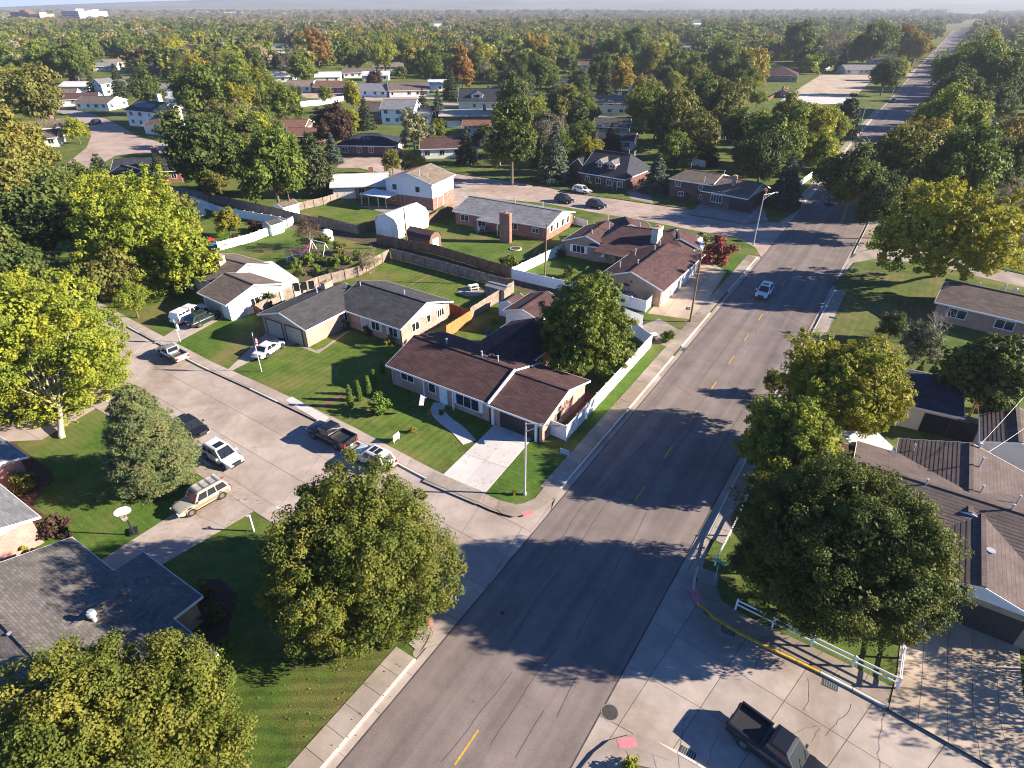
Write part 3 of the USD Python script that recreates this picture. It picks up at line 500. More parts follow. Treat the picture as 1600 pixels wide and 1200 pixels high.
for (x0, x1, y0, y1) in ((-3000, 500, 3050, 3300), (-1200, 1600, 3500, 3750), (1500, 3200, 3200, 3450)):
    solo('far_field', flat(shapely.box(x0, y0, x1, y1), .3), 'field', kind='structure')
# ---------------------------------------------------------------- buildings
def unit(a): a = np.asarray(a, float); return a / np.linalg.norm(a)
class Wing:
    """A block under a gabled (or hipped) roof: ridge from A to C, half width hw over the eaves."""
    def __init__(s, A, C, hw, ze=2.7, zr=4.3, oh=.5, end=.35, hipA=0., hipC=0., wall='brick_red', gable=None, roof=None, trim='white_paint', th=.16, hwR=None, course=None):
        s.A, s.C = np.array(A, float), np.array(C, float); s.d = unit([s.C[0] - s.A[0], s.C[1] - s.A[1], 0]); s.n = np.array([-s.d[1], s.d[0], 0])   # n = left of A->C
        s.L = np.linalg.norm((s.C - s.A)[:2]); s.hw, s.ze, s.zr, s.oh, s.end, s.hipA, s.hipC = hw, ze, zr, oh, end, hipA, hipC
        s.course = course; s.wall, s.gable, s.roof, s.trim, s.th = wall, gable or wall, roof, trim, th; s.hwR = hwR or hw
    def at(s, t, o, z): p = s.A + s.d * t + s.n * o; return np.array([p[0], p[1], z])
    def build(s, T_, roof):
        roof = s.roof or roof; wl, wr = s.hw - s.oh, s.hwR - s.oh; a, c = s.end, s.L - s.end; sl = (s.zr - s.ze) / s.hw; slr = (s.zr - s.ze) / s.hwR
        zw = s.ze - s.th * .6 + .02; b = B(); gabs = []
        for (t0, o0, t1, o1) in ((a, wl, a, -wr), (a, -wr, c, -wr), (c, -wr, c, wl), (c, wl, a, wl)):
            b.poly([s.at(t0, o0, -.05), s.at(t1, o1, -.05), s.at(t1, o1, zw), s.at(t0, o0, zw)])
        for t, h, f in ((a, s.hipA, 1), (c, s.hipC, -1)):
            if h == 0:
                q = [s.at(t, wl, zw), s.at(t, -wr, zw), s.at(t, 0, s.zr - s.th - .02 - .0)]
                gabs.append(B().poly(q if f > 0 else [q[1], q[0], q[2]]))
        T_.part('wall', b, s.wall)
        for gb in gabs: T_.part('gable', gb, s.gable)
        r = B(); z0 = s.ze; e = s.L
        RA, RC = s.at(s.hipA, 0, s.zr), s.at(e - s.hipC, 0, s.zr)
        for o, f in ((s.hw, 1), (-s.hwR, -1)):
            q = [s.at(0, o, z0), s.at(e, o, z0), RC, RA]
            r.slab(q if f < 0 else q[::-1], s.th)
        if s.hipA: r.slab([s.at(0, s.hw, z0), s.at(0, -s.hwR, z0), RA], s.th)
        if s.hipC: r.slab([s.at(e, -s.hwR, z0), s.at(e, s.hw, z0), RC], s.th)
        cs = s.course or COURSE.get(roof)
        if cs:
            stp, rise = cs
            for o, f in ((s.hw, 1), (-s.hwR, -1)):
                q = [s.at(0, o, z0), s.at(e, o, z0), RC, RA]; n_ = max(4, int(np.linalg.norm(q[3] - q[0] if not s.hipA else (q[3] + q[2] - q[0] - q[1]) / 2) / stp)); nrm = np.cross(q[1] - q[0], q[3] - q[0]); nrm /= np.linalg.norm(nrm); nrm = nrm if nrm[2] > 0 else -nrm
                for i in range(n_):
                    a_, b_ = i / n_, (i + 1) / n_; P0, P1 = q[0] * (1 - a_) + q[3] * a_, q[1] * (1 - a_) + q[2] * a_; P2, P3 = q[1] * (1 - b_) + q[2] * b_, q[0] * (1 - b_) + q[3] * b_
                    k1, k2 = nrm * (rise + .004), nrm * .004; strip = [P0 + k1, P1 + k1, P2 + k2, P3 + k2]; riser = [P0, P1, P1 + k1, P0 + k1]
                    if f > 0: strip, riser = strip[::-1], riser[::-1]
                    r.poly(strip); r.poly(riser)
        T_.part('roof', r, roof)
        if s.trim:
            k = .03; fs = []
            for o, g in ((s.hw, 1), (-s.hwR, -1)):
                fs.append((s.at(-.02, o + g * k, z0 - .1), s.at(e + .02, o + g * k, z0 - .1)))
                if not s.hipA: fs.append((s.at(-k, o, z0 - .1), s.at(-k, 0, s.zr - .1)))
                if not s.hipC: fs.append((s.at(e + k, o, z0 - .1), s.at(e + k, 0, s.zr - .1)))
            if s.hipA: fs.append((s.at(-k, s.hw, z0 - .1), s.at(-k, -s.hwR, z0 - .1)))
            if s.hipC: fs.append((s.at(e + k, s.hw, z0 - .1), s.at(e + k, -s.hwR, z0 - .1)))
            for p, q in fs: T_.part('fascia', B().beam(p, q, .05, .2), s.trim)
        rc = B(); rc.beam(s.at(s.hipA, 0, s.zr + .02), s.at(e - s.hipC, 0, s.zr + .02), .32, .05); T_.part('ridge_cap', rc, roof)
    def face(s, side, t, z):
        """A point of a wall, its along direction and outward normal. t in metres from the wall's left end seen from outside (negative: fraction)."""
        wl, wr = s.hw - s.oh, s.hwR - s.oh; Lw = s.L - 2 * s.end
        if side == 'L': n, u, o, W = s.n, -s.d, s.at(s.L - s.end, wl, 0), Lw
        elif side == 'R': n, u, o, W = -s.n, s.d, s.at(s.end, -wr, 0), Lw
        elif side == 'A': n, u, o, W = -s.d, -s.n, s.at(s.end, wl, 0), wl + wr
        else: n, u, o, W = s.d, s.n, s.at(s.L - s.end, -wr, 0), wl + wr
        if t < 0: t = -t * W
        p = o + u * t; return np.array([p[0], p[1], z]), u, n
def opening(T_, w, side, t, z, wd, ht, kind='window', shutter=None, mullion=2, frame='white_paint', doormat='garage_white'):
    p, u, n = w.face(side, t, z); up = np.array([0, 0, 1.])
    def bx(b, x0, x1, y0, y1, d0, d1): q = [p + u * x + n * d + up * y for d in (d0, d1) for x, y in ((x0, y0), (x1, y0), (x1, y1), (x0, y1))]; q = np.array(q); return b.hexa(q[[1, 0, 3, 2, 5, 4, 7, 6]][[1, 0, 3, 2, 5, 4, 7, 6]])
    h = wd / 2
    if kind == 'window':
        f = B(); k = .09
        for x0, x1, y0, y1 in ((-h - k, h + k, -k, 0), (-h - k, h + k, ht, ht + k), (-h - k, -h, 0, ht), (h, h + k, 0, ht)): bx(f, x0, x1, y0, y1, .0, .06)
        for i in range(1, mullion): x = -h + wd * i / mullion; bx(f, x - .035, x + .035, 0, ht, .0, .05)
        path = T_.part('window', f, frame)
        for i in range(mullion):
            a, c = -h + wd * i / mullion + .035 * (i > 0), -h + wd * (i + 1) / mullion - .035 * (i < mullion - 1); T_.part('pane', bx(B(), a, c, 0, ht, .004, .02), 'glass_dark', parent=path)
        if shutter:
            for sg in (-1, 1):
                x = sg * (h + k + .24); s_ = B(); bx(s_, x - .22, x + .22, -.05, ht + .05, .0, .05)
                for y in np.arange(.1, ht, .22): bx(s_, x - .17, x + .17, y, y + .09, .05, .065)
                T_.part('shutter', s_, shutter, parent=path)
    elif kind == 'garage':
        f = B(); k = .12
        for x0, x1, y0, y1 in ((-h - k, -h, 0, ht), (h, h + k, 0, ht), (-h - k, h + k, ht, ht + k)): bx(f, x0, x1, y0, y1, 0, .07)
        path = T_.part('garage_door', f, frame)
        for i in range(4): bx_ = B(); bx(bx_, -h, h, ht * i / 4 + .012, ht * (i + 1) / 4 - .012, .0, .035); T_.part('panel', bx_, doormat, parent=path)
    elif kind == 'door':
        f = B(); k = .08
        for x0, x1, y0, y1 in ((-h - k, -h, 0, ht), (h, h + k, 0, ht), (-h - k, h + k, ht, ht + k)): bx(f, x0, x1, y0, y1, 0, .06)
        path = T_.part('door_frame', f, frame); T_.part('door', bx(B(), -h, h, 0, ht, .0, .03), doormat, parent=path); T_.part('handle', bx(B(), h - .16, h - .1, .95, 1.08, .03, .08), 'metal_grey', parent=path)
    elif kind == 'plate': T_.part('gable_vent', bx(B(), -h, h, 0, ht, .0, .04), frame)
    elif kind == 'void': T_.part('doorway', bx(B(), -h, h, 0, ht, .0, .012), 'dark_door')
def chimney(T_, px, py, z, w, d, material, rz=None, zb=0., flue=True):
    c = G(px, py, z); rz = ROAD if rz is None else rz; h = z - zb
    p = T_.part('chimney', B().box([c[0], c[1], (z + zb) / 2], (w, d, h), rz), material)
    T_.part('cap', B().box([c[0], c[1], z + .04], (w + .12, d + .12, .1), rz), 'concrete_old', parent=p)
    if flue: T_.part('flue', B().disc([c[0], c[1], z + .09], min(w, d) * .22, .3, 10), 'rust_pot', parent=p)
def vent(T_, px, py, z, h=.55, r=.09, material='galvanised', capr=1.5):
    c = G(px, py, z); b = B().disc([c[0], c[1], z - .5], r, h + .5, 10); b.disc([c[0], c[1], z + h - .02], r * capr, .07, 10); T_.part('vent_pipe', b, material, smooth=40)
def dish(T_, px, py, z):
    c = G(px, py, z); m = trimesh.creation.icosphere(2, .38); m.vertices *= [1, 1, .25]; m.apply_transform(trimesh.transformations.rotation_matrix(-1.1, [1, 0, 0])); m.apply_translation(c + [0, 0, .5]); T_.part('satellite_dish', m, 'galvanised', smooth=True)
    T_.part('dish_mast', B().tube([c - [0, 0, .3], c + [0, 0, .5]], .03, 6), 'metal_grey')
COURSE = {'roof_rib': (.32, .014)}
HOUSES = []        # footprints, for keeping trees off roofs
def wg(a, c, hw, zr, ze=2.7, L=None, **k):
    return Wing(G(*a, zr), G(*c, zr), hw, ze, zr, **k)
def wc(px, py, L, ang, hw, zr, ze=2.7, **k):
    c = G(px, py, zr); a = math.radians(ang); d = np.array([math.cos(a), math.sin(a), 0]) * L / 2; return Wing(c - d, c + d, hw, ze, zr, **k)
def house(label, wings, roof, name='house', cat='house', group=None):
    w = wings[0]; loc = (w.A + w.C) / 2; loc = [loc[0], loc[1], 0]; t = T(name, label, cat, loc, math.atan2(w.d[1], w.d[0]), group); t.w = wings
    for x in wings:
        x.build(t, roof); HOUSES.append(Polygon([x.at(-.5, x.hw + .5, 0)[:2], x.at(x.L + .5, x.hw + .5, 0)[:2], x.at(x.L + .5, -x.hwR - .5, 0)[:2], x.at(-.5, -x.hwR - .5, 0)[:2]]))
    return t
def auto(t, w, sides='LRAC', n=None, z=1., wd=1.3, ht=1.15, seed=0, two=False, shutter=None, frame='white_paint'):
    r = np.random.default_rng(seed)
    for s in sides:
        W = (w.L - 2 * w.end) if s in 'LR' else 2 * (w.hw - w.oh); k = max(1, int(W / 3.6))
        for lev in ((z, z + 2.7) if two else (z,)):
            for i in range(k): opening(t, w, s, W * (i + .5 + r.uniform(-.12, .12)) / k, lev, wd * r.uniform(.75, 1.15), ht, shutter=shutter, frame=frame)
# A: the brown-roofed brick house on the corner
a1 = wg((647, 524), (806, 577), 5.1, 4.3, wall='brick_pink', gable='cream', course=(.2, .007)); a2 = Wing(a1.at(a1.L - .25, -.15, 4.05), a1.at(a1.L + 6.6, -.15, 4.05), 5.05, 2.6, 4.05, wall='brick_pink', gable='cream', course=(.2, .007))
a3 = Wing(a1.at(9.6, 1., 4.25), a1.at(9.6, 12.3, 4.25), 4.0, 2.7, 4.25, wall='brick_pink', gable='cream', course=(.2, .007))
h = house('long pink brick ranch house with dark brown roof and rear wing on the corner', [a1, a2, a3], 'roof_brown')
opening(h, a1, 'R', 2.4, 1.3, 1.8, .9, mullion=2); opening(h, a1, 'R', 7.6, .05, .95, 2.05, 'door', doormat='white_paint'); opening(h, a1, 'R', 6.0, 1.0, .9, 1.3, mullion=1); opening(h, a1, 'R', 10.9, .75, 3., 1.45, mullion=3, shutter='vinyl'); opening(h, a2, 'R', 3.4, .03, 4.8, 2.15, 'void')
opening(h, a2, 'C', 3.2, .9, .9, 1.1, mullion=1, frame='cream'); opening(h, a1, 'A', 4.5, 1.1, 1.3, 1.1); opening(h, a3, 'C', 3., 1., 1.6, 1.1); opening(h, a3, 'R', 6., 1., 1.6, 1.1)
f = B(); s0, u, n = a2.face('R', 0, 0); e2 = 5.7
for tt in (.12, e2 - .3): f.box(a2.face('R', tt + .1, 1.2)[0] + n * .12, (.24, .24, 2.45), math.atan2(u[1], u[0]))
h.part('porch_post', f, 'white_paint')
for tt in (5.1, 9.2): h.part('porch_post', B().box(a1.face('R', tt, 1.25)[0] + n * .35, (.14, .14, 2.5), math.atan2(u[1], u[0])), 'white_paint')
h.part('rake_board', B().beam(a1.at(a1.L - .05, -5.15, 2.76), a1.at(a1.L - .05, -.1, 4.36), .16, .16), 'white_paint')
for q in ((698, 536), (753, 556), (778, 563)): vent(h, *q, 4.2)
for tt, w_, s_ in ((.1, a1, 'R'), (14.05, a1, 'R')):
    p, u, n = w_.face(s_, tt, 0); h.part('downspout', B().beam(p + n * .06 + [0, 0, 0], p + n * .06 + [0, 0, 2.5], .08, .08), 'white_paint')
p = G(762, 521, 4.); h.part('flue_pipe', B().disc([p[0], p[1], 2.6], .12, 1.7, 10).disc([p[0], p[1], 4.3], .24, .14, 10), 'blue_door', smooth=40)
# B: charcoal L-shaped house
b1 = wg((560, 439), (667, 472), 5.3, 4.5, wall='brick_pink', gable='white_siding', course=(.2, .007)); b2 = wg((435, 488), (538, 441), 4.6, 4.1, ze=2.7, wall='brick_pink', gable='garage_tan', course=(.2, .007))
h = house('charcoal-roofed L-shaped ranch house with twin tan garage doors', [b1, b2], 'roof_charcoal')
for t_ in (2.15, 5.9): opening(h, b2, 'A', t_, .02, 3., 2.2, 'garage', doormat='garage_tan', frame='dark_door')
opening(h, b2, 'R', 7.4, 1., 1.3, 1.1, mullion=3); opening(h, b1, 'R', 5.2, .05, 1., 2.1, 'door', doormat='grey_siding'); opening(h, b1, 'R', 7.4, 1., 1.4, 1.2, shutter='cream'); opening(h, b1, 'R', 10.6, 1., 1.4, 1.2, shutter='cream'); opening(h, b1, 'C', 2.6, 1.2, 1.3, 1.1, mullion=2); opening(h, b1, 'C', 5.2, 1.35, .6, 1., mullion=1); opening(h, b1, 'C', 7.7, 1.3, 1.3, 1.0, mullion=3)
opening(h, b1, 'L', 5., 1., 1.6, 1.1); opening(h, b1, 'R', 6.3, .9, .5, 1.4, mullion=1)
chimney(h, 510, 440, 4.6, 1.5, .8, 'brick_pink', zb=2.); vent(h, 632, 460, 4.3); vent(h, 563, 445, 4.4, .35); vent(h, 495, 455, 4., .7)
# C: big brown house with several hips
c2 = wg((986, 424), (1056, 371), 5.3, 4.6, ze=2.7, hipC=3.5, wall='brick_tan', gable='brick_tan'); c1 = wg((935, 348), (1090, 366), 6.2, 5.0, ze=2.8, hipA=4.5, hipC=4.5, wall='brick_tan')
c3 = wg((915, 368), (950, 345), 4.4, 4.3, hipC=0, wall='brick_tan', gable='brick_tan'); c4 = wg((972, 331), (985, 350), 5., 4.7, hipA=3., wall='brick_tan'); c5 = wg((1056, 349), (1062, 372), 4., 4.6, hipA=2.6, wall='brick_tan')
h = house('large brown multi-hipped brick house with a long row of garage doors', [c2, c1, c3, c4, c5], 'roof_brown')
for i in range(4): opening(h, c2, 'R', 2.1 + i * 3.9, .02, 3.1, 2.2, 'garage', doormat='garage_white')
opening(h, c2, 'A', 4.2, 2.05, .9, .45, 'plate', frame='dark_door'); opening(h, c2, 'A', 4.9, 2.75, .35, .3, 'plate', frame='dark_door'); opening(h, c3, 'A', 2.6, 1., 2.2, 1.2, mullion=3, shutter='white_paint'); opening(h, c3, 'A', 6.3, 1., 1.2, 1.2, shutter='white_paint')
p0, u, n = c2.face('A', 4.7, 0); arch = B()
for k in range(9):
    q = math.pi * k / 8; arch.box(p0 + u * math.cos(q) * 1.5 + np.array([0, 0, .1 + math.sin(q) * 1.1]) + n * .03, (.42, .06, .3), math.atan2(u[1], u[0]))
h.part('brick_arch', arch, 'brick_dark')
pr = [G(927, 393, 2.9), G(972, 402, 2.6), G(1000, 385, 3.6), G(945, 376, 3.6)]; h.part('porch_roof', B().slab([pr[0], pr[1], pr[2], pr[3]], .15), 'roof_brown')
for q in ((935, 408), (960, 414)): p = G(*q); h.part('porch_post', B().box([p[0], p[1], 1.25], (.3, .3, 2.5), ROAD), 'brick_tan')
pr = [G(1068, 379, 2.9), G(1098, 370, 2.9), G(1100, 388, 2.75), G(1076, 392, 2.75)]; h.part('entry_canopy', B().slab(pr, .2), 'white_paint')
chimney(h, 1028, 355, 6.2, 2.4, 1.1, 'stone_cream', rz=math.radians(57), zb=3.); 
for q in ((950, 341, 4.6), (952, 354, 4.5), (925, 364, 4.3), (1031, 381, 4.5), (1023, 389, 4.4), (993, 394, 4.3), (969, 414, 3.8), (997, 411, 4.5), (1000, 353, 4.6)): vent(h, *q, .5)
dish(h, 1055, 365, 4.6)
# D: grey-roofed brick ranch
d1 = Wing(G(733, 306, 4.3), G(733, 306, 4.3) + np.array([math.cos(math.radians(-31)), math.sin(math.radians(-31)), 0]) * 21.5, 6., 2.7, 4.3, wall='brick_red', gable='white_siding')
h = house('grey-roofed red brick ranch house with a broad brick chimney', [d1], 'roof_grey')
opening(h, d1, 'R', 2.2, 1., 1.8, 1.1); opening(h, d1, 'R', 6.2, .2, 1.8, 2., mullion=2); opening(h, d1, 'R', 13.6, 1.1, 1.6, 1.1); opening(h, d1, 'R', 18.4, 1.2, 1.3, .8)
for t_ in (2., 4.4, 6.6, 8.8): opening(h, d1, 'C', t_, 1.25, .8, 1.2, mullion=1, shutter='white_paint')
chimney(h, 790, 333, 5.4, 2.2, .9, 'brick_red', rz=math.radians(-31)); vent(h, 848, 320, 4.3); vent(h, 805, 312, 4.3)
pr = d1.at(7., -5.8, 2.75), d1.at(12., -5.8, 2.75), d1.at(12., -8., 2.4), d1.at(7., -8., 2.4); h.part('patio_roof', B().slab(pr, .12), 'roof_grey')
for t_ in (7.3, 11.7): p = d1.at(t_, -7.8, 0); h.part('porch_post', B().box([p[0], p[1], 1.2], (.12, .12, 2.4), 0), 'white_paint')
# E: tall white house over brick
e1 = wg((635, 270), (673, 255), 6.2, 7.4, ze=5.5, wall='white_siding', gable='white_siding', oh=.4); h = house('two-storey white-sided house with tan roof above a brick lower floor', [e1], 'roof_tan')
for sd in 'AR':
    p, u, n = e1.face(sd, 0, 0); W = (e1.L - 2 * e1.end) if sd in 'LR' else 2 * (e1.hw - e1.oh); q = B(); a_, b_ = p + n * .06, p + u * W + n * .06; q.poly([a_, b_, b_ + [0, 0, 2.5], a_ + [0, 0, 2.5]]); q.poly([a_ + [0, 0, 2.5], b_ + [0, 0, 2.5], b_ - n * .06 + [0, 0, 2.5], a_ - n * .06 + [0, 0, 2.5]]); h.part('lower_wall', q, 'brick_red')
for t_, z_ in ((2.2, 3.6), (8., 3.6)): opening(h, e1, 'A', t_, z_, .8, .9, mullion=1, frame='dark_door')
for t_ in (1.6, 4., 8.6): p, u, n = e1.face('A', t_, 0); opening(h, e1, 'A', t_, 1.1, 1.1, 1.1)
opening(h, e1, 'R', 3.2, .1, 2.6, 2.1, 'garage'); opening(h, e1, 'R', 7., 1., 1.2, 1.1); vent(h, 655, 272, 7.2, .9); vent(h, 668, 275, 6.6, .6)
# patio cover on posts
pr = [G(562, 303, 2.8), G(604, 309, 2.8), G(622, 302, 3.), G(584, 294, 3.)]; t = T('patio_cover', 'white flat patio cover on thin posts against the two-storey white house', 'patio cover', [*pr[0][:2], 0]); t.part('cover', B().slab(pr, .14), 'membrane_white')
for q in ((566, 320), (577, 322), (592, 325), (604, 326)): p = G(*q); t.part('post', B().box([p[0], p[1], 1.35], (.12, .12, 2.7), .5), 'white_paint')
# F, G: gambrel sheds
def gambrel(name, label, A, C, w, hw_, zk, zt, roof, wall, door=None, cat='shed'):
    A, C = np.array(A), np.array(C); d = unit(np.r_[(C - A)[:2], 0]); n = np.array([-d[1], d[0], 0]); L = np.linalg.norm((C - A)[:2]); t = T(name, label, cat, [*((A + C) / 2)[:2], 0], math.atan2(d[1], d[0]))
    at = lambda x, o, z: np.array([*(A + d * x + n * o)[:2], z]); pr = [(w, hw_), (w * .72, zk), (0, zt), (-w * .72, zk), (-w, hw_)]
    b = B(); es = []
    for o in (w - .08, -w + .08): q = [at(.1, o, 0), at(L - .1, o, 0), at(L - .1, o, hw_), at(.1, o, hw_)]; b.poly(q if o < 0 else q[::-1])
    for x, f in ((.1, 1), (L - .1, -1)):
        q = [at(x, w - .08, 0)] + [at(x, o * .98, z - .06) for o, z in pr] + [at(x, -w + .08, 0)]; q = q if f < 0 else q[::-1]; es.append(B().poly(q[::-1]))
    t.part('side_wall', b, wall); [t.part('end_wall', e, wall) for e in es]; r = B()
    for (o0, z0), (o1, z1) in zip(pr[:-1], pr[1:]): r.slab([at(0, o0 * 1.04, z0), at(0, o1 * 1.04, z1), at(L, o1 * 1.04, z1), at(L, o0 * 1.04, z0)], .08)
    t.part('roof', r, roof)
    if door:
        x, wd, ht, dm = door; f = B(); xx_ = .1 - .03 if x == 'A' else L - .1 + .03
        t.part('door', B().beam(at(xx_, 0, .0), at(xx_, 0, ht), wd, .05) if False else B().box(at(xx_, 0, ht / 2), (.05, wd, ht), math.atan2(d[1], d[0])), dm)
        t.part('door_trim', f.box(at(xx_, wd / 2 + .06, ht / 2), (.07, .12, ht + .1), math.atan2(d[1], d[0])).box(at(xx_, -wd / 2 - .06, ht / 2), (.07, .12, ht + .1), math.atan2(d[1], d[0])).box(at(xx_, 0, ht + .08), (.07, wd + .24, .12), math.atan2(d[1], d[0])), 'white_paint')
    HOUSES.append(LineString([A[:2], C[:2]]).buffer(w + .6)); return t
gambrel('barn_shed', 'long white gambrel-roofed garage behind the two-storey house yard', G(601, 334, 4.4), G(651, 316, 4.4), 2.9, 2.5, 3.7, 4.4, 'membrane_white', 'white_siding', ('A', 2.4, 2.2, 'vinyl'))
gambrel('garden_shed', 'dark brown gambrel shed with white door panel beside the alley fence', G(641, 353, 3.3), G(680, 361, 3.3), 1.7, 2., 2.8, 3.3, 'roof_brown', 'brown_siding', ('C', 1.5, 1.8, 'white_paint'))
# small sheds
def shed(label, px, py, L, ang, hw, zr, ze, roof, wall, side=None, trim='white_paint', name='garden_shed', door=('A', .8, 1.9, 'white_paint')):
    w = wc(px, py, L, ang, hw, zr, ze=ze, wall=wall, gable=wall, oh=.12, end=.1, th=.08, trim=trim); t = house(label, [w], roof, name, 'shed')
    if door: opening(t, w, door[0], -.5, .02, door[1], door[2], 'door', doormat=door[3])
    return t
shed('small white shed with brown roof standing by a utility pole on the alley', 446, 314, 4.2, 57, 1.5, 2.9, 2.2, 'roof_taupe', 'vinyl'); shed('white shed with dark roof inside the white fence line', 425, 343, 3., 57, 1.3, 2.6, 2., 'roof_charcoal', 'vinyl'); shed('small white shed with dark roof at the far bend of the white fence', 303, 317, 3., -33, 1.3, 2.6, 2., 'roof_charcoal', 'vinyl')
shed('white playhouse shed with steep brown roof beside the brown-roofed back garage', 802, 463, 3.2, 57, 1.6, 2.7, 1.9, 'roof_brown', 'vinyl'); 
w = wc(836, 468, 7., 57, 3., 3.5, 2.5, wall='vinyl', gable='vinyl', oh=.3); h = house('brown-roofed white garage half hidden behind the large round tree', [w], 'roof_brown', 'back_garage', 'garage'); opening(h, w, 'A', 2.6, .02, .9, 2., 'door', doormat='white_paint'); opening(h, w, 'R', 2., .02, 2.4, 2.1, 'garage')
shed('little grey lean-to shed in the back corner of the mown yard', 778, 444, 3.6, -33, 1., 2.1, 1.8, 'roof_grey', 'fence_grey', door=None, trim=None)
# I: pale house with taupe roof behind the vans
i1 = wg((352, 426), (397, 444), 4.8, 4.2, wall='white_siding', gable='white_siding', roof='roof_taupe'); i2 = wg((322, 395), (385, 412), 5., 4.4, wall='white_siding', gable='white_siding', roof='roof_taupe')
h = house('white-sided house with taupe shingle roof and white flat patio roof', [i1, i2], 'roof_taupe'); opening(h, i1, 'R', -.4, .02, 4.4, 2.1, 'garage', doormat='garage_tan'); opening(h, i1, 'C', 4., 1., 1.2, 1.1)
pr = [G(405, 442, 2.9), G(466, 436, 2.7), G(425, 408, 2.9), G(380, 412, 3.1)]; h.part('flat_roof', B().slab(pr, .15), 'membrane_white')
q = [G(400, 470), G(462, 461)]; q1 = [pr[0] * [1, 1, 0], pr[1] * [1, 1, 0]]; wl_ = B().poly([q1[0], q1[1], pr[1] - [0, 0, .1], pr[0] - [0, 0, .1]]); wl_.poly([q1[1], pr[2] * [1, 1, 0], pr[2] - [0, 0, .1], pr[1] - [0, 0, .1]]); h.part('sunroom_wall', wl_, 'white_siding')
d_ = unit(q1[1] - q1[0]); nn = np.array([d_[1], -d_[0], 0])
for k in range(3): c = q1[0] + d_ * (5. + k * 1.1); h.part('sunroom_pane', B().box([c[0] + nn[0] * .03, c[1] + nn[1] * .03, 1.5], (.85, .05, 1.3), math.atan2(d_[1], d_[0])), 'glass_dark')
chimney(h, 343, 400, 5.2, 1.1, .8, 'stone_cream', zb=3.); vent(h, 337, 394, 4.6, .6)
# K: dark roof with dormers
k1 = wg((930, 233), (1003, 243), 7.5, 7.2, ze=3., hipC=3., wall='brick_dark', gable='white_siding', roof='roof_navy'); h = house('long dark-roofed brick house with two dormers and an open garage', [k1], 'roof_navy')
for t_ in (.36, .6):
    p = k1.at(k1.L * t_, -3.6, 0); w = Wing([*(p - k1.n * 1.9)[:2], 6.3], [*(p + k1.n * 2.)[:2], 6.3], 1.1, 5.4, 6.3, oh=.12, end=.1, wall='brick_dark', gable='tan_siding', roof='roof_weathered', th=.08); w.build(h, 'roof_weathered'); opening(h, w, 'A', -.5, 4.6, .8, .7, mullion=1)
opening(h, k1, 'R', .84 * k1.L, .02, 4.2, 2.3, 'void')
for i in range(4): opening(h, k1, 'R', 2. + i * 3., 1., 1.2, 1.2)
opening(h, k1, 'R', 9.6, .02, 1., 2.1, 'door', doormat='red' if False else 'dark_door'); vent(h, 983, 238, 6.7, .6); vent(h, 991, 241, 6.6, .7); vent(h, 993, 240, 6.6, .7)
k2 = wc(914, 245, 5., 40, 3.4, 5.6, ze=3., wall='brick_dark', roof='roof_navy'); k2.build(h, 'roof_navy')
# L: brown split-level
l1 = wg((1062, 262), (1130, 272), 5.6, 5.4, ze=4., wall='brick_dark', gable='tan_siding', hipA=2.); l2 = wg((1118, 274), (1192, 286), 5.5, 5., ze=3., wall='brick_dark', gable='cream', hwR=7.)
h = house('brown split-level house with an open carport and small brick chimney', [l1, l2], 'roof_taupe'); auto(h, l1, 'R', z=2.5, wd=1.5, seed=3); auto(h, l1, 'R', z=.6, wd=1.3, ht=.8, seed=4); opening(h, l2, 'R', 3.4, 1., 2.4, 1.5, mullion=4); opening(h, l2, 'R', 9., .02, 5., 2.3, 'void'); chimney(h, 1149, 275, 6.1, 1.2, .8, 'brick_orange', zb=3.); vent(h, 1101, 280, 6., .5); vent(h, 1132, 270, 5.6, .5)
# M: tan brick ranch at the right edge
m1 = wg((1478, 436), (1640, 470), 5., 4.4, wall='brick_orange', gable='white_siding', roof='roof_brown'); m1 = Wing(m1.A, m1.at(26, 0, 4.4), 5.3, 2.7, 4.4, wall='brick_orange', gable='white_siding'); h = house('tan brick ranch house with brown roof at the right edge', [m1], 'roof_taupe')
for t_ in (2.6, 8., 13., 18.): opening(h, m1, 'R', t_, 1., 2., 1.15)
vent(h, 1530, 446, 4.3, .4); vent(h, 1570, 452, 4.3, .7); dish(h, 1584, 458, 3.9); opening(h, m1, 'A', 4.5, 1., 1.4, 1.1)
# N: cream flat-roofed outbuilding with big glass doors
n1 = wg((1400, 590), (1505, 612), 4.2, 3.6, ze=2.9, wall='cream', gable='cream', roof='roof_navy', trim='cream'); h = house('cream garden building with dark roof and two wide sliding glass doors', [n1], 'roof_navy', 'garden_building', 'outbuilding')
for t_ in (3.8, 6.2): opening(h, n1, 'R', t_, .05, 2.2, 2.1, mullion=1, frame='dark_door')
# O: large house with ribbed brown roof, right
rA, rC = G(1440, 752, 4.7), G(1600, 808, 4.7); o1 = Wing(rA - D2 * 5., rA + D2 * 17., 6.2, 2.8, 4.7, wall='brick_tan', gable='white_siding', roof='roof_rib')
u0 = G(1518, 692, 4.4); o2 = Wing(u0, u0 - D1 * 10.5, 5.2, 2.75, 4.4, wall='brick_tan', gable='white_siding', roof='roof_rib')
l0 = G(1538, 917, 4.3); o3 = Wing(l0, l0 + D1 * 8.6, 4.5, 2.9, 4.3, oh=.4, wall='brick_tan', gable='white_siding', roof='roof_rib')
h = house('large house with ribbed brown roofs beside the big tree at the right', [o1, o2, o3], 'roof_rib'); opening(h, o3, 'A', -.5, .02, 6.2, 2.3, 'void')
for q in ((1533, 768, 4.3), (1590, 784, 4.3), (1580, 798, 4.6), (1446, 758, 4.6), (1427, 703, 3.2)): vent(h, *q, .6, .07)
vent(h, 1546, 864, 4.0, .25, .2); vent(h, 1530, 730, 4.2, 1.0, .08); vent(h, 1530, 700, 4.2, .5)
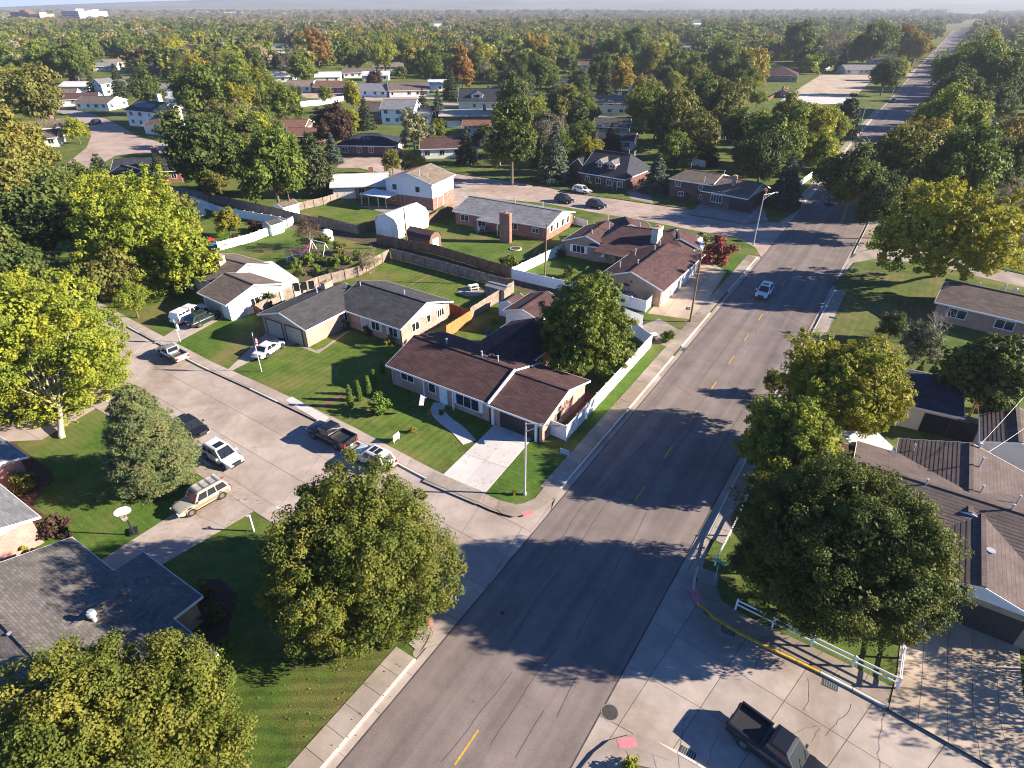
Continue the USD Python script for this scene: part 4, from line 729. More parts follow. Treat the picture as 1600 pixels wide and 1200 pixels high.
# P: weathered-roofed house bottom left; Q: grey-roofed pink block house at the left edge
r0 = G(10, 977, 4.6); p1 = Wing(r0 - D2 * 7, r0 + D2 * 11.3, 6.5, 2.7, 4.6, wall='brick_tan', gable='white_siding', course=(.22, .01)); e0 = (G(229, 862, 2.7) + G(310, 932, 2.7)) / 2; e0[2] = 3.95
p2 = Wing(e0 - D1 * 9.5, e0, 3.7, 2.72, 3.95, hipC=3.4, wall='brick_tan', gable='white_siding', course=(.22, .01)); c = G(63, 880, 2.7) + D2 * 4.2; c[2] = 4.1; p3 = Wing(c - D1 * 12, c, 4.2, 2.68, 4.1, hipC=3.8, wall='brick_tan')
h = house('bottom-left house with weathered grey-brown shingles in tree shade', [p1, p2, p3], 'roof_weathered'); vent(h, 20, 998, 4.1, .5); vent(h, 7, 1036, 3.8, .4)
c = G(146, 965, 4.05); h.part('turbine_vent', B().disc(c - [0, 0, .4], .14, .7, 12).disc(c + [0, 0, .25], .27, .3, 12).disc(c + [0, 0, .55], .18, .1, 12), 'galvanised', smooth=40); opening(h, p2, 'C', 3.2, .02, 4.6, 2.15, 'garage'); opening(h, p1, 'C', 3., 1., 1.5, 1.2)
c = G(62, 807, 2.7) - D1 * 5.2; c[2] = 4.4; q1 = Wing(c - D2 * 18, c, 5.2, 2.7, 4.4, wall='brick_rose', gable='white_siding', roof='roof_grey'); c = G(43, 713, 2.7) - D1 * 5.; c[2] = 4.3; q2 = Wing(c - D2 * 14, c, 5., 2.7, 4.3, wall='brick_rose', gable='white_siding', roof='roof_grey')
h = house('pink block house with grey shingle roof and white fascia at the left edge', [q1, q2], 'roof_grey'); opening(h, q1, 'C', 2.5, 1., 1.4, 1.1)
w = wc(1592, 662, 7., 57, 2.8, 3.6, 2.6, wall='white_siding', gable='white_siding', roof='roof_rib', oh=.2); h = house('white shed with ribbed brown roof behind the large house at the right', [w], 'roof_rib', 'garden_shed', 'shed'); opening(h, w, 'R', 3., .02, 1., 2., 'door', doormat='white_paint')
pr = [G(1310, 672, 2.7), G(1335, 700, 2.6), G(1402, 704, 2.6), G(1372, 676, 2.7)]; t = T('patio_cover', 'white flat patio cover between the yellow-green tree and the dark round tree', 'patio cover', [*pr[0][:2], 0]); t.part('cover', B().slab(pr, .14), 'membrane_white')
for p in pr: p = p * .98 + np.mean(pr, 0) * .02; t.part('post', B().box([p[0], p[1], 1.28], (.12, .12, 2.56), 0), 'white_paint')
pr = [G(1302, 690, 3.1), G(1296, 712, 2.8), G(1345, 722, 2.8), G(1340, 700, 3.1)]; w = wc(1318, 706, 8., -33, 3.2, 3.8, 2.7, wall='brick_tan', roof='roof_brown'); house('low brown-roofed wing glimpsed between the two trees east of the main road', [w], 'roof_brown')
# far houses: label, ridge middle, length, heading, half width, ridge and eave heights, roof, walls
FAR = [
 ('white house with dark roof and a glazed skylight strip, top left', 236, 158, 15, -25, 6.5, 8., 5.4, 'roof_charcoal', 'white_siding', 1), ('brown-roofed garage in front of the white house with the skylight strip', 262, 183, 13, -25, 6, 5., 2.8, 'roof_taupe', 'cream', 0),
 ('pale ranch house with taupe roof and white garage at the curving street', 155, 150, 16, -8, 6.5, 4.8, 2.8, 'roof_taupe', 'white_siding', 0), ('ranch house with brown roof between two white gables, top left', 120, 145, 17, 20, 6, 4.8, 2.8, 'roof_brown', 'cream', 0), ('white-gabled house at the left end of the row by the curving street', 94, 139, 14, 20, 6, 4.8, 2.8, 'roof_taupe', 'white_siding', 0),
 ('house with white roof among the trees, upper left', 124, 127, 16, 0, 7, 4.6, 2.8, 'roof_white', 'white_siding', 0), ('pale blue-grey two-storey house behind conifers, upper left', 166, 122, 11, 50, 5.5, 7.2, 5.2, 'roof_grey', 'grey_siding', 1), ('white house right of the tall leaning conifer, upper left', 208, 119, 15, 10, 6, 5., 2.8, 'roof_tan', 'white_siding', 0),
 ('house with grey roof and white wall near the top left clearing', 163, 97, 17, 15, 7, 5., 2.8, 'roof_grey', 'white_siding', 0), ('tan-roofed house far left in the clearing', 178, 92, 16, 40, 7, 5., 2.8, 'roof_tan', 'cream', 0), ('grey-roofed house near the orange tree, upper left', 257, 130, 16, 0, 7, 5., 2.8, 'roof_grey', 'white_siding', 0),
 ('long yellowish house beyond the white skylight house', 287, 162, 19, 5, 5, 4.6, 3., 'roof_tan', 'cream', 0), ('white gable end in the trees right of the yellowish house', 277, 143, 12, -20, 5.5, 5., 2.8, 'roof_white', 'white_siding', 0), ('taupe-roofed house behind the grey bare tree at the left', 68, 187, 13, 40, 6, 4.8, 2.8, 'roof_taupe', 'cream', 0),
 ('white house at far left below the large olive tree', 57, 203, 12, 20, 5, 4.5, 2.7, 'roof_taupe', 'white_siding', 0), ('white-roofed house right of the yellow tree, upper middle', 512, 112, 15, 10, 7, 5., 2.8, 'roof_white', 'white_siding', 0), ('dull red-roofed ranch house left of the purple-red tree', 522, 126, 19, 0, 7.5, 5., 2.8, 'roof_red', 'brick_dark', 0),
 ('blue-white flat-fronted house behind the gabled row, upper middle', 587, 111, 16, 5, 6, 4.8, 3., 'roof_white', 'grey_siding', 0), ('grey-roofed house with white garage doors, left of the twin gables', 585, 130, 18, -10, 8, 5.2, 2.8, 'roof_grey', 'white_siding', 0), ('grey-roofed house with twin white gables, upper middle', 637, 128, 20, 12, 8.5, 5.8, 2.9, 'roof_taupe', 'white_siding', 0),
 ('white-gabled long house behind the twin-gabled house', 560, 106, 20, 15, 6, 5., 2.8, 'roof_taupe', 'white_siding', 0), ('grey-roofed house high in the middle of the trees', 607, 83, 18, 0, 8, 5.2, 2.8, 'roof_grey', 'tan_siding', 0), ('tan gable house below the grey roof in the middle of the trees', 607, 96, 20, 5, 8, 5.2, 2.8, 'roof_tan', 'cream', 0),
 ('two-storey grey-white house beside the dark conifers, middle', 625, 155, 13, -5, 6, 8., 5.4, 'roof_grey', 'white_siding', 1), ('tan brick house with chimney right of the yellow columnar tree', 592, 160, 13, -25, 6.5, 5.2, 2.9, 'roof_taupe', 'brick_orange', 0), ('white low wing in front of the two-storey grey-white house', 660, 168, 9, -5, 5, 4.8, 2.8, 'roof_grey', 'white_siding', 0),
 ('dull red hip-roofed house left of the purple tree', 455, 186, 12, 0, 6, 4.6, 2.8, 'roof_red', 'brick_dark', 0), ('lower dull red roof joined behind the purple tree', 476, 199, 11, 0, 5, 4.6, 2.8, 'roof_red', 'brick_dark', 0), ('navy hip-roofed brick house with white garage door', 578, 208, 18, -4, 7, 5.2, 2.9, 'roof_navy', 'brick_dark', 2),
 ('long flat pale-roofed building with brown front, middle', 737, 174, 24, 3, 8.5, 4.3, 4., 'concrete_tan', 'brown_siding', 0), ('brown-roofed white porch house in front of the flat pale building', 752, 187, 13, 0, 5.5, 4.5, 2.8, 'roof_red', 'white_siding', 0), ('dark-roofed house with white dormer and parked cars, upper middle', 750, 138, 18, -3, 7.5, 7.6, 3., 'roof_navy', 'white_siding', 3),
 ('brown-roofed white house half hidden by dark conifers, middle', 700, 214, 17, 8, 6.5, 4.8, 2.8, 'roof_brown', 'white_siding', 0), ('low white-roofed brick house with square brick chimney', 562, 271, 13, 8, 5.5, 4.4, 2.8, 'roof_white', 'brick_orange', 4), ('cream two-storey house with tan roof and white chimney', 956, 149, 14, -10, 6.5, 6.6, 4.4, 'roof_tan', 'cream', 5),
 ('tan two-storey house with dark windows behind the dormered house', 958, 184, 12, -12, 6, 6.4, 4.4, 'roof_charcoal', 'tan_siding', 1), ('white garage wing of the tan house behind the dormered roof', 965, 206, 12, -20, 4.5, 4.5, 2.7, 'roof_navy', 'white_siding', 0), ('brown-roofed white house right of the golden tree', 1007, 120, 14, -20, 6, 7.2, 5., 'roof_brown', 'white_siding', 1),
 ('dark brown-roofed house with salmon wing, upper middle', 892, 123, 19, 3, 7, 5., 2.9, 'roof_navy', 'brick_orange', 0), ('salmon-roofed garage in front of the dark house', 894, 133, 12, -15, 6, 4.6, 2.8, 'roof_red', 'white_siding', 0), ('small salmon-roofed house far off above the golden tree', 916, 95, 14, -15, 6, 5., 2.8, 'roof_red', 'white_siding', 0),
 ('grey gabled house at the left edge of the spruce group', 829, 147, 13, -60, 6, 5., 2.9, 'roof_grey', 'grey_siding', 0), ('pale house far off between the trees above the olive masses', 1073, 72, 16, 10, 7, 5.5, 3., 'roof_grey', 'white_siding', 0), ('navy-roofed house beside a lawn right of the olive trees', 1097, 127, 18, 0, 7, 4.8, 2.8, 'roof_navy', 'brick_dark', 0),
 ('brown-roofed house right of the large olive trees', 1188, 178, 17, -10, 7, 4.8, 2.8, 'roof_brown', 'cream', 0), ('white roof piece showing between the olive trees', 1119, 192, 10, -30, 4.5, 4.2, 2.8, 'roof_white', 'white_siding', 0), ('brown hip-roofed building beside the pale parking lot', 1222, 103, 20, -22, 11, 7.5, 3.4, 'roof_brown', 'brick_tan', 6),
 ('long grey ranch house beyond the parking lot', 1350, 101, 28, -2, 7, 5.2, 2.9, 'roof_grey', 'grey_siding', 0), ('brown-roofed ranch house behind the long grey house', 1385, 89, 22, -8, 8, 5.6, 2.9, 'roof_brown', 'tan_siding', 0), ('navy-roofed house at the right beyond the road trees', 1567, 60, 18, 0, 8, 5.5, 3., 'roof_navy', 'tan_siding', 0),
 ('small pale building near the top right road', 1236, 59, 18, -10, 7, 5.2, 3., 'roof_tan', 'white_siding', 0), ('pale house among trees at the top middle', 686, 124, 12, 10, 6, 5., 2.8, 'roof_white', 'white_siding', 0), ('small pale house far off in the upper middle trees', 1088, 36, 22, 0, 9, 6., 3.5, 'roof_white', 'white_siding', 0), ('white gable among orange trees far off, upper middle', 686, 37, 24, 20, 9, 7., 4., 'roof_white', 'white_siding', 0),
 ('white house with grey roof left of the red-brown tree, upper left', 440, 72, 20, 10, 8, 5.5, 3., 'roof_grey', 'white_siding', 0), ('white-walled house below the bare grey trees, upper left of middle', 437, 112, 17, 10, 7, 5., 2.9, 'roof_white', 'white_siding', 0), ('pale-roofed house in the trees just left of the purple-red tree', 470, 125, 14, 0, 7, 5., 2.9, 'roof_tan', 'white_siding', 0),
 ('brown garden shed by the parking lot corner', 1226, 139, 6, 57, 3, 3.6, 2.4, 'roof_brown', 'brown_siding', 0), ('grey-roofed house right of the yellow road tree', 1590, 330, 14, -33, 6, 4.6, 2.8, 'roof_taupe', 'tan_siding', 0), ('pale-roofed house under the gold tree at the right edge', 1570, 186, 16, -5, 5, 4.4, 2.8, 'roof_white', 'white_siding', 0)]
for i, (lb, px, py, L, an, hw, zr, ze, rf, wl, ex) in enumerate(FAR):
    w = wc(px, py, L, an, hw, zr, ze, wall=wl, gable='white_siding' if ex == 2 else wl, roof=rf, hipA=hw * .9 if ex in (2, 6) else 0, hipC=hw * .9 if ex in (2, 6) else 0); t = house(lb, [w], rf)
    auto(t, w, 'RAC', seed=i, two=ze > 4.3, wd=1.5, ht=1.25, frame='white_paint')
    if ex == 1 and i == 0:
        for k in range(5): a_ = [w.at(3 + k * 1.9, -1.6, 0), w.at(4.7 + k * 1.9, -1.6, 0), w.at(4.7 + k * 1.9, -4.2, 0), w.at(3 + k * 1.9, -4.2, 0)]; zz = lambda o: zr - abs(o) * (zr - ze) / hw + .08; t.part('skylight', B().slab([[*p[:2], zz(o)] for p, o in zip(a_, (1.6, 1.6, 4.2, 4.2))], .05), 'solar')
        chimney(t, 247, 147, 9.5, 1.6, 1.2, 'stone_cream', zb=4.)
    elif L > 11 and ex != 1: opening(t, w, 'R' if i % 2 else 'C', -.22 if i % 2 else -.5, .02, min(4.6, hw), 2.15, 'garage')
    if ex in (4, 5, 3) or i % 4 == 1: p = w.at(L * .7, 1., zr); t.part('chimney', B().box([p[0], p[1], zr - .2], (1.1, .8, 2.6), math.radians(an)), 'brick_red' if ex != 5 else 'white_siding')
    if ex == 3: d = Wing(w.at(L * .45, -hw * .72, 6.9), w.at(L * .45, hw * .3, 6.9), 2.6, 5.6, 6.9, oh=.2, end=.1, wall='white_siding', roof='roof_brown', th=.1); d.build(t, 'roof_brown'); opening(t, d, 'A', -.5, 4.6, 2.2, 1., mullion=2)
rh = np.random.default_rng(5); FR = []
while len(FR) < 26:
    x, y = rh.uniform(-.8, .85), rh.uniform(430, 1150); p = np.array([x * y, y, 0]); px, py, d = PX(p)
    if not (20 < px < 1400) or any(math.hypot(px - f[1], (py - f[2]) * 2.5) < 30 for f in FAR) or any(math.hypot(p[0] - q[0][0], p[1] - q[0][1]) < 38 for q in FR) or Point(p[:2]).buffer(14).intersects(carriage): continue
    FR.append((p, px, py, rh.integers(0, 4), rh.integers(0, 4), rh.uniform(-35, 35), rh.uniform(13, 19)))
FR.sort(key=lambda q: q[1]); ORDN = ['%s' % o for o in 'leftmost,second,third,fourth,fifth,sixth,seventh,eighth,ninth,tenth,eleventh,twelfth,thirteenth,fourteenth,fifteenth,sixteenth,seventeenth,eighteenth,nineteenth,twentieth,twenty-first,twenty-second,twenty-third,twenty-fourth,twenty-fifth,rightmost'.split(',')]
for i, (p, px, py, a, b, an, L) in enumerate(FR):
    w = wc(px, py, L, an, 6.5, 5., 2.9, wall=['white_siding', 'cream', 'white_siding', 'tan_siding'][b], roof=['roof_grey', 'roof_taupe', 'roof_charcoal', 'roof_tan'][a]); q = Wing(p - w.d * L / 2 + [0, 0, 5.], p + w.d * L / 2 + [0, 0, 5.], 6.5, 2.9, 5., wall=w.wall, roof=w.roof)
    t = house('%s-roofed %s house far off among trees, %s of the scattered far houses from the left' % (['grey', 'taupe', 'charcoal', 'tan'][a], ['white', 'cream', 'white', 'tan'][b], ORDN[i]), [q], w.roof, group='scattered far houses'); auto(t, q, 'RAC', seed=200 + i)
# R: red-brick house with navy roofs at the end of the fence line
r1 = wc(232, 246, 16, 14, 6., 5.2, 2.9, wall='brick_red', gable='brick_red', roof='roof_navy'); r2 = wc(205, 262, 11, -40, 5., 5., 2.9, wall='brick_red', roof='roof_navy'); h = house('red brick house with navy roofs and white trim under the dark trees', [r1, r2], 'roof_navy'); chimney(h, 240, 230, 6.6, 1.5, .9, 'brick_red', zb=3.); auto(h, r1, 'RA', seed=4)
# city blocks and white sheds far off
def block(label, x0, x1, yb, yt, dep, wall, floors, pane='glass_dark', slant=0.):
    a, b = G(x0, yb), G(x1, yb); z = height((x0 + x1) / 2, yb, yt); u = unit(b - a); n = np.array([-u[1], u[0], 0]); L = np.linalg.norm(b - a); c = (a + b) / 2 + n * dep / 2; t = T('office_building', label, 'building', [c[0], c[1], 0], math.atan2(u[1], u[0]))
    t.part('wall', B().box([c[0], c[1], z / 2], (L, dep, z), math.atan2(u[1], u[0])), wall); t.part('roof_plant', B().box([c[0], c[1], z + 2.2], (L * .3, dep * .5, 4.4), math.atan2(u[1], u[0])), wall)
    for k in range(floors): t.part('window_band', B().box((a + b) / 2 - n * .15 + [0, 0, z * (k + .55) / floors], (L * .94, .4, z / floors * .42), math.atan2(u[1], u[0])), pane)
block('brown slab office block on the horizon, top left', 21, 50, 36, 19, 60, 'brick_dark', 6); block('pale pink end of the brown office block on the horizon', 51, 66, 36, 22, 60, 'brick_pink', 6); block('blue glass office tower on the horizon, left half', 101, 128, 37, 17, 70, 'grey_siding', 7, 'solar'); block('white office tower joined to the blue glass tower on the horizon', 130, 153, 35, 18, 60, 'white_siding', 7, 'solar')
WH = [(500, 552, 40, 36), (553, 620, 38, 33), (170, 200, 22, 19), (290, 322, 24, 18), (350, 380, 26, 21), (452, 470, 15, 12), (480, 520, 17, 11), (540, 575, 14, 9), (575, 600, 15, 11), (610, 640, 12, 8), (640, 660, 14, 10), (680, 700, 13, 9), (860, 870, 13, 9), (935, 945, 12, 9), (1080, 1092, 8, 4), (440, 460, 26, 22), (245, 262, 46, 43), (720, 735, 12, 8), (255, 308, 47, 44), (75, 106, 37, 34)]
for i, (x0, x1, yb, yt) in enumerate(WH):
    yb = max(yb, 15.5); a, b = G(x0, yb), G(x1, yb); z = max(5., min(16, (yb - yt) * abs(G(800, yb)[1]) / FOC * .9)); u = unit(b - a); n = np.array([-u[1], u[0], 0]); c = (a + b) / 2 + n * 20
    t = T('warehouse', None, 'warehouse', [c[0], c[1], 0], math.atan2(u[1], u[0])); L = np.linalg.norm(b - a)
    tag(t.prim, 'long low white warehouse on the far plain, %s from the left of the far sheds' % ['eleventh', 'thirteenth', 'second', 'fifth', 'sixth', 'eighth', 'ninth', 'twelfth', 'fourteenth', 'fifteenth', 'sixteenth', 'seventeenth', 'nineteenth', 'twentieth', 'twenty-first', 'seventh', 'third', 'eighteenth', 'fourth', 'first'][i], None, 'white sheds on the far plain')
    w = Wing([*(c - u * L / 2)[:2], z + 2], [*(c + u * L / 2)[:2], z + 2], 20., z, z + 2, oh=.3, end=.2, wall='white_siding', roof='roof_white' if i != 18 else 'roof_red', trim=None); w.build(t, 'roof_white')
# ---------------------------------------------------------------- trees
def quads(c, n, size, aspect, r, fold=.25):
    """Leaf blades: centres c, normals n; a four-cornered folded blade each (two triangles)."""
    k = len(c); t = r.normal(size=(k, 3)); t -= (t * n).sum(1, keepdims=True) * n; t /= np.linalg.norm(t, axis=1, keepdims=True) + 1e-9; b = np.cross(n, t)
    s = np.broadcast_to(size, (k,))[:, None]; v = np.stack([c - t * s * .5, c + b * s * aspect * .5 + n * s * fold * .5, c + t * s * .5, c - b * s * aspect * .5 + n * s * fold * .5], 1)
    f = np.arange(k)[:, None] * 4; return v.reshape(-1, 3), np.vstack([f + [0, 1, 2], f + [0, 2, 3]])
def crown(seed, R=5., Hc=4.5, lobes=14, n=6000, leaf=.5, clump=.9, open_=0., up=.35, flatbase=.55, per=44, fill=.22):
    """A broad crown about the origin: uneven lobes on limbs, tufts standing out on the lobes, leaves round the tufts; deep gaps between. Its reach is R level and Hc up."""
    r = np.random.default_rng(seed); i = np.arange(lobes); ph = i * 2.399 + r.uniform(0, 6) + r.normal(0, .25, lobes); zz = 1 - 2 * (i + .5) / lobes + r.normal(0, .06, lobes); zz = np.clip(zz, -1, 1)
    zz = np.where(zz < 0, zz * flatbase, zz); rr = np.sqrt(np.maximum(0, 1 - zz ** 2)); D = np.stack([rr * np.cos(ph), rr * np.sin(ph), zz], 1)
    q = r.uniform(.5, .86, lobes)[:, None]; C = D * q * [R, R, Hc]; rad = r.uniform(.22, .44, lobes) * R * (1.25 - .3 * q[:, 0]); k0 = max(2, lobes // 5)
    C = np.vstack([C, C[:k0] * .35, [0, 0, 0]]); rad = np.r_[rad, np.full(k0, R * .34), R * .42]
    nc = max(26, n // per); w = rad ** 2 / (rad ** 2).sum(); k = r.choice(len(C), nc * 3, p=w); d = r.normal(size=(nc * 3, 3)) + unit([.001, 0, 1]) * up * .4; d /= np.linalg.norm(d, axis=1, keepdims=True)
    p = C[k] + d * rad[k][:, None] * r.uniform(.75, 1.12, nc * 3)[:, None]; ins = np.zeros(len(p), bool)
    for c, a in zip(C, rad): ins |= np.linalg.norm(p - c, axis=1) < a * .7
    keep = ~ins
    if open_: keep &= r.random(len(p)) > open_ * (meshkit.noise(p / (R * .35), seed) > .52)
    p, d = p[keep][:nc], d[keep][:nc]; m = max(3, n // max(1, len(p))); f_ = R / np.percentile(np.hypot(p[:, 0], p[:, 1]) + clump * .5, 96); fz = Hc / np.percentile(p[:, 2] + clump * .5, 98); p = p * [f_, f_, fz]; C = C * [f_, f_, fz]
    cs = clump * r.uniform(.55, 1.3, len(p)); o = r.normal(size=(len(p), m, 3)); o /= np.linalg.norm(o, axis=2, keepdims=True) + 1e-9; o *= (r.random((len(p), m, 1)) ** .33) * cs[:, None, None] * [1, 1, .8]
    nn = o / (cs[:, None, None]) * 1.05 + d[:, None] * .45 + r.normal(size=o.shape) * .55 + np.array([.12, 0, .35]); nn = nn.reshape(-1, 3); nn /= np.linalg.norm(nn, axis=1, keepdims=True) + 1e-9
    c = (p[:, None] + o).reshape(-1, 3); sz = leaf * r.uniform(.6, 1.3, len(c))
    if fill:      # the shaded leaves inside the lobes
        kf = r.choice(len(C), int(n * fill), p=w); df = r.normal(size=(len(kf), 3)); df /= np.linalg.norm(df, axis=1, keepdims=True); cf = C[kf] + df * (rad[kf] * f_ * r.uniform(.25, .85, len(kf)))[:, None]; nf = df + r.normal(0, .4, df.shape); nf /= np.linalg.norm(nf, axis=1, keepdims=True); c, nn, sz = np.vstack([c, cf]), np.vstack([nn, nf]), np.r_[sz, np.full(len(kf), leaf * 1.9)]
    return (*quads(c, nn, sz, .72, r), C, rad)
def limbs(C, R, h, zc, seed, r0, k=7, lean=(0, 0)):
    """Trunk to the crown's lobes; z is from the ground."""
    r = np.random.default_rng(seed); fork = np.array([lean[0] * .4, lean[1] * .4, max(1.2, zc - R * .75)]); b = B()
    b.tube([[0, 0, -.25], [0, 0, .12], [fork[0] * .3, fork[1] * .3, fork[2] * .45], fork, [lean[0], lean[1], zc]], [r0 * 1.55, r0 * 1.15, r0 * .92, r0 * .8, r0 * .35], k)
    for c in C[:-1]:
        e = np.array([c[0], c[1], c[2] + zc]); m = fork + (e - fork) * .5 + np.array([0, 0, .12 * R]) + r.normal(0, .06 * R, 3); b.tube([fork + [0, 0, r.uniform(-.1, .3) * R * .3], m, e], [r0 * .38, r0 * .24, r0 * .1], 5, cap=False)
        for _ in range(3):
            d = unit(r.normal(size=3) + [0, 0, .3]) * R * .28; b.tube([m + (e - m) * r.uniform(.3, 1), e + d * .6, e + d], [r0 * .14, r0 * .09, r0 * .03], 4, cap=False)
    return b
def conifer(seed, R=3., h=9., n=5000, leaf=.5, z0=.25, power=.85, round_=0., tiers=17, droop=.25):
    """Whorls of drooping boughs; needles as narrow blades."""
    r = np.random.default_rng(seed); cs, ns = [], []
    for t in range(tiers):
        f = (t + r.uniform(-.3, .3)) / tiers; f = min(max(f, 0), .985); rad = R * (1 - f) ** power * (1. if not round_ else min(1, .62 + f * 1.6)); nb = max(4, int(11 * (rad / R) + 4)); z = z0 + f * (h - z0)
        for k in range(nb):
            a = 6.283 * k / nb + r.uniform(-.35, .35) + t * .7; L = rad * r.uniform(.78, 1.12); m = max(6, int(n / tiers / 11 * (rad / R + .25)))
            s = r.random(m) ** .5; wd = (.12 + .2 * (1 - s)) * L + .12; y = r.normal(0, 1, m) * wd * .55; zz = z - droop * L * s ** 1.5 + r.normal(0, .14, m) * (h / tiers) * 1.2 + (.25 * h / tiers) * s
            cs.append(np.stack([np.cos(a) * s * L - np.sin(a) * y, np.sin(a) * s * L + np.cos(a) * y, zz], 1)); nn = np.stack([np.cos(a) * .55 + 0 * s, np.sin(a) * .55 + 0 * s, .75 + 0 * s], 1) + r.normal(0, .38, (m, 3)); ns.append(nn)
    c = np.vstack(cs); nn = np.vstack(ns); nn /= np.linalg.norm(nn, axis=1, keepdims=True); m = c[:, 2] > .05; c, nn = c[m], nn[m]
    return quads(c, nn, leaf * r.uniform(.7, 1.3, len(c)), .42, r)
def bare(seed, R=4., h=9., r0=.18, depth=4):
    """Leafless branching."""
    r = np.random.default_rng(seed); b = B()
    def go(p, d, L, rad, k):
        m = p + d * L * .5 + r.normal(0, .05 * L, 3); e = p + d * L; b.tube([p, m, e], [rad, rad * .85, rad * .6], 5 if k > 1 else 3, cap=False)
        if k:
            for _ in range(3 if k > 1 else 4):
                q = unit(d + r.normal(0, .55, 3) + [0, 0, .15]); go(p + (e - p) * r.uniform(.6, 1.), q, L * r.uniform(.55, .8), rad * .55, k - 1)
    for _ in range(4): go(np.array([0, 0, h * .16]), unit(r.normal(0, .5, 3) + [0, 0, 1.]), h * .3, r0 * .7, depth)
    b.tube([[0, 0, -.2], [0, 0, h * .2]], [r0 * 1.4, r0], 7); return b

# class prims: shapes x leaf kinds, unit size (crown radius 5 m) and scaled per tree
protos = {}; stage.CreateClassPrim('/World/tree_kinds')
def cls(kind, col):
    """The class prim for a tree shape and foliage; made when first needed."""
    key = f'{kind}_{col}'.replace('-', '_')
    if key in protos: return protos[key]
    path = '/World/tree_kinds/' + key; UsdGeom.Xform.Define(stage, path)
    def put(nm, m, mt, smooth=False): v, f, uv = as_mesh(m); usdkit.mesh(stage, f'{path}/{nm}', (v, f), MATS[mt], smooth=smooth)
    base, sd = kind[:-1], int(kind[-1]); seed = sd * 101 + 7
    if base == 'round':       # h = 10.6, crown centre 6.1, radius 5, half height 4.5
        v, f, C, rad = crown(seed, 5., 4.4, 13 + sd, 9000, .42, .95); put('crown', (v + [0, 0, 6.1], f), 'leaf_' + col); put('trunk', limbs(C, 5., 10.6, 6.1, seed, .26), 'bark', True); protos[key] = (path, 6.1, 5., 10.6)
    elif base == 'open':      # airy, several limbs showing
        v, f, C, rad = crown(seed, 5., 4.2, 17 + sd, 6500, .4, .8, open_=.7, flatbase=.8); put('crown', (v + [0, 0, 6.2], f), 'leaf_' + col); put('trunk', limbs(C, 5., 10.6, 6.2, seed, .24), 'bark', True); protos[key] = (path, 6.2, 5., 10.6)
    elif base == 'tall':      # taller oval
        v, f, C, rad = crown(seed, 4., 5.6, 14 + sd, 7500, .42, .8); s = 1.25; put('crown', (v * s + [0, 0, 8.2], f), 'leaf_' + col); put('trunk', limbs(C * s, 5., 15., 8.2, seed, .28), 'bark', True); protos[key] = (path, 8.2, 5., 15.)
    elif base == 'twiggy':    # thin grey-brown crown
        v, f, C, rad = crown(seed, 5., 4.4, 17, 3400, .32, .9, open_=.7, per=30, fill=0); put('crown', (v + [0, 0, 6.1], f), 'leaf_' + col); put('trunk', limbs(C, 5., 10.6, 6.1, seed, .22), 'bark_pale', True); protos[key] = (path, 6.1, 5., 10.6)
    elif base == 'spruce':    # R 3, h 10
        v, f = conifer(seed, 3., 10., 5200, .62); put('crown', (v, f), 'leaf_' + col); put('trunk', B().tube([[0, 0, -.2], [0, 0, 5], [0, 0, 9.6]], [.22, .14, .03], 7), 'bark', True); protos[key] = (path, 0., 3., 10.)
    elif base == 'pine':      # R 3.6, h 9, rounder
        v, f = conifer(seed, 3.6, 9., 5200, .66, 1., .6, 1., 13, .1); put('crown', (v, f), 'leaf_' + col); put('trunk', B().tube([[0, 0, -.2], [0, 0, 4], [0, 0, 8.4]], [.24, .17, .04], 7), 'bark', True); protos[key] = (path, 0., 3.6, 9.)
    elif base == 'shrub':     # radius 1, centre .8
        v, f, C, rad = crown(seed, 1., .8, 9, 1100, .16, .24, flatbase=.9, per=26); put('foliage', (v + [0, 0, .75], f), 'leaf_' + col); put('stem', B().tube([[0, 0, -.1], [.02, 0, .5], [.05, .03, .9]], [.05, .04, .02], 5), 'bark'); protos[key] = (path, .75, 1., 1.55)
    elif base == 'far':       # cheap crown for the far wood, radius 5
        v, f, C, rad = crown(seed, 5., 4.6, 9, 620, 1.3, 1.5, flatbase=.8, per=20); put('crown', (v + [0, 0, 5.2], f), 'leaf_' + col); protos[key] = (path, 5.2, 5., 9.6)
    return protos[key]
TREES = []     # (position, radius, name, description pieces, px, py)
COLN = {'fresh': 'fresh green', 'linden': 'olive-green', 'green': 'green', 'dark': 'dark green', 'lime': 'bright lime-green', 'yellow': 'yellow-green', 'olive': 'dull olive', 'gold': 'golden', 'orange': 'orange-tinged', 'purple': 'purple-brown', 'redbush': 'crimson', 'bare': 'grey-brown thin-leaved', 'blue': 'blue-grey', 'pine': 'dark', 'spruce': 'grey-green', 'palepine': 'pale silvery', 'hedge': 'light green', 'flower': 'orange-flowered'}
KINDN = {'round': ('broadleaf_tree', 'round-crowned tree', 'tree'), 'open': ('broadleaf_tree', 'loose-crowned tree', 'tree'), 'tall': ('broadleaf_tree', 'tall oval tree', 'tree'), 'twiggy': ('bare_tree', 'tree', 'tree'), 'spruce': ('spruce_tree', 'spruce', 'tree'), 'pine': ('pine_tree', 'pine', 'tree'), 'shrub': ('shrub', 'shrub', 'shrub')}
rt = np.random.default_rng(21)
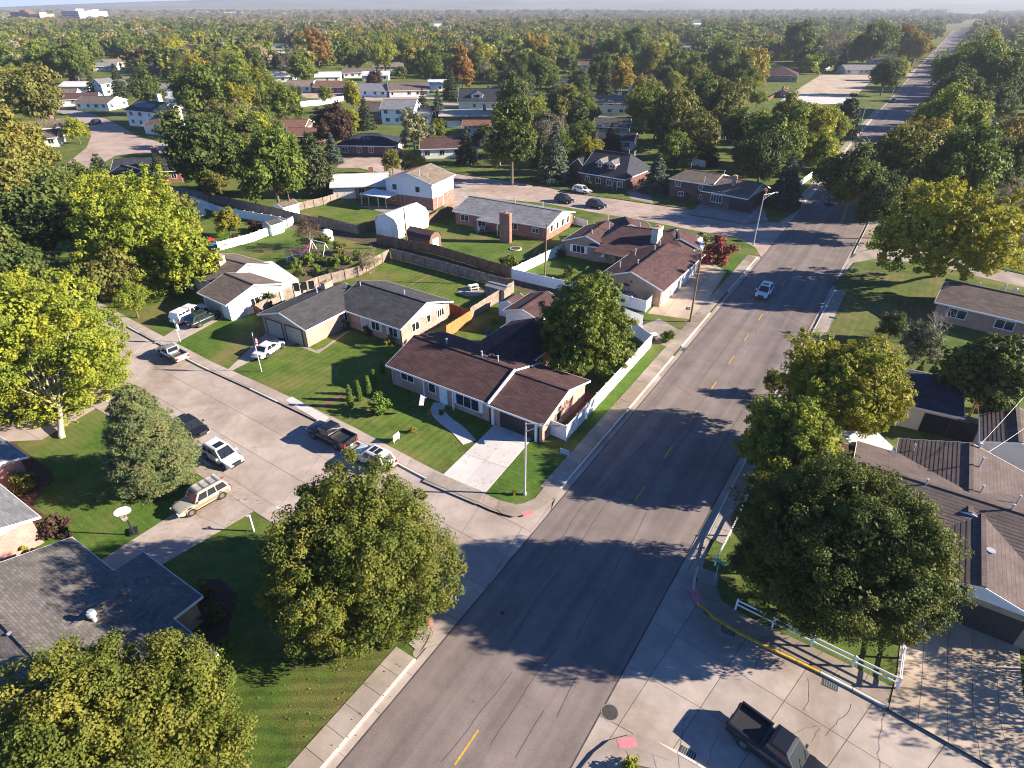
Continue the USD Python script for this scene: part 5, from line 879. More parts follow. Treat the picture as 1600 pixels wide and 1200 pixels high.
def place(pos, s, sz, kind, col, px, py, label=None, group=None, rz=None):
    path, zc, R, h = cls(kind, col); nm, ds, cat = KINDN[kind[:-1]]; p = numbered('/World', nm); x = UsdGeom.Xform.Define(stage, p); x.AddTranslateOp().Set(Gf.Vec3d(float(pos[0]), float(pos[1]), float(pos[2]))); x.AddRotateZOp().Set(float(rt.uniform(0, 360)) if rz is None else rz); x.AddScaleOp().Set(Gf.Vec3f(float(s), float(s), float(sz)))
    x.GetPrim().GetReferences().AddInternalReference(path); x.GetPrim().SetInstanceable(True)
    TREES.append(dict(prim=x.GetPrim(), pos=np.array(pos), r=R * s, px=px, py=py, desc=f'{COLN[col]} {ds}', cat=cat, label=label, group=group, h=h * sz)); return x
def tree(px, py, rx, kind, col, label=None, squash=1.):
    """A broad tree by its crown's middle and half width in the photograph."""
    path, zc, R, h = cls(kind, col); s = 1.
    for _ in range(12): g = G(px, py, zc * s * squash); s = rx * PX(g)[2] / FOC / R
    place([g[0], g[1], 0], s, s * squash, kind, col, px, py, label)
def cone(px, yb, yt, rx, kind, col, label=None):
    """A conifer by its foot, its top and its half width."""
    path, zc, R, h = cls(kind, col); g = G(px, yb); z = height(px, yb, yt); place(g, rx * PX(g)[2] / FOC / R, z / h, kind, col, px, (yb + yt) / 2, label)
def bush(px, py, rx, col, label=None, squash=1.):
    path, zc, R, h = cls('shrub1', col); s = .5
    for _ in range(8): g = G(px, py, zc * s * squash); s = rx * PX(g)[2] / FOC / R
    place([g[0], g[1], 0], s, s * squash, 'shrub%d' % (1 + int(px) % 2), col, px, py, label)
def big(px, py, rx, col, label, seed, Hk=.9, n=26000, leaf=.3, clump=.62, lobes=26, open_=0., trunk=None, bark='bark', zc=None, flatbase=.55, k=7, per=60):
    """A foreground tree with leaves of its own."""
    R = 5.
    for _ in range(12): zc_ = (zc or 1.22 * R * Hk) if trunk is None else 1.; g = G(px, py, zc or R * 1.15); R = rx * PX(g)[2] / FOC
    z = zc or R * 1.15; base = np.array([g[0], g[1], 0]) if trunk is None else G(*trunk); t = T('broadleaf_tree', label, 'tree', base)
    v, f, C, rad = crown(seed, R, R * Hk, lobes, n, leaf, clump, open_, flatbase=flatbase, per=per); off = g - base
    t.part('crown', (v + [g[0], g[1], z], f), 'leaf_' + col); b = limbs(C + [off[0], off[1], 0], R, z + R * Hk, z, seed, R * .034, k, lean=(off[0], off[1])); tv, tf, _ = b.get(); t.part('trunk', (tv + base, tf), bark, smooth=True)
    TREES.append(dict(prim=t.prim, pos=base, r=R, px=px, py=py, desc='', cat='tree', label=label, group=None, h=z + R))
# foreground
big(556, 872, 152, 'linden', 'large dense olive-green tree on the near corner lawn, bottom middle', 11, .95, 105000, .165, .62, 34, per=135, zc=5.3)
big(186, 1172, 200, 'linden', 'large spreading olive-green tree over the roof, bottom-left corner', 12, .8, 112000, .16, .62, 38, zc=5.4, per=135)
big(1316, 862, 150, 'linden', 'huge dark olive-green tree behind the white rail fence, right', 13, .84, 112000, .18, .65, 40, per=130, zc=6.3, flatbase=.45)
big(1236, 690, 76, 'lime', 'rounded light green tree touching the left side of the huge dark tree', 14, .85, 26000, .24, .5, 22, zc=4.7)
big(1312, 606, 92, 'yellow', 'broad yellow-green tree beside the cream garden building', 15, .8, 34000, .25, .5, 28, zc=6.8)
big(72, 545, 122, 'lime', 'bright lime tree with pale trunk on the left front lawn', 16, 1.0, 60000, .25, .62, 38, .15, trunk=(97, 683), bark='bark_pale', zc=5.9, flatbase=.85)
big(212, 372, 98, 'lime', 'large patchy lime-yellow tree left of the taupe-roofed white house', 17, .95, 40000, .32, .75, 34, .45, zc=7.)
big(915, 515, 76, 'green', 'big round dark green tree inside the white fence beside the brown-roofed house', 18, 1.05, 36000, .28, .5, 32, zc=5.4)
big(1490, 368, 103, 'yellow', 'tall golden-yellow tree with forked trunk right of the main road', 19, .72, 22000, .42, .75, 24, .5, trunk=(1460, 432), zc=9.)
big(1545, 588, 66, 'fresh', 'leafy green tree at the right edge above the white shed', 20, .9, 15000, .36, .55, 18)
for a in [(290, 400, 50, 'open1', 'lime'), (170, 430, 45, 'open2', 'olive'), (150, 330, 52, 'round2', 'yellow'), (262, 330, 44, 'open3', 'olive'), (205, 465, 28, 'round1', 'lime'), (60, 345, 72, 'round3', 'dark'), (20, 410, 60, 'round1', 'dark'), (95, 300, 40, 'round2', 'dark'), (130, 285, 34, 'open2', 'green'), (20, 300, 60, 'round2', 'olive'),
          (25, 235, 62, 'round1', 'olive'), (50, 145, 46, 'open2', 'olive'), (92, 203, 17, 'twiggy1', 'bare'), (118, 202, 18, 'round2', 'lime'), (60, 95, 27, 'round1', 'green'), (113, 95, 28, 'round2', 'green'), (15, 88, 20, 'round3', 'green'), (230, 140, 30, 'round1', 'dark'), (268, 78, 22, 'round3', 'yellow'), (306, 108, 24, 'open1', 'gold'), (312, 142, 44, 'open2', 'green'), (372, 120, 30, 'round2', 'lime'), (378, 158, 30, 'round3', 'yellow'), (345, 180, 26, 'open3', 'olive'),
          (312, 232, 62, 'round3', 'dark'), (372, 250, 40, 'round1', 'green'), (425, 265, 56, 'round2', 'green'), (388, 215, 34, 'round3', 'dark'), (440, 225, 34, 'round1', 'green'), (330, 285, 24, 'open2', 'olive'), (355, 347, 21, 'round2', 'yellow'), (483, 360, 24, 'twiggy2', 'purple'), (520, 197, 34, 'round2', 'purple'), (445, 160, 28, 'open1', 'green'), (425, 145, 26, 'round1', 'lime'), (405, 130, 22, 'round2', 'yellow'), (612, 250, 18, 'open1', 'olive'), (646, 257, 22, 'open2', 'olive'),
          (645, 205, 22, 'tall1', 'palepine'), (665, 208, 16, 'open3', 'palepine'), (683, 200, 16, 'open1', 'green'), (551, 150, 15, 'tall2', 'yellow'), (548, 190, 14, 'tall1', 'yellow'), (585, 123, 14, 'round3', 'purple'), (600, 85, 24, 'round1', 'lime'), (545, 88, 22, 'round2', 'green'), (670, 98, 26, 'round3', 'green'), (722, 108, 20, 'tall3', 'orange'), (750, 90, 22, 'round1', 'yellow'), (640, 78, 22, 'round2', 'yellow'), (495, 75, 18, 'tall1', 'orange'), (455, 98, 22, 'twiggy3', 'bare'), (800, 150, 34, 'round1', 'dark'),
          (470, 105, 24, 'round3', 'green'), (800, 218, 42, 'tall2', 'dark'), (760, 215, 20, 'round2', 'dark'), (835, 172, 26, 'round3', 'lime'), (880, 172, 26, 'tall1', 'olive'), (815, 130, 22, 'round1', 'dark'), (845, 115, 28, 'round2', 'green'), (838, 75, 24, 'round3', 'gold'), (848, 95, 26, 'open1', 'olive'), (888, 85, 20, 'round1', 'lime'), (972, 120, 19, 'tall2', 'gold'), (1020, 92, 28, 'round2', 'olive'), (938, 112, 18, 'tall1', 'dark'), (965, 80, 24, 'round1', 'green'), (990, 70, 26, 'round2', 'green'),
          (1055, 185, 52, 'open1', 'olive'), (1010, 165, 34, 'open2', 'green'), (1085, 215, 40, 'open3', 'olive'), (1130, 165, 46, 'open2', 'olive'), (1100, 150, 34, 'round1', 'green'), (1160, 205, 34, 'round2', 'dark'), (1215, 215, 50, 'round3', 'green'), (1265, 205, 44, 'open1', 'yellow'), (1280, 235, 30, 'round2', 'lime'), (1170, 240, 30, 'round1', 'dark'), (1230, 180, 34, 'round1', 'olive'), (1175, 105, 30, 'open1', 'gold'), (1130, 90, 26, 'round2', 'green'), (1150, 120, 26, 'round3', 'dark'),
          (1335, 280, 54, 'round1', 'dark'), (1400, 255, 62, 'open1', 'olive'), (1450, 235, 54, 'open2', 'gold'), (1500, 260, 62, 'round2', 'green'), (1560, 255, 48, 'round3', 'dark'), (1390, 320, 44, 'round2', 'dark'), (1475, 190, 52, 'round1', 'lime'), (1425, 225, 36, 'open3', 'yellow'), (1570, 215, 36, 'open1', 'gold'), (1515, 110, 48, 'open2', 'green'), (1540, 90, 36, 'round1', 'yellow'), (1570, 125, 44, 'round3', 'dark'), (1500, 150, 40, 'round2', 'dark'), (1480, 112, 24, 'round1', 'green'), (1555, 165, 30, 'round2', 'dark'),
          (1590, 310, 34, 'twiggy1', 'bare'), (1385, 117, 24, 'round2', 'dark'), (1290, 78, 20, 'twiggy2', 'bare'), (1320, 80, 22, 'twiggy3', 'bare'), (1305, 62, 20, 'twiggy1', 'bare'), (1355, 70, 30, 'round1', 'dark'), (1380, 62, 26, 'round2', 'green'), (1412, 64, 16, 'tall1', 'orange'), (1434, 72, 24, 'round3', 'gold'), (1450, 48, 28, 'round1', 'green'), (1535, 45, 24, 'round2', 'olive'), (1570, 40, 26, 'round3', 'green'), (1290, 45, 26, 'round1', 'green'), (1250, 60, 26, 'round2', 'green'), (1440, 532, 34, 'open1', 'palepine'), (1395, 510, 23, 'round2', 'dark'), (1210, 595, 20, 'open1', 'olive'), (1340, 655, 26, 'round3', 'yellow'), (1168, 872, 30, 'round2', 'dark'), (1215, 905, 36, 'round3', 'dark'),
          (575, 405, 20, 'twiggy3', 'bare'), (1085, 115, 26, 'round1', 'olive'), (1055, 105, 24, 'round3', 'green'), (905, 130, 20, 'round2', 'dark')]: tree(*a)
big(245, 690, 10, 'spruce', 'x', 1, n=10) if False else None
# the dense egg-shaped spruce on the left lawn has needles of its own
g_ = G(252, 752); v, f = conifer(5, 4.5, height(252, 752, 606) * 1.02, 64000, .24, .1, .5, 1., 32, .12); t = T('spruce_tree', 'dense egg-shaped grey-green spruce on the lawn beside the parked white SUV', 'tree', g_); t.part('crown', (v + g_, f), 'leaf_spruce'); t.part('trunk', B().tube([g_ - [0, 0, .2], g_ + [0, 0, 5.]], [.25, .05], 7), 'bark')
TREES.append(dict(prim=t.prim, pos=g_, r=3.3, px=245, py=690, desc='', cat='tree', label='set', group=None, h=8.))
for a in [(148, 146, 108, 11, 'spruce1', 'pine'), (192, 152, 98, 16, 'spruce2', 'pine'), (165, 290, 240, 20, 'pine1', 'pine'), (120, 132, 104, 12, 'spruce1', 'pine'), (497, 305, 205, 36, 'pine2', 'pine'), (573, 202, 150, 18, 'spruce1', 'pine'), (522, 254, 205, 17, 'spruce2', 'blue'), (662, 182, 138, 13, 'spruce1', 'pine'), (686, 190, 140, 16, 'spruce2', 'blue'), (707, 156, 106, 15, 'spruce1', 'pine'), (700, 150, 98, 10, 'spruce2', 'pine'), (730, 256, 196, 20, 'spruce2', 'pine'), (865, 284, 190, 30, 'spruce1', 'blue'), (845, 262, 200, 18, 'spruce2', 'pine'),
          (1024, 300, 238, 27, 'spruce2', 'blue'), (1222, 322, 238, 30, 'spruce1', 'blue'), (1313, 224, 145, 28, 'pine1', 'pine'), (1105, 258, 198, 20, 'spruce1', 'pine'), (920, 182, 132, 15, 'spruce1', 'blue'), (945, 150, 82, 16, 'spruce2', 'pine'), (1272, 108, 58, 18, 'spruce1', 'pine'), (1312, 112, 76, 12, 'spruce2', 'pine'), (1250, 84, 60, 8, 'spruce1', 'blue'), (955, 235, 190, 20, 'spruce2', 'pine'), (900, 225, 150, 28, 'pine1', 'pine'), (330, 302, 272, 22, 'pine2', 'pine'), (255, 285, 240, 16, 'pine1', 'pine'), (1565, 185, 140, 20, 'spruce2', 'pine')]: cone(*a)
# small planting
for i, (x, yb, yt) in enumerate([(549, 636, 600), (562, 626, 594), (577, 617, 587), (586, 604, 577), (598, 584, 566)]):
    g = G(x, yb); z = height(x, yb, yt); v, f = conifer(60 + i, .38, z, 2200, .2, .02, .42, .3, 16, .05); v[:, 2] -= z * .5; t = T('columnar_shrub', 'slim light green columnar shrub, %s of the row of five on the striped lawn' % ('nearest', 'second nearest', 'middle one', 'second farthest', 'farthest')[i], 'shrub', g, group='row of columnar shrubs')
    t.part('foliage', (v + g + [0, 0, z * .5], f), 'leaf_hedge'); t.part('stem', B().tube([g - [0, 0, .1], g + [0, 0, z * .7]], .03, 5), 'bark')
for a in [(595, 632, 21, 'hedge', 'feathery light green shrub beside the five slim columnar shrubs'), (85, 824, 25, 'purple', 'round dark purple bush at the corner of the pink block house'), (35, 752, 24, 'flower', 'orange and green flowering bush in the curved bed at the left edge'), (1122, 392, 26, 'redbush', 'crimson-leaved bush on the lawn corner of the big brown-roofed house'), (1100, 378, 16, 'palepine', 'pale grassy shrub against the brown-roofed house, left of the crimson bush'), (1042, 525, 13, 'hedge', 'round light green shrub at the alley mouth beside the white fence end'), (1021, 531, 4, 'olive', None),
          (413, 468, 18, 'dark', 'rounded dark shrub against the white house end wall'), (535, 503, 11, 'green', 'green shrub in the front corner of the charcoal-roofed house'), (576, 516, 9, 'dark', 'dark shrub under the front windows of the charcoal-roofed house'), (608, 532, 9, 'yellow', 'yellow-green shrub under the front wall of the charcoal-roofed house'), (500, 525, 6, 'dark', None), (770, 500, 6, 'yellow', 'tiny yellow-green sapling on the lawn behind the brown-roofed house'), (800, 410, 14, 'green', 'leafy garden plants at the end of the grey ranch house lawn'), (786, 408, 8, 'green', None),
          (985, 1196, 16, 'yellow', 'small yellow-green shrub on the bottom kerb corner'), (803, 770, 5, 'gold', 'little gold-leaved plant by the lamp post foot'), (335, 955, 22, 'dark', 'dark shrub in the shaded bed beside the bottom-left house'), (318, 925, 16, 'dark', None), (350, 1010, 14, 'hedge', None), (462, 412, 10, 'hedge', None), (480, 405, 12, 'hedge', None), (500, 402, 11, 'green', None), (520, 408, 12, 'hedge', None), (540, 405, 11, 'green', None), (470, 425, 9, 'green', None), (495, 420, 10, 'hedge', None), (515, 425, 9, 'green', None), (440, 430, 8, 'green', None), (455, 445, 9, 'hedge', None), (560, 398, 10, 'green', None), (530, 388, 12, 'olive', None), (508, 372, 10, 'olive', None),
          (890, 425, 11, 'dark', None), (875, 395, 8, 'dark', None), (915, 395, 8, 'green', None), (925, 440, 10, 'twig', None), (645, 672, 6, 'gold', None), (690, 644, 5, 'dark', None), (735, 640, 5, 'green', None), (752, 648, 5, 'gold', None), (1465, 665, 9, 'dark', None), (1500, 672, 9, 'dark', None), (1515, 676, 10, 'dark', None), (30, 855, 14, 'yellow', None), (60, 860, 10, 'dark', None), (1570, 985, 10, 'dark', None), (370, 372, 9, 'purple', None), (352, 382, 7, 'purple', None), (395, 352, 10, 'purple', None), (405, 356, 9, 'purple', None), (920, 290, 9, 'dark', None), (950, 280, 8, 'dark', None), (1095, 300, 8, 'dark', None), (1075, 305, 7, 'dark', None)]:
    bush(a[0], a[1], a[2], 'palepine' if a[3] == 'twig' else a[3], a[4])
for x in (1385, 1404, 1426, 1447): cone(x, 606, 562, 12, 'spruce2', 'dark', 'dark pointed evergreen in the short row behind the yellow-green tree, %s' % {1385: 'leftmost', 1404: 'second from left', 1426: 'third from left', 1447: 'rightmost'}[x])
g = G(1452, 530); b = bare(3, h=4.6, r0=.11); v, f, _ = b.get(); t = T('bare_tree', 'bleached leafless tree at the corner of the tan brick ranch house', 'tree', g); t.part('branches', (v + g, f), 'bark_pale', smooth=True); TREES.append(dict(prim=t.prim, pos=g, r=2., px=1452, py=490, desc='', cat='tree', label='set', group=None, h=4.))
for a in [(1760, 1010, 60, 'twiggy1', 'bare'), (1850, 1090, 80, 'twiggy2', 'bare'), (1720, 940, 46, 'open1', 'green')]: tree(*a)
rl = np.random.default_rng(77); lc = []
for x, y, r_, n_ in ((-9, 32, 8, 250), (-14, 22, 10, 220), (-33, 45, 9, 700), (25, 36, 9, 900), (14, 56, 7, 500), (-26, 40, 8, 400), (28, 60, 8, 400), (57, 88, 10, 500), (-34, 72, 10, 500), (-5, 48, 8, 250), (-20, 62, 10, 250)):
    q = rl.normal(0, r_ * .55, (n_, 2)) + [x, y]; lc.append(q)
lc = np.vstack(lc); onr = shapely.contains_xy(carriage, lc[:, 0], lc[:, 1]); roofs = unary_union(HOUSES); lc, onr = lc[~shapely.contains_xy(roofs, lc[:, 0], lc[:, 1])], onr[~shapely.contains_xy(roofs, lc[:, 0], lc[:, 1])]; keep = ~onr | (rl.random(len(lc)) < .12); lc, onr = lc[keep], onr[keep]
nl_ = rl.normal(0, .25, (len(lc), 3)) + [0, 0, 1]; nl_ /= np.linalg.norm(nl_, axis=1, keepdims=True); solo('fallen_leaves', quads(np.column_stack([lc, np.where(onr, RZ + .03, .07)]), nl_, rl.uniform(.07, .15, len(lc)), .7, rl), 'leaf_gold', 'scattered dry fallen leaves on the lawns and pavements under the near trees', 'leaves', kind='stuff')
# the wood of the suburb: single trees to about 300 of a kind, the rest as one object
occ = unary_union(HOUSES + [carriage.buffer(1.)]).buffer(1.5); shapely.prepare(occ); protect = [(f[1], f[2] + 2, max(9, f[3] * .7 * FOC / PX(G(f[1], f[2]))[2])) for f in FAR]
CLEAR = [(a - w_ * .8, a + w_ * .8, b_ - 8, b_ + 2) for a, b_, w_ in protect] + [(1228, 1362, 117, 158), (98, 236, 178, 268), (66, 140, 162, 188), (1440, 1476, 60, 110), (1476, 1512, 36, 62)]
rf = np.random.default_rng(99); xy = []
TP = np.array([t['pos'][:2] for t in TREES]); TR = np.array([t['r'] for t in TREES])
def scatter(y0, y1, cell, rmin, rmax):
    out = []; ys = np.arange(y0, y1, cell)
    for y in ys:
        half = y * .98 + 60
        for x in np.arange(-half, half, cell):
            p = np.array([x, y]) + rf.uniform(-.45, .45, 2) * cell; out.append((p[0], p[1], rf.uniform(rmin, rmax)))
    return np.array(out)
cand = np.vstack([scatter(150, 420, 12.2, 3.6, 6.8), scatter(420, 900, 12., 4.5, 8.), scatter(900, 1500, 16, 5.5, 9.), scatter(1500, 3000, 30, 7, 11), scatter(3000, 4200, 60, 10, 17)])
ok = ~shapely.contains_xy(occ, cand[:, 0], cand[:, 1]); cand = cand[ok]
CL = {'near': (['green', 'dark', 'lime', 'yellow', 'olive', 'gold', 'orange', 'bare', 'pine', 'purple', 'blue'], [.27, .18, .11, .10, .16, .03, .01, .07, .05, .02, .01]), 'mid': (['green', 'dark', 'lime', 'yellow', 'olive', 'gold', 'orange', 'bare', 'pine'], [.33, .24, .06, .07, .16, .03, .01, .09, .04]), 'far': (['green', 'dark', 'olive', 'bare'], [.12, .13, .12, .63])}
far_pts = {}; nsolo = 0
open_world = unary_union([poly([(1200, 300), (1600, 420), (1600, 700), (1250, 700)]), poly([(-200, 340), (1200, 340), (1200, 1200), (-200, 1200)]), lot_old.buffer(6), lot_new.buffer(14)]); shapely.prepare(open_world)
for x, y, r in cand:
    if open_world.contains(Point(x, y)): continue
    if len(TP) and y < 600 and (np.hypot(TP[:, 0] - x, TP[:, 1] - y) < (TR + r) * .72).any(): continue
    px, py, d = PX([x, y, r * .9]); rx = r * FOC / d
    if not (-rx - 60 < px < 1660 + rx): continue
    # keep what the photograph leaves open: roofs in view, streets, the lot
    pb = PX([x, y, 0]); top_ = PX([x, y, r * 1.9])[1]
    cb = pb[1] - (pb[1] - top_) * .8
    if any(abs(px - (x0 + x1) / 2) < (x1 - x0) / 2 + rx * .55 and top_ < y1 and pb[1] > y0 + 2 for x0, x1, y0, y1 in CLEAR): continue
    if y < 420 and any(top_ < q[1] < pb[1] and abs(px - q[0]) < rx for q in ((200, 205), (150, 220), (175, 170), (1240, 135), (1300, 140), (1270, 160), (1340, 190), (1375, 165), (1410, 130), (560, 250), (600, 262), (700, 285), (480, 150), (540, 157), (640, 225), (690, 245), (720, 250), (590, 235), (1345, 205), (1290, 285))): continue
    band = 'near' if y < 520 else 'mid' if y < 1250 + 250 * math.sin(x / 170.) else 'far'; names, pr_ = CL[band]; pr_ = np.array(pr_) / sum(pr_); col = rf.choice(names, p=pr_)
    if y < 560 and nsolo < 270:
        kind = ('spruce%d' % rf.integers(1, 3)) if col in ('pine', 'blue') else ('twiggy%d' % rf.integers(1, 4)) if col == 'bare' else rf.choice(['round1', 'round2', 'round3', 'open1', 'open2', 'tall1', 'tall2'], p=[.2, .2, .2, .12, .1, .09, .09])
        path, zc, R, h = cls(kind, col); s = r / R * (.62 if col in ('pine', 'blue') else 1.); place([x, y, 0], s, s * rf.uniform(.85, 1.15) * (.95 if 'tall' not in kind else .85), kind, col, px, py); nsolo += 1
    else: far_pts.setdefault((('far%d' % rf.integers(1, 4)), 'dark' if col == 'pine' else col), []).append((x, y, r))
pi = UsdGeom.PointInstancer.Define(stage, '/World/distant_trees'); tag(pi.GetPrim(), 'far-off wood of green, olive and grey-brown trees reaching to the horizon', 'trees', None, 'stuff')
pos, idx, sc, rot, pp = [], [], [], [], []
for k, ((kind, col), pts) in enumerate(far_pts.items()):
    path, zc, R, h = cls(kind, col); q = UsdGeom.Xform.Define(stage, '/World/distant_trees/kinds/' + kind + '_' + col); q.GetPrim().GetReferences().AddInternalReference(path); pp.append(q.GetPath())
    for x, y, r in pts: pos.append((x, y, 0.)); idx.append(k); s = r / R; sc.append((s, s, s * rf.uniform(.8, 1.15) * (.75 if y > 1500 else 1))); a = rf.uniform(0, math.pi); rot.append(Gf.Quath(math.cos(a), 0, 0, math.sin(a)))
pi.CreatePrototypesRel().SetTargets(pp); pi.CreateProtoIndicesAttr(Vt.IntArray(idx)); pi.CreatePositionsAttr(Vt.Vec3fArray([Gf.Vec3f(*map(float, p)) for p in pos])); pi.CreateScalesAttr(Vt.Vec3fArray([Gf.Vec3f(*map(float, p)) for p in sc])); pi.CreateOrientationsAttr(Vt.QuathArray(rot))
print('solo', nsolo, 'far', len(pos), 'trees', len(TREES))
# ---------------------------------------------------------------- fences
def fence(label, px, kind='wood', h=1.8, mt='fence_grey', step=2.4, group=None, name='fence', world=None):
    pts = GL(px) if world is None else world; t = T(name, label, 'fence', [*pts[0][:2], 0], group=group); r = np.random.default_rng(int(abs(pts[0][0] * 31 + pts[0][1] * 17)) % 9999)
    for a0, b0 in zip(pts[:-1], pts[1:]):
        p = resample(np.array([a0, b0]), step); d = unit(b0 - a0); n = np.array([-d[1], d[0], 0]); az = math.atan2(d[1], d[0])
        for q in p[:-1] if (b0 is not pts[-1]) else p:
            if kind == 'vinyl': c = t.part('post', B().box(q + [0, 0, h / 2 + .04], (.13, .13, h + .08), az), mt); t.part('post_cap', B().box(q + [0, 0, h + .11], (.17, .17, .05), az), mt, parent=c)
            elif kind == 'rail': t.part('post', B().box(q + [0, 0, h / 2], (.12, .12, h), az), mt)
            else: t.part('post', B().box(q - n * .06 + [0, 0, h / 2], (.1, .1, h + .04), az), mt)
        for a, b in zip(p[:-1], p[1:]):
            L = np.linalg.norm(b - a); m = (a + b) / 2
            if kind == 'vinyl':
                f = B(); k = 12
                for i in range(k): f.box(m + d * (i + .5 - k / 2) * (L - .13) / k + [0, 0, h / 2] + n * (.004 if i % 2 else -.004), ((L - .13) / k - .006, .04, h - .22), az)
                c = t.part('panel', f, mt, kind='stuff'); t.part('top_rail', B().box(m + [0, 0, h - .06], (L - .13, .07, .12), az), mt, parent=c); t.part('bottom_rail', B().box(m + [0, 0, .1], (L - .13, .07, .12), az), mt, parent=c)
            elif kind == 'rail':
                for z in (h * .48, h * .86): t.part('rail', B().beam(a + [0, 0, z + r.normal(0, .012)], b + [0, 0, z + r.normal(0, .012)], .05, .13), mt)
            elif kind == 'block':
                for j in range(5):
                    for i in range(6): t.part('block', B().box(m + d * (i + .5 - 3 + .25 * (j % 2 - .5)) * L / 6 + [0, 0, h * (j + .5) / 5], (L / 6 - .015, .2, h / 5 - .012), az), mt)
            else:
                f = B(); k = int(L / .15)
                for i in range(k): hh = h + r.normal(0, .025); f.box(m + d * (i + .5 - k / 2) * L / k + [0, 0, hh / 2 + .03] + n * r.normal(.02, .006), (L / k - .012, .022, hh), az)
                t.part('panel', f, mt, kind='stuff')
                for z in (.45, h - .3): t.part('rail', B().box(m - n * .03 + [0, 0, z], (L - .1, .05, .09), az), mt)
    return t
fence('long white vinyl privacy fence between the corner house and the main road pavement', [(848, 674), (884, 689), (1016, 543)], 'vinyl', 1.85, 'vinyl')
fence('short white vinyl fence return at the alley end of the corner yard', [(1016, 543), (985, 520), (950, 505)], 'vinyl', 1.85, 'vinyl'); fence('white vinyl gate fence in the alley behind the round dark tree', [(975, 503), (1003, 514)], 'vinyl', 2., 'vinyl')
fence('white vinyl fence along the alley in front of the big brown-roofed house', [(800, 436), (885, 456), (920, 462), (1008, 488), (1034, 460)], 'vinyl', 1.75, 'vinyl'); fence('white vinyl fence between the grey ranch house and the brown-roofed house lawn', [(801, 434), (893, 389)], 'vinyl', 1.75, 'vinyl')
fence('weathered board fence along the far side of the alley', [(590, 381), (680, 398), (800, 434)], 'wood', 1.8, 'fence_brown'); fence('weathered grey fence closing the striped back yard along the alley', [(613, 404), (700, 427), (803, 456)], 'wood', 1.8, 'fence_grey')
fence('board fence between the striped back yard and the corner house', [(803, 456), (740, 496), (735, 500)], 'wood', 1.8, 'fence_grey'); fence('short reddish fence closing the gap beside the charcoal-roofed house', [(700, 490), (737, 503)], 'wood', 1.7, 'fence_red')
fence('fresh orange board fence behind the corner house', [(737, 503), (698, 528)], 'wood', 1.8, 'fence_new'); fence('board fence rising behind the charcoal-roofed house toward the garden', [(402, 494), (440, 472), (500, 448), (560, 432), (610, 404)], 'wood', 1.7, 'fence_grey')
fence('reddish board gate fence left of the twin garage doors', [(400, 492), (422, 506)], 'wood', 1.6, 'fence_red'); fence('long dark board fence along the upper side of the alley', [(226, 292), (300, 309), (420, 335), (470, 348), (560, 366)], 'wood', 1.8, 'fence_grey'); fence('brown board fence beside the white barn yard', [(500, 350), (562, 366), (600, 352)], 'wood', 1.7, 'fence_brown')
fence('pale board fence between the two back yards by the white shed', [(462, 330), (506, 320), (560, 302)], 'wood', 1.6, 'fence_grey'); fence('orange-brown board fence behind the brown gambrel shed', [(660, 356), (700, 335), (708, 330)], 'wood', 1.7, 'fence_brown')
fence('white vinyl fence curving along the upper alley past the garden toys', [(300, 318), (345, 335), (440, 352), (452, 356)], 'vinyl', 1.7, 'vinyl'); fence('white vinyl fence of the lawn beside the taupe-roofed house', [(342, 392), (395, 378), (445, 358), (460, 350)], 'vinyl', 1.6, 'vinyl')
fence('far white fence wall beyond the trees along the pink street', [(470, 167), (505, 164), (545, 156)], 'vinyl', 2.2, 'vinyl', 4.); fence('low white fence in front of the dormered house lawn', [(1043, 250), (1080, 258), (1102, 262)], 'vinyl', 1.8, 'vinyl', 3.)
fence('small white fence at the end of the grey ranch house', [(897, 350), (918, 356)], 'vinyl', 1.4, 'vinyl'); fence('white fence beside the blue spruce at the back street corner', [(1248, 292), (1268, 278)], 'vinyl', 1.6, 'vinyl')
fence('white two-rail fence along the east street in front of the huge dark tree', [(1149, 952), (1400, 1076)], 'rail', 1.15, 'white_paint', 2.6); fence('white two-rail fence beside the tan drive of the ribbed-roof house', [(1400, 1076), (1412, 985)], 'rail', 1.15, 'white_paint', 2.6); fence('white rail fence running beside the main road pavement into tree shade', [(1117, 883), (1140, 838), (1178, 758)], 'rail', 1., 'white_paint', 3.2)
fence('tan block garden wall between the cream building and the white shed', [(1490, 668), (1548, 684)], 'block', 1.7, 'cream', 2.4); fence('grey board fence behind the parking lot', [(1283, 114), (1302, 103)], 'vinyl', 2., 'vinyl', 4.)
fence('wooden fence strip along the left edge of the pale parking lot', [(1200, 158), (1232, 140)], 'wood', 1.5, 'fence_brown', 3.)
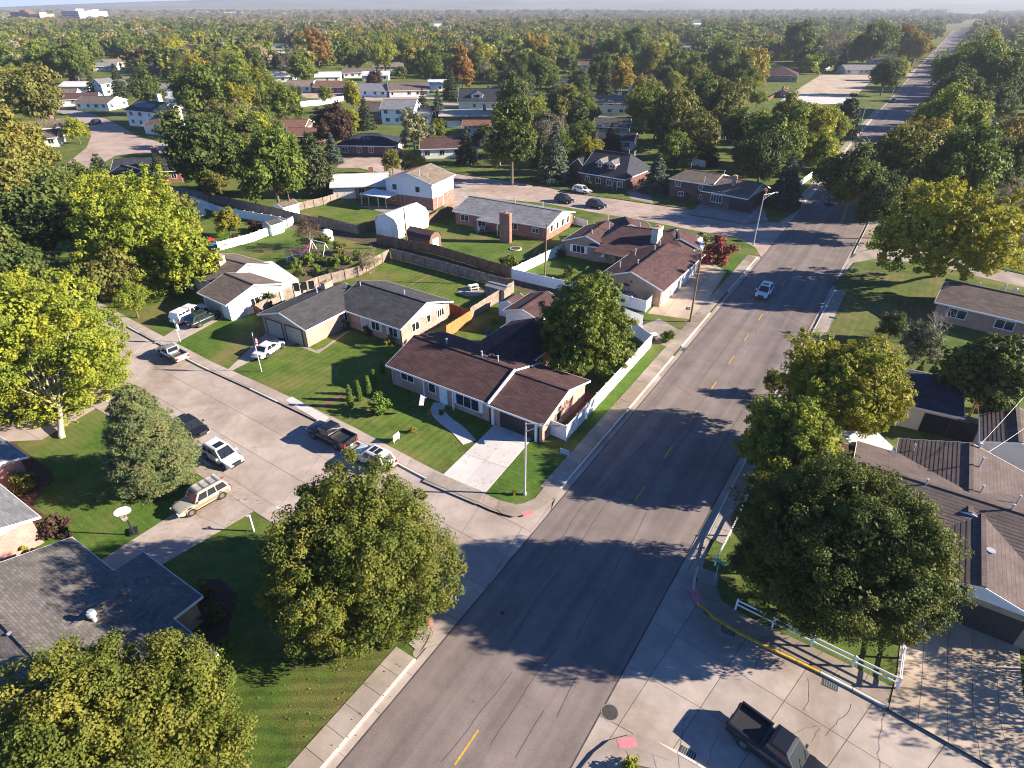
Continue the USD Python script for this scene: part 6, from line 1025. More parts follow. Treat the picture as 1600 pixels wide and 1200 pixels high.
# ---------------------------------------------------------------- vehicles
def vehicle(label, kind, px, py, to, color, z=0., group=None, name=None, cat=None, fwd=None, sz=1., sun=0, rack=False, wood=False, stripe=False, shell=False):
    """px, py: the middle of the wheels' rectangle; to: a pixel on the ground that the nose points at."""
    c = G(px, py, z); d = G(*to, z) - c; rz = math.atan2(d[1], d[0]); K = {'suv': (4.75, 1.9, 1.72), 'sedan': (4.8, 1.83, 1.44), 'pickup': (5.75, 1.98, 1.85), 'wagon': (4.75, 1.9, 1.7), 'van': (4.95, 1.95, 1.95)}[kind]; L, W, Ht = [k * sz for k in K]
    t = T(name or {'suv': 'parked_suv', 'sedan': 'parked_sedan', 'pickup': 'pickup_truck', 'wagon': 'station_wagon', 'van': 'parked_van'}[kind], label, cat or {'suv': 'car', 'sedan': 'car', 'pickup': 'pickup', 'wagon': 'car', 'van': 'van'}[kind], c, rz, group); pt = lambda n, m, mt, parent=None, smooth=False: t.part(n, m, mt, parent, smooth, local=True)
    w = W / 2; zb = Ht * .54 if kind != 'sedan' else Ht * .6; zl = .24
    # lower body: rings along the length (x, half width, belt height, bottom)
    nose = L / 2
    if kind == 'sedan': st = [(-nose, .70, zb * .78, .38), (-nose + .12, .88, zb * .98, .28), (-nose + .9, .98, zb * 1.02, zl), (-.6, 1, zb, zl), (.6, 1, zb * .99, zl), (nose - 1.25, .98, zb * .95, zl), (nose - .35, .9, zb * .8, .28), (nose, .68, zb * .62, .38)]
    elif kind == 'pickup': st = [(-nose, .93, zb * 1.0, .5), (-nose + .08, .96, zb * 1.0, .42), (-.9, 1, zb * 1.0, .36), (.4, 1, zb, .36), (nose - 1.35, 1, zb * 1.03, .36), (nose - .3, .95, zb * .97, .38), (nose, .84, zb * .78, .45)]
    else: st = [(-nose, .84, zb * .9, .42), (-nose + .12, .94, zb, .32), (-.7, 1, zb, .28), (.5, 1, zb, .28), (nose - 1.2, .99, zb * .99, .28), (nose - .3, .93, zb * .9, .32), (nose, .76, zb * .7, .42)]
    def loft(st):
        v, k = [], 9
        for x, a, zt, z0 in st:
            hw = w * a; hh = zt - z0; pr = [(hw * .82, 0), (hw * .99, hh * .12), (hw, hh * .5), (hw * .975, hh * .8), (hw * .9, hh * .965), (hw * .6, hh * 1.0)]
            ring = [(-y, z_) for y, z_ in pr] + [(y, z_) for y, z_ in pr[::-1]]; v.append([[x, y, z0 + z_] for y, z_ in ring])
        v = np.array(v); n, k = v.shape[:2]; i, j = np.meshgrid(np.arange(n - 1), np.arange(k), indexing='ij'); j2 = (j + 1) % k
        q = np.stack([i * k + j, (i + 1) * k + j, (i + 1) * k + j2, i * k + j2], -1).reshape(-1, 4); f = [q[:, [0, 1, 2]], q[:, [0, 2, 3]]]
        for e, rev in ((0, 0), ((n - 1) * k, 1)): tri = np.array([[e, e + a, e + a + 1] for a in range(1, k - 1)]); f.append(tri if not rev else tri[:, ::-1])
        return v.reshape(-1, 3), np.vstack(f)
    bm = 'car_' + color; v, f = loft(st); vv = trimesh.Trimesh(v, f, process=False); vv.fix_normals(); pt('body', vv, bm, smooth=40)
    # cabin
    zt = Ht
    if kind == 'sedan': bx, tx = (-1.75, 1.15), (-1.05, .3)
    elif kind == 'pickup': bx, tx = (-.75, 1.45), (-.55, .65)
    elif kind == 'wagon': bx, tx = (-L / 2 + .12, .95), (-L / 2 + .45, .45)
    elif kind == 'van': bx, tx = (-L / 2 + .08, 1.35), (-L / 2 + .2, .65)
    else: bx, tx = (-L / 2 + .1, 1.2), (-L / 2 + .62, .3)
    bx, tx = [b * (1 if abs(b) > 2 else sz) for b in bx], [b * (1 if abs(b) > 2 else sz) for b in tx]; wb, wt = w * .9, w * (.72 if kind in ('sedan', 'suv') else .78); z0 = zb - .04
    lo = np.array([[bx[0], -wb, z0], [bx[1], -wb, z0], [bx[1], wb, z0], [bx[0], wb, z0]]); hi = np.array([[tx[0], -wt, zt - .06], [tx[1], -wt, zt - .06], [tx[1], wt, zt - .06], [tx[0], wt, zt - .06]]); cr = np.array([[tx[0] + .18, -wt * .82, zt], [tx[1] - .18, -wt * .82, zt], [tx[1] - .18, wt * .82, zt], [tx[0] + .18, wt * .82, zt]])
    b = B()
    for A_, C_ in ((lo, hi), (hi, cr)):
        for i in range(4): j = (i + 1) % 4; b.poly([A_[i], A_[j], C_[j], C_[i]])
    b.poly(cr); pt('cabin', b, bm if not stripe else bm)
    def pane(i, j, u0, u1, v0, v1, name='window'):
        P_ = lambda u, v_: (lo[i] * (1 - u) + lo[j] * u) * (1 - v_) + (hi[i] * (1 - u) + hi[j] * u) * v_
        q = np.array([P_(u0, v0), P_(u1, v0), P_(u1, v1), P_(u0, v1)]); n = np.cross(q[1] - q[0], q[3] - q[0]); n /= np.linalg.norm(n); pt(name, B().slab(q + n * .012, .02), 'glass_dark')
    pane(1, 2, .06, .94, .1, .93, 'windshield'); pane(3, 0, .08, .92, .22, .92, 'rear_window')
    cuts = {'sedan': [(.2, .5), (.53, .86)], 'pickup': [(.06, .42), (.47, .86)], 'wagon': [(.04, .34), (.37, .62), (.65, .93)], 'van': [(.06, .36), (.4, .62), (.66, .93)], 'suv': [(.1, .33), (.36, .6), (.63, .9)]}[kind]
    for a_, c_ in cuts:
        pane(0, 1, a_, c_, .14, .9); pane(2, 3, 1 - c_, 1 - a_, .14, .9)
    # wheels with their arches
    wb_ = L * .29; rr = {'sedan': .32, 'pickup': .39, 'suv': .36, 'wagon': .37, 'van': .36}[kind]
    for sx in (-1, 1):
        for sy in (-1, 1):
            a = np.array([sx * wb_ - (0 if sx < 0 else -.02), sy * (w - .2), rr]); e = np.array([0, sy * .215, 0]); p = pt('wheel', B().tube([a, a + e], [rr, rr], 18), 'black_rubber', smooth=40); pt('rim', B().tube([a + e * .95, a + e * 1.03], [rr * .62, rr * .58], 14), 'chrome', parent=p)
            pt('wheel_arch', B().tube([[a[0], sy * (w - .12), rr + .04], [a[0], sy * (w + .006), rr + .04]], [rr * 1.2, rr * 1.2], 18), 'black_plastic')
    for sy in (-1, 1):
        x1, k1 = st[-1][0] - .1, st[-1]; y = sy * w * k1[1] * .78; pt('headlight', B().box([x1 + .0, y, k1[2] * .92], (.3, .34, .16)), 'lamp_clear'); x0, k0 = st[0][0] + .05, st[0]; pt('taillight', B().box([x0, sy * w * k0[1] * .86, k0[2] * .9], (.18, .24, .26)), 'lamp_red')
        pt('mirror', B().box([bx[1] - .35, sy * (w + .1), zb + .12], (.14, .2, .15)), bm if kind != 'pickup' else 'black_plastic')
    pt('front_bumper', B().box([nose - .05, 0, .48], (.2, W * .74, .2)), 'chrome' if kind in ('pickup', 'wagon') else 'black_plastic'); pt('rear_bumper', B().box([-nose + .03, 0, .5], (.2, W * .86, .18)), 'chrome' if kind in ('pickup', 'wagon') else bm); pt('grille', B().box([nose - .03, 0, .7], (.12, W * .45, .2)), 'black_plastic'); pt('licence_plate', B().box([-nose - .07, 0, .62], (.02, .32, .16)), 'white_paint')
    doors = {'sedan': (-1.05, -.05, .95), 'pickup': (-.6, .3, 1.2), 'suv': (-1.2, -.2, .9), 'wagon': (-1.1, -.1, .85), 'van': (-.9, .2, 1.2)}[kind]
    for sy in (-1, 1):
        for x in doors: pt('door_seam', B().box([x, sy * (w + .001), zb * .68], (.022, .012, zb * .5)), 'black_plastic')
        for x in doors[1:]: pt('door_handle', B().box([x - .16, sy * (w + .012), zb * .86], (.16, .03, .035)), 'chrome')
        pt('sill', B().box([0, sy * (w - .03), .3 if kind != 'pickup' else .4], (L * .44, .1, .1)), 'black_plastic')
    pt('bonnet_seam', B().box([bx[1] - .02, 0, zb + .004], (.03, W * .82, .012)), 'black_plastic')
    for sy in (-1, 1): pt('wiper', B().beam([bx[1] - .02, sy * .35, zb + .05], [bx[1] - .34, sy * .35 + .3, zb + .36], .025, .025), 'black_plastic')
    if kind == 'pickup':
        x0, x1 = -nose + .08, bx[0] - .05; zr = zb + .26
        for sy in (-1, 1): pt('bed_side', B().box([(x0 + x1) / 2, sy * (w - .08), zb + .1], (x1 - x0, .14, .32)), bm)
        pt('tailgate', B().box([x0 + .02, 0, zb + .1], (.09, W - .34, .32)), bm); pt('bed_wall', B().box([x1 - .04, 0, zb + .1], (.08, W - .34, .32)), bm); pt('bed_floor', B().box([(x0 + x1) / 2, 0, zb + .012], (x1 - x0 - .14, W - .34, .02)), 'black_plastic' if not shell else bm)
        if shell:
            sl = np.array([[x0, -w * .9, zr], [x1, -w * .9, zr], [x1, w * .9, zr], [x0, w * .9, zr]]); sh_ = np.array([[x0 + .15, -w * .75, Ht], [x1, -w * .75, Ht], [x1, w * .75, Ht], [x0 + .15, w * .75, Ht]]); q = B()
            for i in range(4): j = (i + 1) % 4; q.poly([sl[i], sl[j], sh_[j], sh_[i]])
            pt('bed_cap', q.poly(sh_), 'car_white')
            for sy in (-1, 1):
                for k in range(3): pt('cap_window', B().box([x0 + .5 + k * .62, sy * w * .835, (zr + Ht) / 2 + .03], (.5, .04, .26)), 'glass_dark')
    for k in range(sun): pt('sunroof', B().box([(tx[0] + tx[1]) / 2 + (.45 - k * .62 if sun > 1 else .5), 0, zt + .012], (.5 if sun > 1 else .75, wt * 1.25, .02)), 'glass_dark')
    if rack:
        for k in range(4): pt('roof_bar', B().box([tx[0] + .3 + k * (tx[1] - tx[0] - .5) / 3, 0, zt + .07], (.06, wt * 1.7, .04)), 'metal_grey')
        for sy in (-1, 1): pt('roof_rail', B().box([(tx[0] + tx[1]) / 2, sy * wt * .82, zt + .06], (tx[1] - tx[0] - .2, .05, .06)), 'metal_grey')
    if wood or stripe:
        for sy in (-1, 1):
            pt('side_panel', B().box([-.15, sy * (w + .004), zb * .66], (L * .82, .012, zb * .3)), 'car_wood' if wood else 'car_brownstripe')
            if wood: pt('side_trim', B().box([-.15, sy * (w + .008), zb * .83], (L * .84, .014, .05)), 'car_beige')
    return t
vehicle('black pickup parked at the kerb ahead of the white crossover, by the corner lawn', 'pickup', 519, 687, (470, 663), 'black', RZ); vehicle('white crossover with two dark sunroofs parked behind the black pickup', 'suv', 584, 722, (540, 700), 'white', RZ, sun=2)
vehicle('white SUV with one sunroof parked on the near kerb right of the big spruce', 'suv', 350, 718, (400, 748), 'white', RZ, sun=1); vehicle('dark car half hidden behind the big spruce on the near kerb', 'sedan', 300, 672, (350, 702), 'black', RZ)
vehicle('wood-panelled beige station wagon with roof rack on the left drive', 'wagon', 317, 785, (250, 823), 'beige', .0, rack=True, wood=True); vehicle('old silver pickup with dark stripe at the kerb, upper part of the side street', 'pickup', 271, 558, (230, 536), 'silver', RZ, stripe=True, sz=.9)
vehicle('white sedan on the drive of the charcoal-roofed house', 'sedan', 422, 550, (455, 528), 'white', .02); vehicle('dark green SUV in front of the white-capped pickup on the taupe house drive', 'suv', 320, 503, (360, 485), 'green', .02); vehicle('white pickup with white bed cap next to the dark green SUV', 'pickup', 300, 496, (335, 478), 'white', .02, shell=True)
vehicle('black pickup with chrome tailgate crossing the street at the bottom right', 'pickup', 1212, 1182, (1278, 1232), 'black', RZ); vehicle('white SUV driving on the main road toward the viewer', 'suv', 1193, 461, (1178, 482), 'white', RZ, sun=1, name='moving_car')
vehicle('dark navy car on the main road in tree shade, upper right', 'sedan', 1297, 318, (1282, 338), 'navy', RZ, name='moving_car'); vehicle('white SUV parked before the dark dormered house on the back street', 'suv', 909, 301, (950, 309), 'white', RZ); vehicle('black SUV on the back street, left of the dark green one', 'suv', 882, 316, (920, 324), 'black', RZ); vehicle('dark green SUV on the back street near the brown-roofed house', 'suv', 932, 324, (970, 332), 'green', RZ)
vehicle('pale car inside the open garage of the dormered house', 'sedan', 988, 285, (984, 276), 'silver', 0); vehicle('silver car inside the open carport of the split-level house', 'sedan', 1153, 307, (1148, 297), 'silver', 0)
vehicle('dark car driving on the curving street, top left', 'suv', 149, 194, (139, 196), 'black', RZ, name='moving_car'); vehicle('pale blue car at the kerb of the curving street, far left', 'sedan', 56, 172, (66, 172), 'silver', RZ); vehicle('small dark car on the main road by the parking lot', 'suv', 1395, 160, (1385, 172), 'navy', RZ, name='moving_car'); vehicle('white car on the main road right of the parking lot', 'sedan', 1451, 130, (1447, 137), 'white', RZ, name='moving_car')
vehicle('red car far up the main road beside a dark car', 'sedan', 1461, 96, (1466, 90), 'red', RZ, name='moving_car'); vehicle('dark car far up the main road, left of the red car', 'suv', 1450, 97, (1446, 103), 'black', RZ, name='moving_car'); vehicle('white car far up the main road above the red car', 'sedan', 1460, 84, (1456, 89), 'white', RZ, name='moving_car'); vehicle('grey car by the long grey ranch house beyond the lot', 'sedan', 1343, 115, (1350, 115), 'grey', RZ)
vehicle('white car parked before the dark house with the white dormer', 'suv', 743, 158, (752, 158), 'white', 0); vehicle('silver car right of the white car by the dark dormer house', 'sedan', 763, 166, (772, 166), 'silver', 0); vehicle('small far car near the top of the main road', 'suv', 1504, 45, (1502, 47), 'red', RZ, name='moving_car')
# ---------------------------------------------------------------- lamps, poles, wires
def lamp(label, px, yb, yt, arm, r=.09, mt='galvanised'):
    g = G(px, yb); z = height(px, yb, yt); t = T('street_lamp', label, 'street lamp', g); t.part('pole', B().tube([g, g + [0, 0, .3], g + [0, 0, .32], g + [0, 0, z]], [r * 1.8, r * 1.8, r * 1.15, r * .7], 12), mt, smooth=40)
    a = np.array([math.cos(arm[0]), math.sin(arm[0]), 0]) * arm[1]; t.part('arm', B().tube([g + [0, 0, z - .9], g + a * .5 + [0, 0, z - .25], g + a + [0, 0, z + .05]], [.04, .035, .03], 8), mt); t.part('upper_arm', B().tube([g + [0, 0, z - .08], g + a * .98 + [0, 0, z + .1]], [.035, .03], 8), mt)
    t.part('lamp_head', B().box(g + a * 1.12 + [0, 0, z + .07], (.62, .26, .14), arm[0]), 'metal_grey'); t.part('lens', B().box(g + a * 1.14 + [0, 0, z - .015], (.4, .2, .05), arm[0]), 'lamp_clear')
lamp('grey street lamp on the corner lawn in front of the corner house drive', 820, 773, 661, (math.radians(-8), 2.3)); lamp('tall pale street lamp at the back street corner of the main road', 1177, 383, 304, (math.radians(25), 2.6)); lamp('street lamp leaning over the main road beside the parking lot', 1394, 148, 100, (math.radians(0), 2.4)); lamp('street lamp on the grass below the parking lot', 1346, 190, 168, (math.radians(0), 2.6)); lamp('street lamp before the tan two-storey back yard trees', 640, 240, 226, (math.radians(15), 2.4))
def pole(label, px, yb, yt, cross=0.):
    g = G(px, yb); z = height(px, yb, yt); t = T('utility_pole', label, 'utility pole', g); t.part('pole', B().tube([g - [0, 0, .2], g + [0, 0, z]], [.15, .1], 10), 'wood_pole', smooth=40)
    if cross is not None: t.part('crossarm', B().box(g + [0, 0, z - .5], (1.9, .1, .12), cross), 'wood_pole')
    t.part('insulator', B().disc(g + [0, 0, z], .05, .14, 8), 'metal_grey'); return g + [0, 0, z - .3]
P1 = pole('dark wooden utility pole on the pavement by the tan drive', 1078, 503, 396, None); P2 = pole('pale wooden utility pole in the alley by the white fence', 851, 446, 350, None); P3 = pole('wooden utility pole in the alley beside the brown gambrel shed', 637, 390, 325, None); P4 = pole('wooden utility pole beside the small white alley shed', 456, 335, 297, None)
P5 = pole('utility pole with crossarm among the row of grey gabled houses', 656, 122, 106, .1); P6 = pole('utility pole by the pink street, upper middle', 485, 151, 139, .2); P7 = pole('utility pole right of the dark dormer house', 766, 176, 160, .2); P8 = pole('utility pole left of the tan two-storey house', 912, 100, 82, .3)
def wire(label, a, b, sag=.6, r=.012):
    s = np.linspace(0, 1, 24)[:, None]; p = a * (1 - s) + b * s - np.array([0, 0, 1.]) * sag * 4 * s * (1 - s); solo('overhead_wire', B().tube(p, r, 5), 'tar' if r < .0122 else 'galvanised', label, 'wire')
wire('overhead wire along the alley between the two nearest wooden poles', P1, P2); wire('overhead wire along the alley from the white fence pole to the brown shed pole', P2, P3); wire('overhead wire along the alley from the brown shed pole to the white shed pole', P3, P4)
wire('overhead wire crossing the main road from the dark pole by the tan drive', P1, G(1340, 545, 6.5), 1.0); wire('pale service wire to the ribbed roof at the right, upper one', G(1532, 694, 6.), G(1640, 575, 8.), .2, .013); wire('pale service wire to the ribbed roof at the right, lower one', G(1545, 706, 5.6), G(1640, 640, 7.), .2, .0125); wire('thin wire from the tan drive pole up to the back street lamp', P1, G(1193, 318, 9.), .5)
wire('service wire from the white fence pole to the big brown-roofed house', P2, G(945, 372, 4.2), .3); wire('service wire from the white fence pole to the grey ranch house', P2, G(880, 326, 4.3), .3); wire('service wire from the white fence pole across the alley to the corner house', P2, G(776, 520, 4.2), .5)
wire('service wire from the brown shed pole to the charcoal-roofed house', P3, G(600, 448, 4.4), .5); wire('service wire from the brown shed pole to the two-storey white house', P3, G(660, 290, 6.), .3); wire('service wire from the dark drive pole to the garage end of the brown-roofed house', P1, G(1020, 430, 3.4), .2); wire('second overhead wire along the alley between the two nearest wooden poles', P1 - [0, 0, .8], P2 - [0, 0, .8], .7)
# ---------------------------------------------------------------- signs, flags, yard things
def post_sign(label, px, py, h, w, ht, mt, rz, cat='sign', name='yard_sign', zb=.25, post='white_paint', text=None):
    g = G(px, py); t = T(name, label, cat, g, rz); c, s = math.cos(rz), math.sin(rz)
    for k in (-1, 1): t.part('leg', B().box(g + np.array([c, s, 0]) * k * w * .4 + [0, 0, h / 2], (.03, .03, h), rz), post)
    t.part('board', B().box(g + [0, 0, h - ht / 2 + zb * .2], (w, .04, ht), rz), mt)
post_sign('white square yard sign at the kerb edge of the corner lawn', 620, 690, .95, .95, .75, 'white_paint', math.radians(60)); post_sign('dark blue-grey yard sign on the grass strip by the main road pavement', 882, 712, .75, .95, .6, 'grey_siding', math.radians(-25))
g = G(397, 830); t = T('sign_post', 'white wooden sign post on the grass left of the large bottom middle tree', 'sign post', g); t.part('post', B().box(g + [0, 0, .85], (.11, .11, 1.7), ROAD), 'white_paint'); t.part('arm', B().box(g + D1 * -.0 + D2 * -.2 + [0, 0, 1.5], (.6, .08, .09), ROAD - math.pi / 2), 'white_paint'); t.part('finial', B().box(g + [0, 0, 1.76], (.15, .15, .1), ROAD), 'white_paint')
g = G(210, 836); z = 2.9; t = T('basketball_hoop', 'portable basketball hoop with white backboard on the left lawn edge', 'basketball hoop', g); n_ = unit([.5, -.86, 0]); t.part('base', B().box(g + [0, 0, .1] - n_ * .4, (.9, .6, .2), math.atan2(n_[1], n_[0])), 'black_plastic'); t.part('pole', B().tube([g, g + [0, 0, z - .1]], .06, 10), 'black_plastic'); bc = g + n_ * .45 + [0, 0, z + .1]; t.part('arm', B().beam(g + [0, 0, z - .3], bc, .07, .07), 'black_plastic')
s_ = np.array([-n_[1], n_[0], 0]); q = [bc + s_ * math.cos(a) * .62 + np.array([0, 0, 1.]) * max(-.36, math.sin(a) * .45) for a in np.linspace(0, 6.283, 17)[:-1]]; t.part('backboard', B().slab(q, .05) if False else B().poly(q).poly([x - n_ * .04 for x in q[::-1]]), 'membrane_white'); hc = bc + n_ * .3 + [0, 0, -.25]; an = np.linspace(0, 6.283, 15); rim = t.part('rim', B().tube([hc + np.array([math.cos(a), math.sin(a), 0]) * .23 for a in an], .014, 6), 'play_red'); nt = B()
for a in an[:-1:1]: nt.tube([hc + np.array([math.cos(a), math.sin(a), 0]) * .23, hc + np.array([math.cos(a + .3), math.sin(a + .3), 0]) * .13 - [0, 0, .42]], .008, 4)
t.part('net', nt, 'white_paint', parent=rim, kind='stuff')
def flagpole(label, px, yb, yt, flag=None):
    g = G(px, yb); z = height(px, yb, yt); t = T('flagpole', label, 'flagpole', g); t.part('pole', B().tube([g, g + [0, 0, z]], [.05, .03], 8), 'white_paint', smooth=40); t.part('ball', trimesh.creation.icosphere(2, .07).apply_translation(g + [0, 0, z + .05]), 'metal_grey', smooth=True)
    W_, H_ = (.95, 1.35)
    def cloth(u0, u1, v0, v1, n=6):
        U, V_ = np.meshgrid(np.linspace(u0, u1, n), np.linspace(v0, v1, 4), indexing='ij'); x = U * W_ * .55; y = .12 * np.sin(U * 7 + V_ * 2); zz = z - .15 - V_ * H_ - U * .35; v = np.stack([g[0] + x * .8 + .04, g[1] + y - x * .4, zz], -1).reshape(-1, 3); i, j = np.meshgrid(np.arange(n - 1), np.arange(3), indexing='ij'); q = np.stack([i * 4 + j, (i + 1) * 4 + j, (i + 1) * 4 + j + 1, i * 4 + j + 1], -1).reshape(-1, 4); return v, np.vstack([q[:, [0, 1, 2]], q[:, [0, 2, 3]]])
    if flag:
        for k in range(7): t.part('flag_stripe', cloth(0 if k > 3 else .42, 1, k / 7, (k + 1) / 7), 'flag_red' if k % 2 == 0 else 'white_paint')
        t.part('flag_canton', cloth(0, .42, 0, 4 / 7), 'flag_blue')
    else: t.part('flag', cloth(0, 1, 0, .8), 'white_paint')
flagpole('flagpole with a striped flag on the lawn by the white sedan', 409, 581, 521, True); flagpole('short flagpole with white pennant by the taupe house drive', 282, 534, 500)
g = G(666, 622, 1.9); t = T('house_flag', 'pale purple flag on a short pole at the front porch of the corner house', 'flag', g); t.part('staff', B().tube([g, g + [-.5, -.5, .75]], .02, 6), 'white_paint'); v = np.array([[-.5, -.5, .72], [-.15, -.18, .2], [-.3, -.3, -.75], [-.75, -.72, -.45]]) + g; t.part('cloth', B().poly(v).poly(v[::-1] + [.01, 0, 0]), 'flag_purple')
def street_sign(label, px, yb, yt, green=True, extra=None):
    g = G(px, yb); z = height(px, yb, yt); t = T('street_sign', label, 'street sign', g); t.part('post', B().tube([g, g + [0, 0, z]], .035, 8), 'galvanised'); t.part('blade', B().box(g + [0, 0, z + .1], (.95, .03, .22), ROAD), 'teal_sign')
    t.part('cross_blade', B().box(g + [0, 0, z + .34], (.95, .03, .22), ROAD - math.pi / 2), 'teal_sign')
street_sign('teal street-name sign at the shaded corner by the rail fence', 1117, 905, 882); street_sign('teal street-name sign on the east pavement edge near the pale lawn', 1294, 520, 500); 
g = G(634, 955); z = height(634, 955, 925); t = T('sign_post', 'thin pale sign post at the yellow kerb corner under the large tree', 'sign post', g); t.part('post', B().tube([g, g + [0, 0, z]], .035, 8), 'galvanised'); t.part('sign', B().box(g + [0, 0, z - .3], (.6, .03, .6), ROAD - math.pi / 2), 'galvanised')
g = G(1071, 506); z = height(1071, 506, 480); t = T('sign_post', 'small grey square sign beside the dark utility pole', 'sign post', g); t.part('post', B().tube([g, g + [0, 0, z]], .03, 8), 'galvanised'); t.part('sign', B().box(g + [0, 0, z - .2], (.6, .03, .45), 0), 'metal_grey')
# grill and patio things
def grill(label, px, py):
    g = G(px, py, .02); t = T('barbecue_grill', label, 'grill', g, ROAD); t.part('cart', B().box(g + [0, 0, .45], (1.1, .55, .75), ROAD), 'metal_grey'); q = np.linspace(0, math.pi, 9); b = B()
    for a0, a1 in zip(q[:-1], q[1:]): f = lambda a, x: g + D1 * x + D2 * math.cos(a) * .3 + [0, 0, .84 + math.sin(a) * .28]; b.poly([f(a0, -.42), f(a0, .42), f(a1, .42), f(a1, -.42)][::-1])
    b.box(g + [0, 0, .83], (.86, .6, .03), ROAD); t.part('lid', b, 'black_plastic'); t.part('side_shelf', B().box(g + D1 * .72 + [0, 0, .84], (.35, .5, .03), ROAD), 'black_plastic')
    for k in (-1, 1): t.part('wheel', B().tube([g - D1 * .45 + D2 * k * .28 + [0, 0, .1], g - D1 * .45 + D2 * k * .33 + [0, 0, .1]], [.1, .1], 10), 'black_rubber')
grill('dark barbecue grill on the brick patio beside the corner house', 892, 633)
g = G(872, 648, .02); t = T('patio_chair', 'small white chair on the brick patio corner', 'chair', g, .6); t.part('seat', B().box(g + [0, 0, .42], (.45, .45, .05), .6), 'white_paint'); t.part('backrest', B().box(g + [-.2, -.14, .68], (.05, .45, .5), .6), 'white_paint')
for a in ((-1, -1), (1, -1), (1, 1), (-1, 1)): t.part('leg', B().box(g + [a[0] * .17, a[1] * .17, .2], (.04, .04, .4), .6), 'white_paint')
for i, (x, y, lb) in enumerate([(671, 648, 'left'), (752, 652, 'right')]):
    g = G(x, y); t = T('flower_pot', 'orange flower pot at the %s end of the corner house front bed' % lb, 'flower pot', g); t.part('pot', B().tube([g, g + [0, 0, .35]], [.14, .2], 12), 'rust_pot'); v, f, C, rad = crown(90 + i, .26, .22, 6, 200, .09, .1); t.part('plant', (v + g + [0, 0, .48], f), 'leaf_gold')
# trampoline, swing set, toys
g = G(466, 410); t = T('trampoline', 'round trampoline with dark safety net by the vegetable garden', 'trampoline', g); t.part('mat', B().disc(g + [0, 0, .75], 1.75, .04, 24), 'mesh_black')
an = np.linspace(0, 6.283, 9)[:-1]; ring = [g + np.array([math.cos(a) * 1.85, math.sin(a) * 1.85, .76]) for a in np.linspace(0, 6.283, 25)]; t.part('frame', B().tube(ring, .05, 6), 'play_blue')
for a in an: t.part('pole', B().tube([g + [math.cos(a) * 1.9, math.sin(a) * 1.9, 0], g + [math.cos(a) * 1.9, math.sin(a) * 1.9, 2.4]], .03, 6), 'metal_grey')
nt = B()
for k in range(60): a = k * .10472; nt.tube([g + [math.cos(a) * 1.86, math.sin(a) * 1.86, .8], g + [math.cos(a) * 1.86, math.sin(a) * 1.86, 2.35]], .012, 4)
for z_ in np.linspace(.9, 2.35, 12): nt.tube([g + np.array([math.cos(a) * 1.86, math.sin(a) * 1.86, z_]) for a in np.linspace(0, 6.283, 25)], .012, 4)
t.part('safety_net', nt, 'mesh_black', kind='stuff')
g = G(500, 395); d = D2; t = T('swing_set', 'white A-frame swing set with a pink slide in the garden', 'swing set', g); t.part('top_bar', B().beam(g - d * 1.8 + [0, 0, 2.1], g + d * 1.8 + [0, 0, 2.1], .1, .1), 'white_paint')
for k in (-1.8, 1.8):
    for s_ in (-1, 1): t.part('leg', B().beam(g + d * k + D1 * s_ * .9, g + d * k + [0, 0, 2.1], .09, .09), 'white_paint')
for k in (-.8, .4):
    for s_ in (-.22, .22): t.part('rope', B().tube([g + d * (k + s_) + [0, 0, 2.05], g + d * (k + s_) + [0, 0, .5]], .012, 4), 'metal_grey')
    t.part('seat', B().box(g + d * k + [0, 0, .5], (.5, .2, .03), math.atan2(d[1], d[0])), 'play_blue')
t.part('slide', B().beam(g + d * -2.2 + [0, 0, 1.5], g + d * -2.2 - D1 * 2.2 + [0, 0, .2], .5, .06), 'play_pink')
for i, (x, y, mt, lb) in enumerate([(337, 386, 'play_blue', 'blue toy car beside the white fence by the taupe-roofed house'), (331, 377, 'play_red', 'red toy box near the blue toy car in the fenced lawn')]):
    g = G(x, y); t = T('toy_car' if i == 0 else 'toy_box', lb, 'toy', g); t.part('body', B().box(g + [0, 0, .3], (1.1, .7, .4), .4), mt); t.part('top', B().box(g + [-.15, 0, .62], (.5, .6, .3), .4), mt)
    for a in ((-1, -1), (1, -1), (1, 1), (-1, 1)): t.part('wheel', B().tube([g + [a[0] * .35, a[1] * .32, .13], g + [a[0] * .35, a[1] * .38, .13]], [.13, .13], 10), 'black_rubber')
g = G(512, 375); t = T('round_tarp_mound', 'round white tank lid standing by the brown hedge in the garden', 'tank', g); t.part('tank', B().tube([g, g + [0, 0, 1.6], g + [0, 0, 2.]], [1.1, 1.1, .5], 16), 'vinyl', smooth=30); t.part('band', B().disc(g + [0, 0, .8], 1.12, .08, 16), 'metal_grey')
def picnic(label, px, py, mt='white_paint'):
    g = G(px, py); t = T('garden_table', label, 'table', g, .4); t.part('table_top', B().box(g + [0, 0, .72], (1.5, .75, .05), .4), mt)
    for k in (-1, 1): t.part('bench', B().box(g + np.array([-math.sin(.4), math.cos(.4), 0]) * k * .65 + [0, 0, .44], (1.5, .25, .05), .4), mt); t.part('leg', B().box(g + np.array([math.cos(.4), math.sin(.4), 0]) * k * .55 + [0, 0, .35], (.08, 1.2, .7), .4), mt)
picnic('pale garden table on the patio of the grey ranch house', 752, 359); picnic('pale table on the round slab of the striped back yard', 740, 452)
solo('fire_pit_slab', flat(Point(*G(737, 455)[:2]).buffer(2.), .013), 'concrete_old', kind='structure')
g = G(806, 389, .02); t = T('bird_bath', 'round white planter ring in the lawn behind the grey ranch house', 'planter', g); t.part('ring', B().disc(g, 1.1, .14, 20), 'concrete_new'); t.part('soil', B().disc(g + [0, 0, .14], .85, .03, 20), 'mulch')
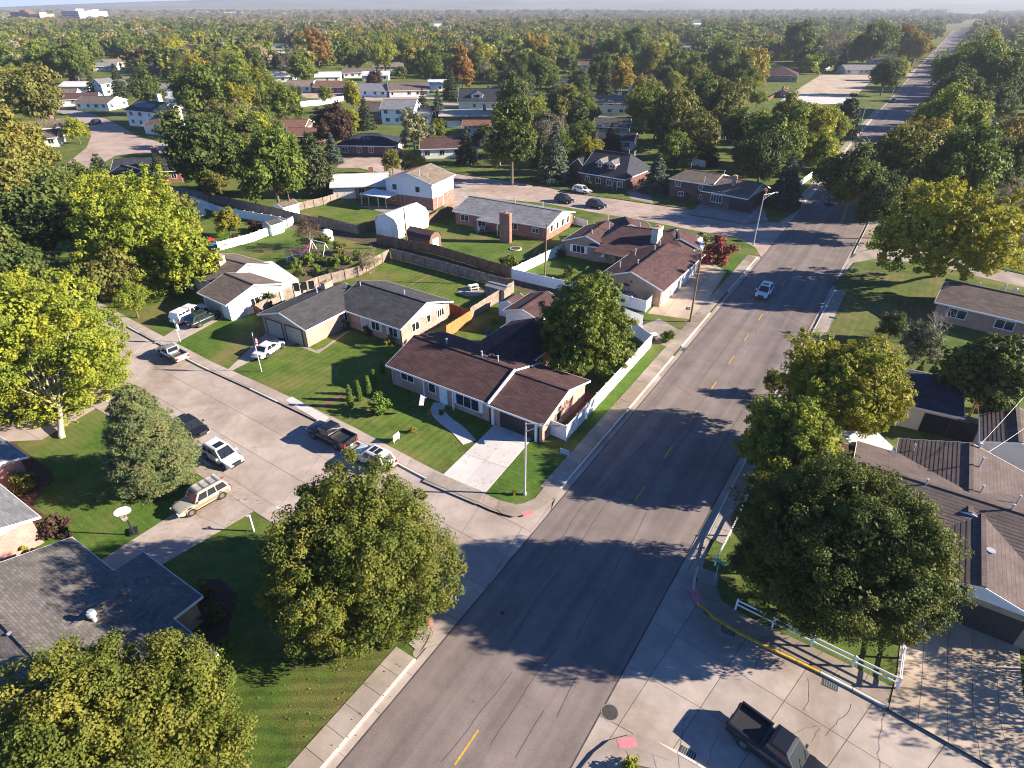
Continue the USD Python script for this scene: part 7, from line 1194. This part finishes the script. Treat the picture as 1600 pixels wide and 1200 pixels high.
solo('board_walk', flat(LineString([G(640, 446)[:2], G(672, 430)[:2]]).buffer(.3), .014), 'fence_brown', kind='structure')
g = G(1030, 528); t = T('utility_pallet', 'pale flat panel lying by the round shrub at the alley mouth', 'panel', g); t.part('panel', B().box(g + [-1.2, .3, .25], (2.2, 1.1, .1), .3), 'membrane_white'); t.part('support', B().box(g + [-1.2, .3, .12], (1.6, .7, .16), .3), 'fence_grey')
g = G(352, 481); t = T('wheeled_bin', 'dark wheeled bin against the taupe house garage wall', 'bin', g); t.part('body', B().box(g + [0, 0, .5], (.6, .65, .95), ROAD), 'black_plastic'); t.part('lid', B().box(g + [0, 0, 1.01], (.66, .72, .07), ROAD), 'black_plastic')
g = G(1582, 985); t = T('flower_pot', 'orange pot by the ribbed-roof house garage corner, right edge', 'flower pot', g); t.part('pot', B().tube([g, g + [0, 0, .45]], [.2, .3], 12), 'rust_pot'); t.part('soil', B().disc(g + [0, 0, .4], .26, .03, 12), 'mulch')
g = G(1530, 640); 
for i in range(2): q = g + D2 * i * 1.0; t = T('garden_urn', 'tall orange garden urn by the tan block wall, %s of two' % ('left' if i == 0 else 'right'), 'urn', q); t.part('urn', B().tube([q, q + [0, 0, .35], q + [0, 0, .8], q + [0, 0, 1.], q + [0, 0, 1.1]], [.22, .42, .4, .24, .3], 14), 'rust_pot', smooth=40); t.part('foot', B().disc(q, .26, .06, 14), 'rust_pot')
# ---------------------------------------------------------------- air
top = 34 + max(float(HILLTOP), H) * 1.04; hz = trimesh.creation.box((29700, 14700, top + 4)); hz.apply_translation([0, 6700, top / 2 - 2])
air = usdkit.material(stage, '/World/Looks/air', {'v': ('principled_volume', {'color': (.80, .87, 1.), 'density': HAZE, 'anisotropy': .2})}, [], volume='v.volume')
hp = usdkit.mesh(stage, '/World/haze', hz, air); tag(hp.GetPrim(), None, None, None, 'stuff')
# ---------------------------------------------------------------- tree labels: what they look like and what they stand by
MARKS = [('the corner house', 760, 590), ('the charcoal-roofed house', 560, 480), ('the big brown-roofed house', 1000, 390), ('the grey ranch house', 815, 335), ('the two-storey white house', 655, 290), ('the dormered house', 960, 250), ('the split-level house', 1120, 285), ('the parking lot', 1285, 140), ('the tan brick ranch house', 1540, 470), ('the cream garden building', 1445, 620), ('the ribbed-roof house', 1520, 800), ('the taupe-roofed white house', 390, 430), ('the curving street', 150, 215), ('the red brick navy-roofed house', 220, 262),
         ('the skylight house', 236, 160), ('the navy hip-roofed house', 578, 212), ('the flat pale building', 737, 178), ('the cream two-storey house', 956, 155), ('the tan two-storey house', 958, 195), ('the twin-gabled grey house', 637, 130), ('the dark house with white dormer', 750, 140), ('the red-roofed ranch house', 522, 126), ('the brown hip-roofed building', 1222, 105), ('the long grey ranch house', 1350, 101), ('the far main road', 1470, 90), ('the horizon office blocks', 110, 40), ('the white back fence', 390, 345), ('the main road bend', 1330, 250), ('the pink block house', 30, 780), ('the vegetable garden', 505, 410), ('the alley', 560, 375), ('the far middle houses', 600, 85), ('the golden tree', 972, 120), ('the far right houses', 1200, 60), ('the back street', 950, 318), ('the pale yellow house', 287, 162), ('the far upper-left houses', 320, 60), ('the far upper-middle trees', 850, 50)]
ORD = ['first', 'second', 'third', 'fourth', 'fifth', 'sixth', 'seventh', 'eighth', 'ninth', 'tenth', 'eleventh', 'twelfth', 'thirteenth', 'fourteenth', 'fifteenth', 'sixteenth', 'seventeenth', 'eighteenth', 'nineteenth', 'twentieth']
grp = {}
for t in TREES:
    if t['label'] == 'set' or not t['desc']: continue
    p = t['prim'].GetPrim()
    if t['label']: tag(p, t['label'], t['cat']); continue
    nm, mx, my = min(MARKS, key=lambda m: math.hypot((m[1] - t['px']) / max(30, m[2] * .28), (m[2] - t['py']) / max(14, m[2] * .12))); dx, dy = t['px'] - mx, t['py'] - my; k = max(30, my * .28), max(14, my * .12)
    rel = ('left of' if dx < 0 else 'right of') if abs(dx) / k[0] > abs(dy) / k[1] else ('behind' if dy < 0 else 'in front of')
    grp.setdefault((t['desc'], rel, nm), []).append(t)
for (ds, rel, nm), ts in grp.items():
    ts.sort(key=lambda t: t['px'])
    for i, t in enumerate(ts):
        lb = f'{ds} {rel} {nm}' + ('' if len(ts) == 1 else ', leftmost of %d' % len(ts) if i == 0 else ', rightmost of %d' % len(ts) if i == len(ts) - 1 else f', {ORD[i]} from left')
        tag(t['prim'], lb, t['cat'], {'tree': 'trees among the houses', 'shrub': 'shrubs in the yards'}[t['cat']])
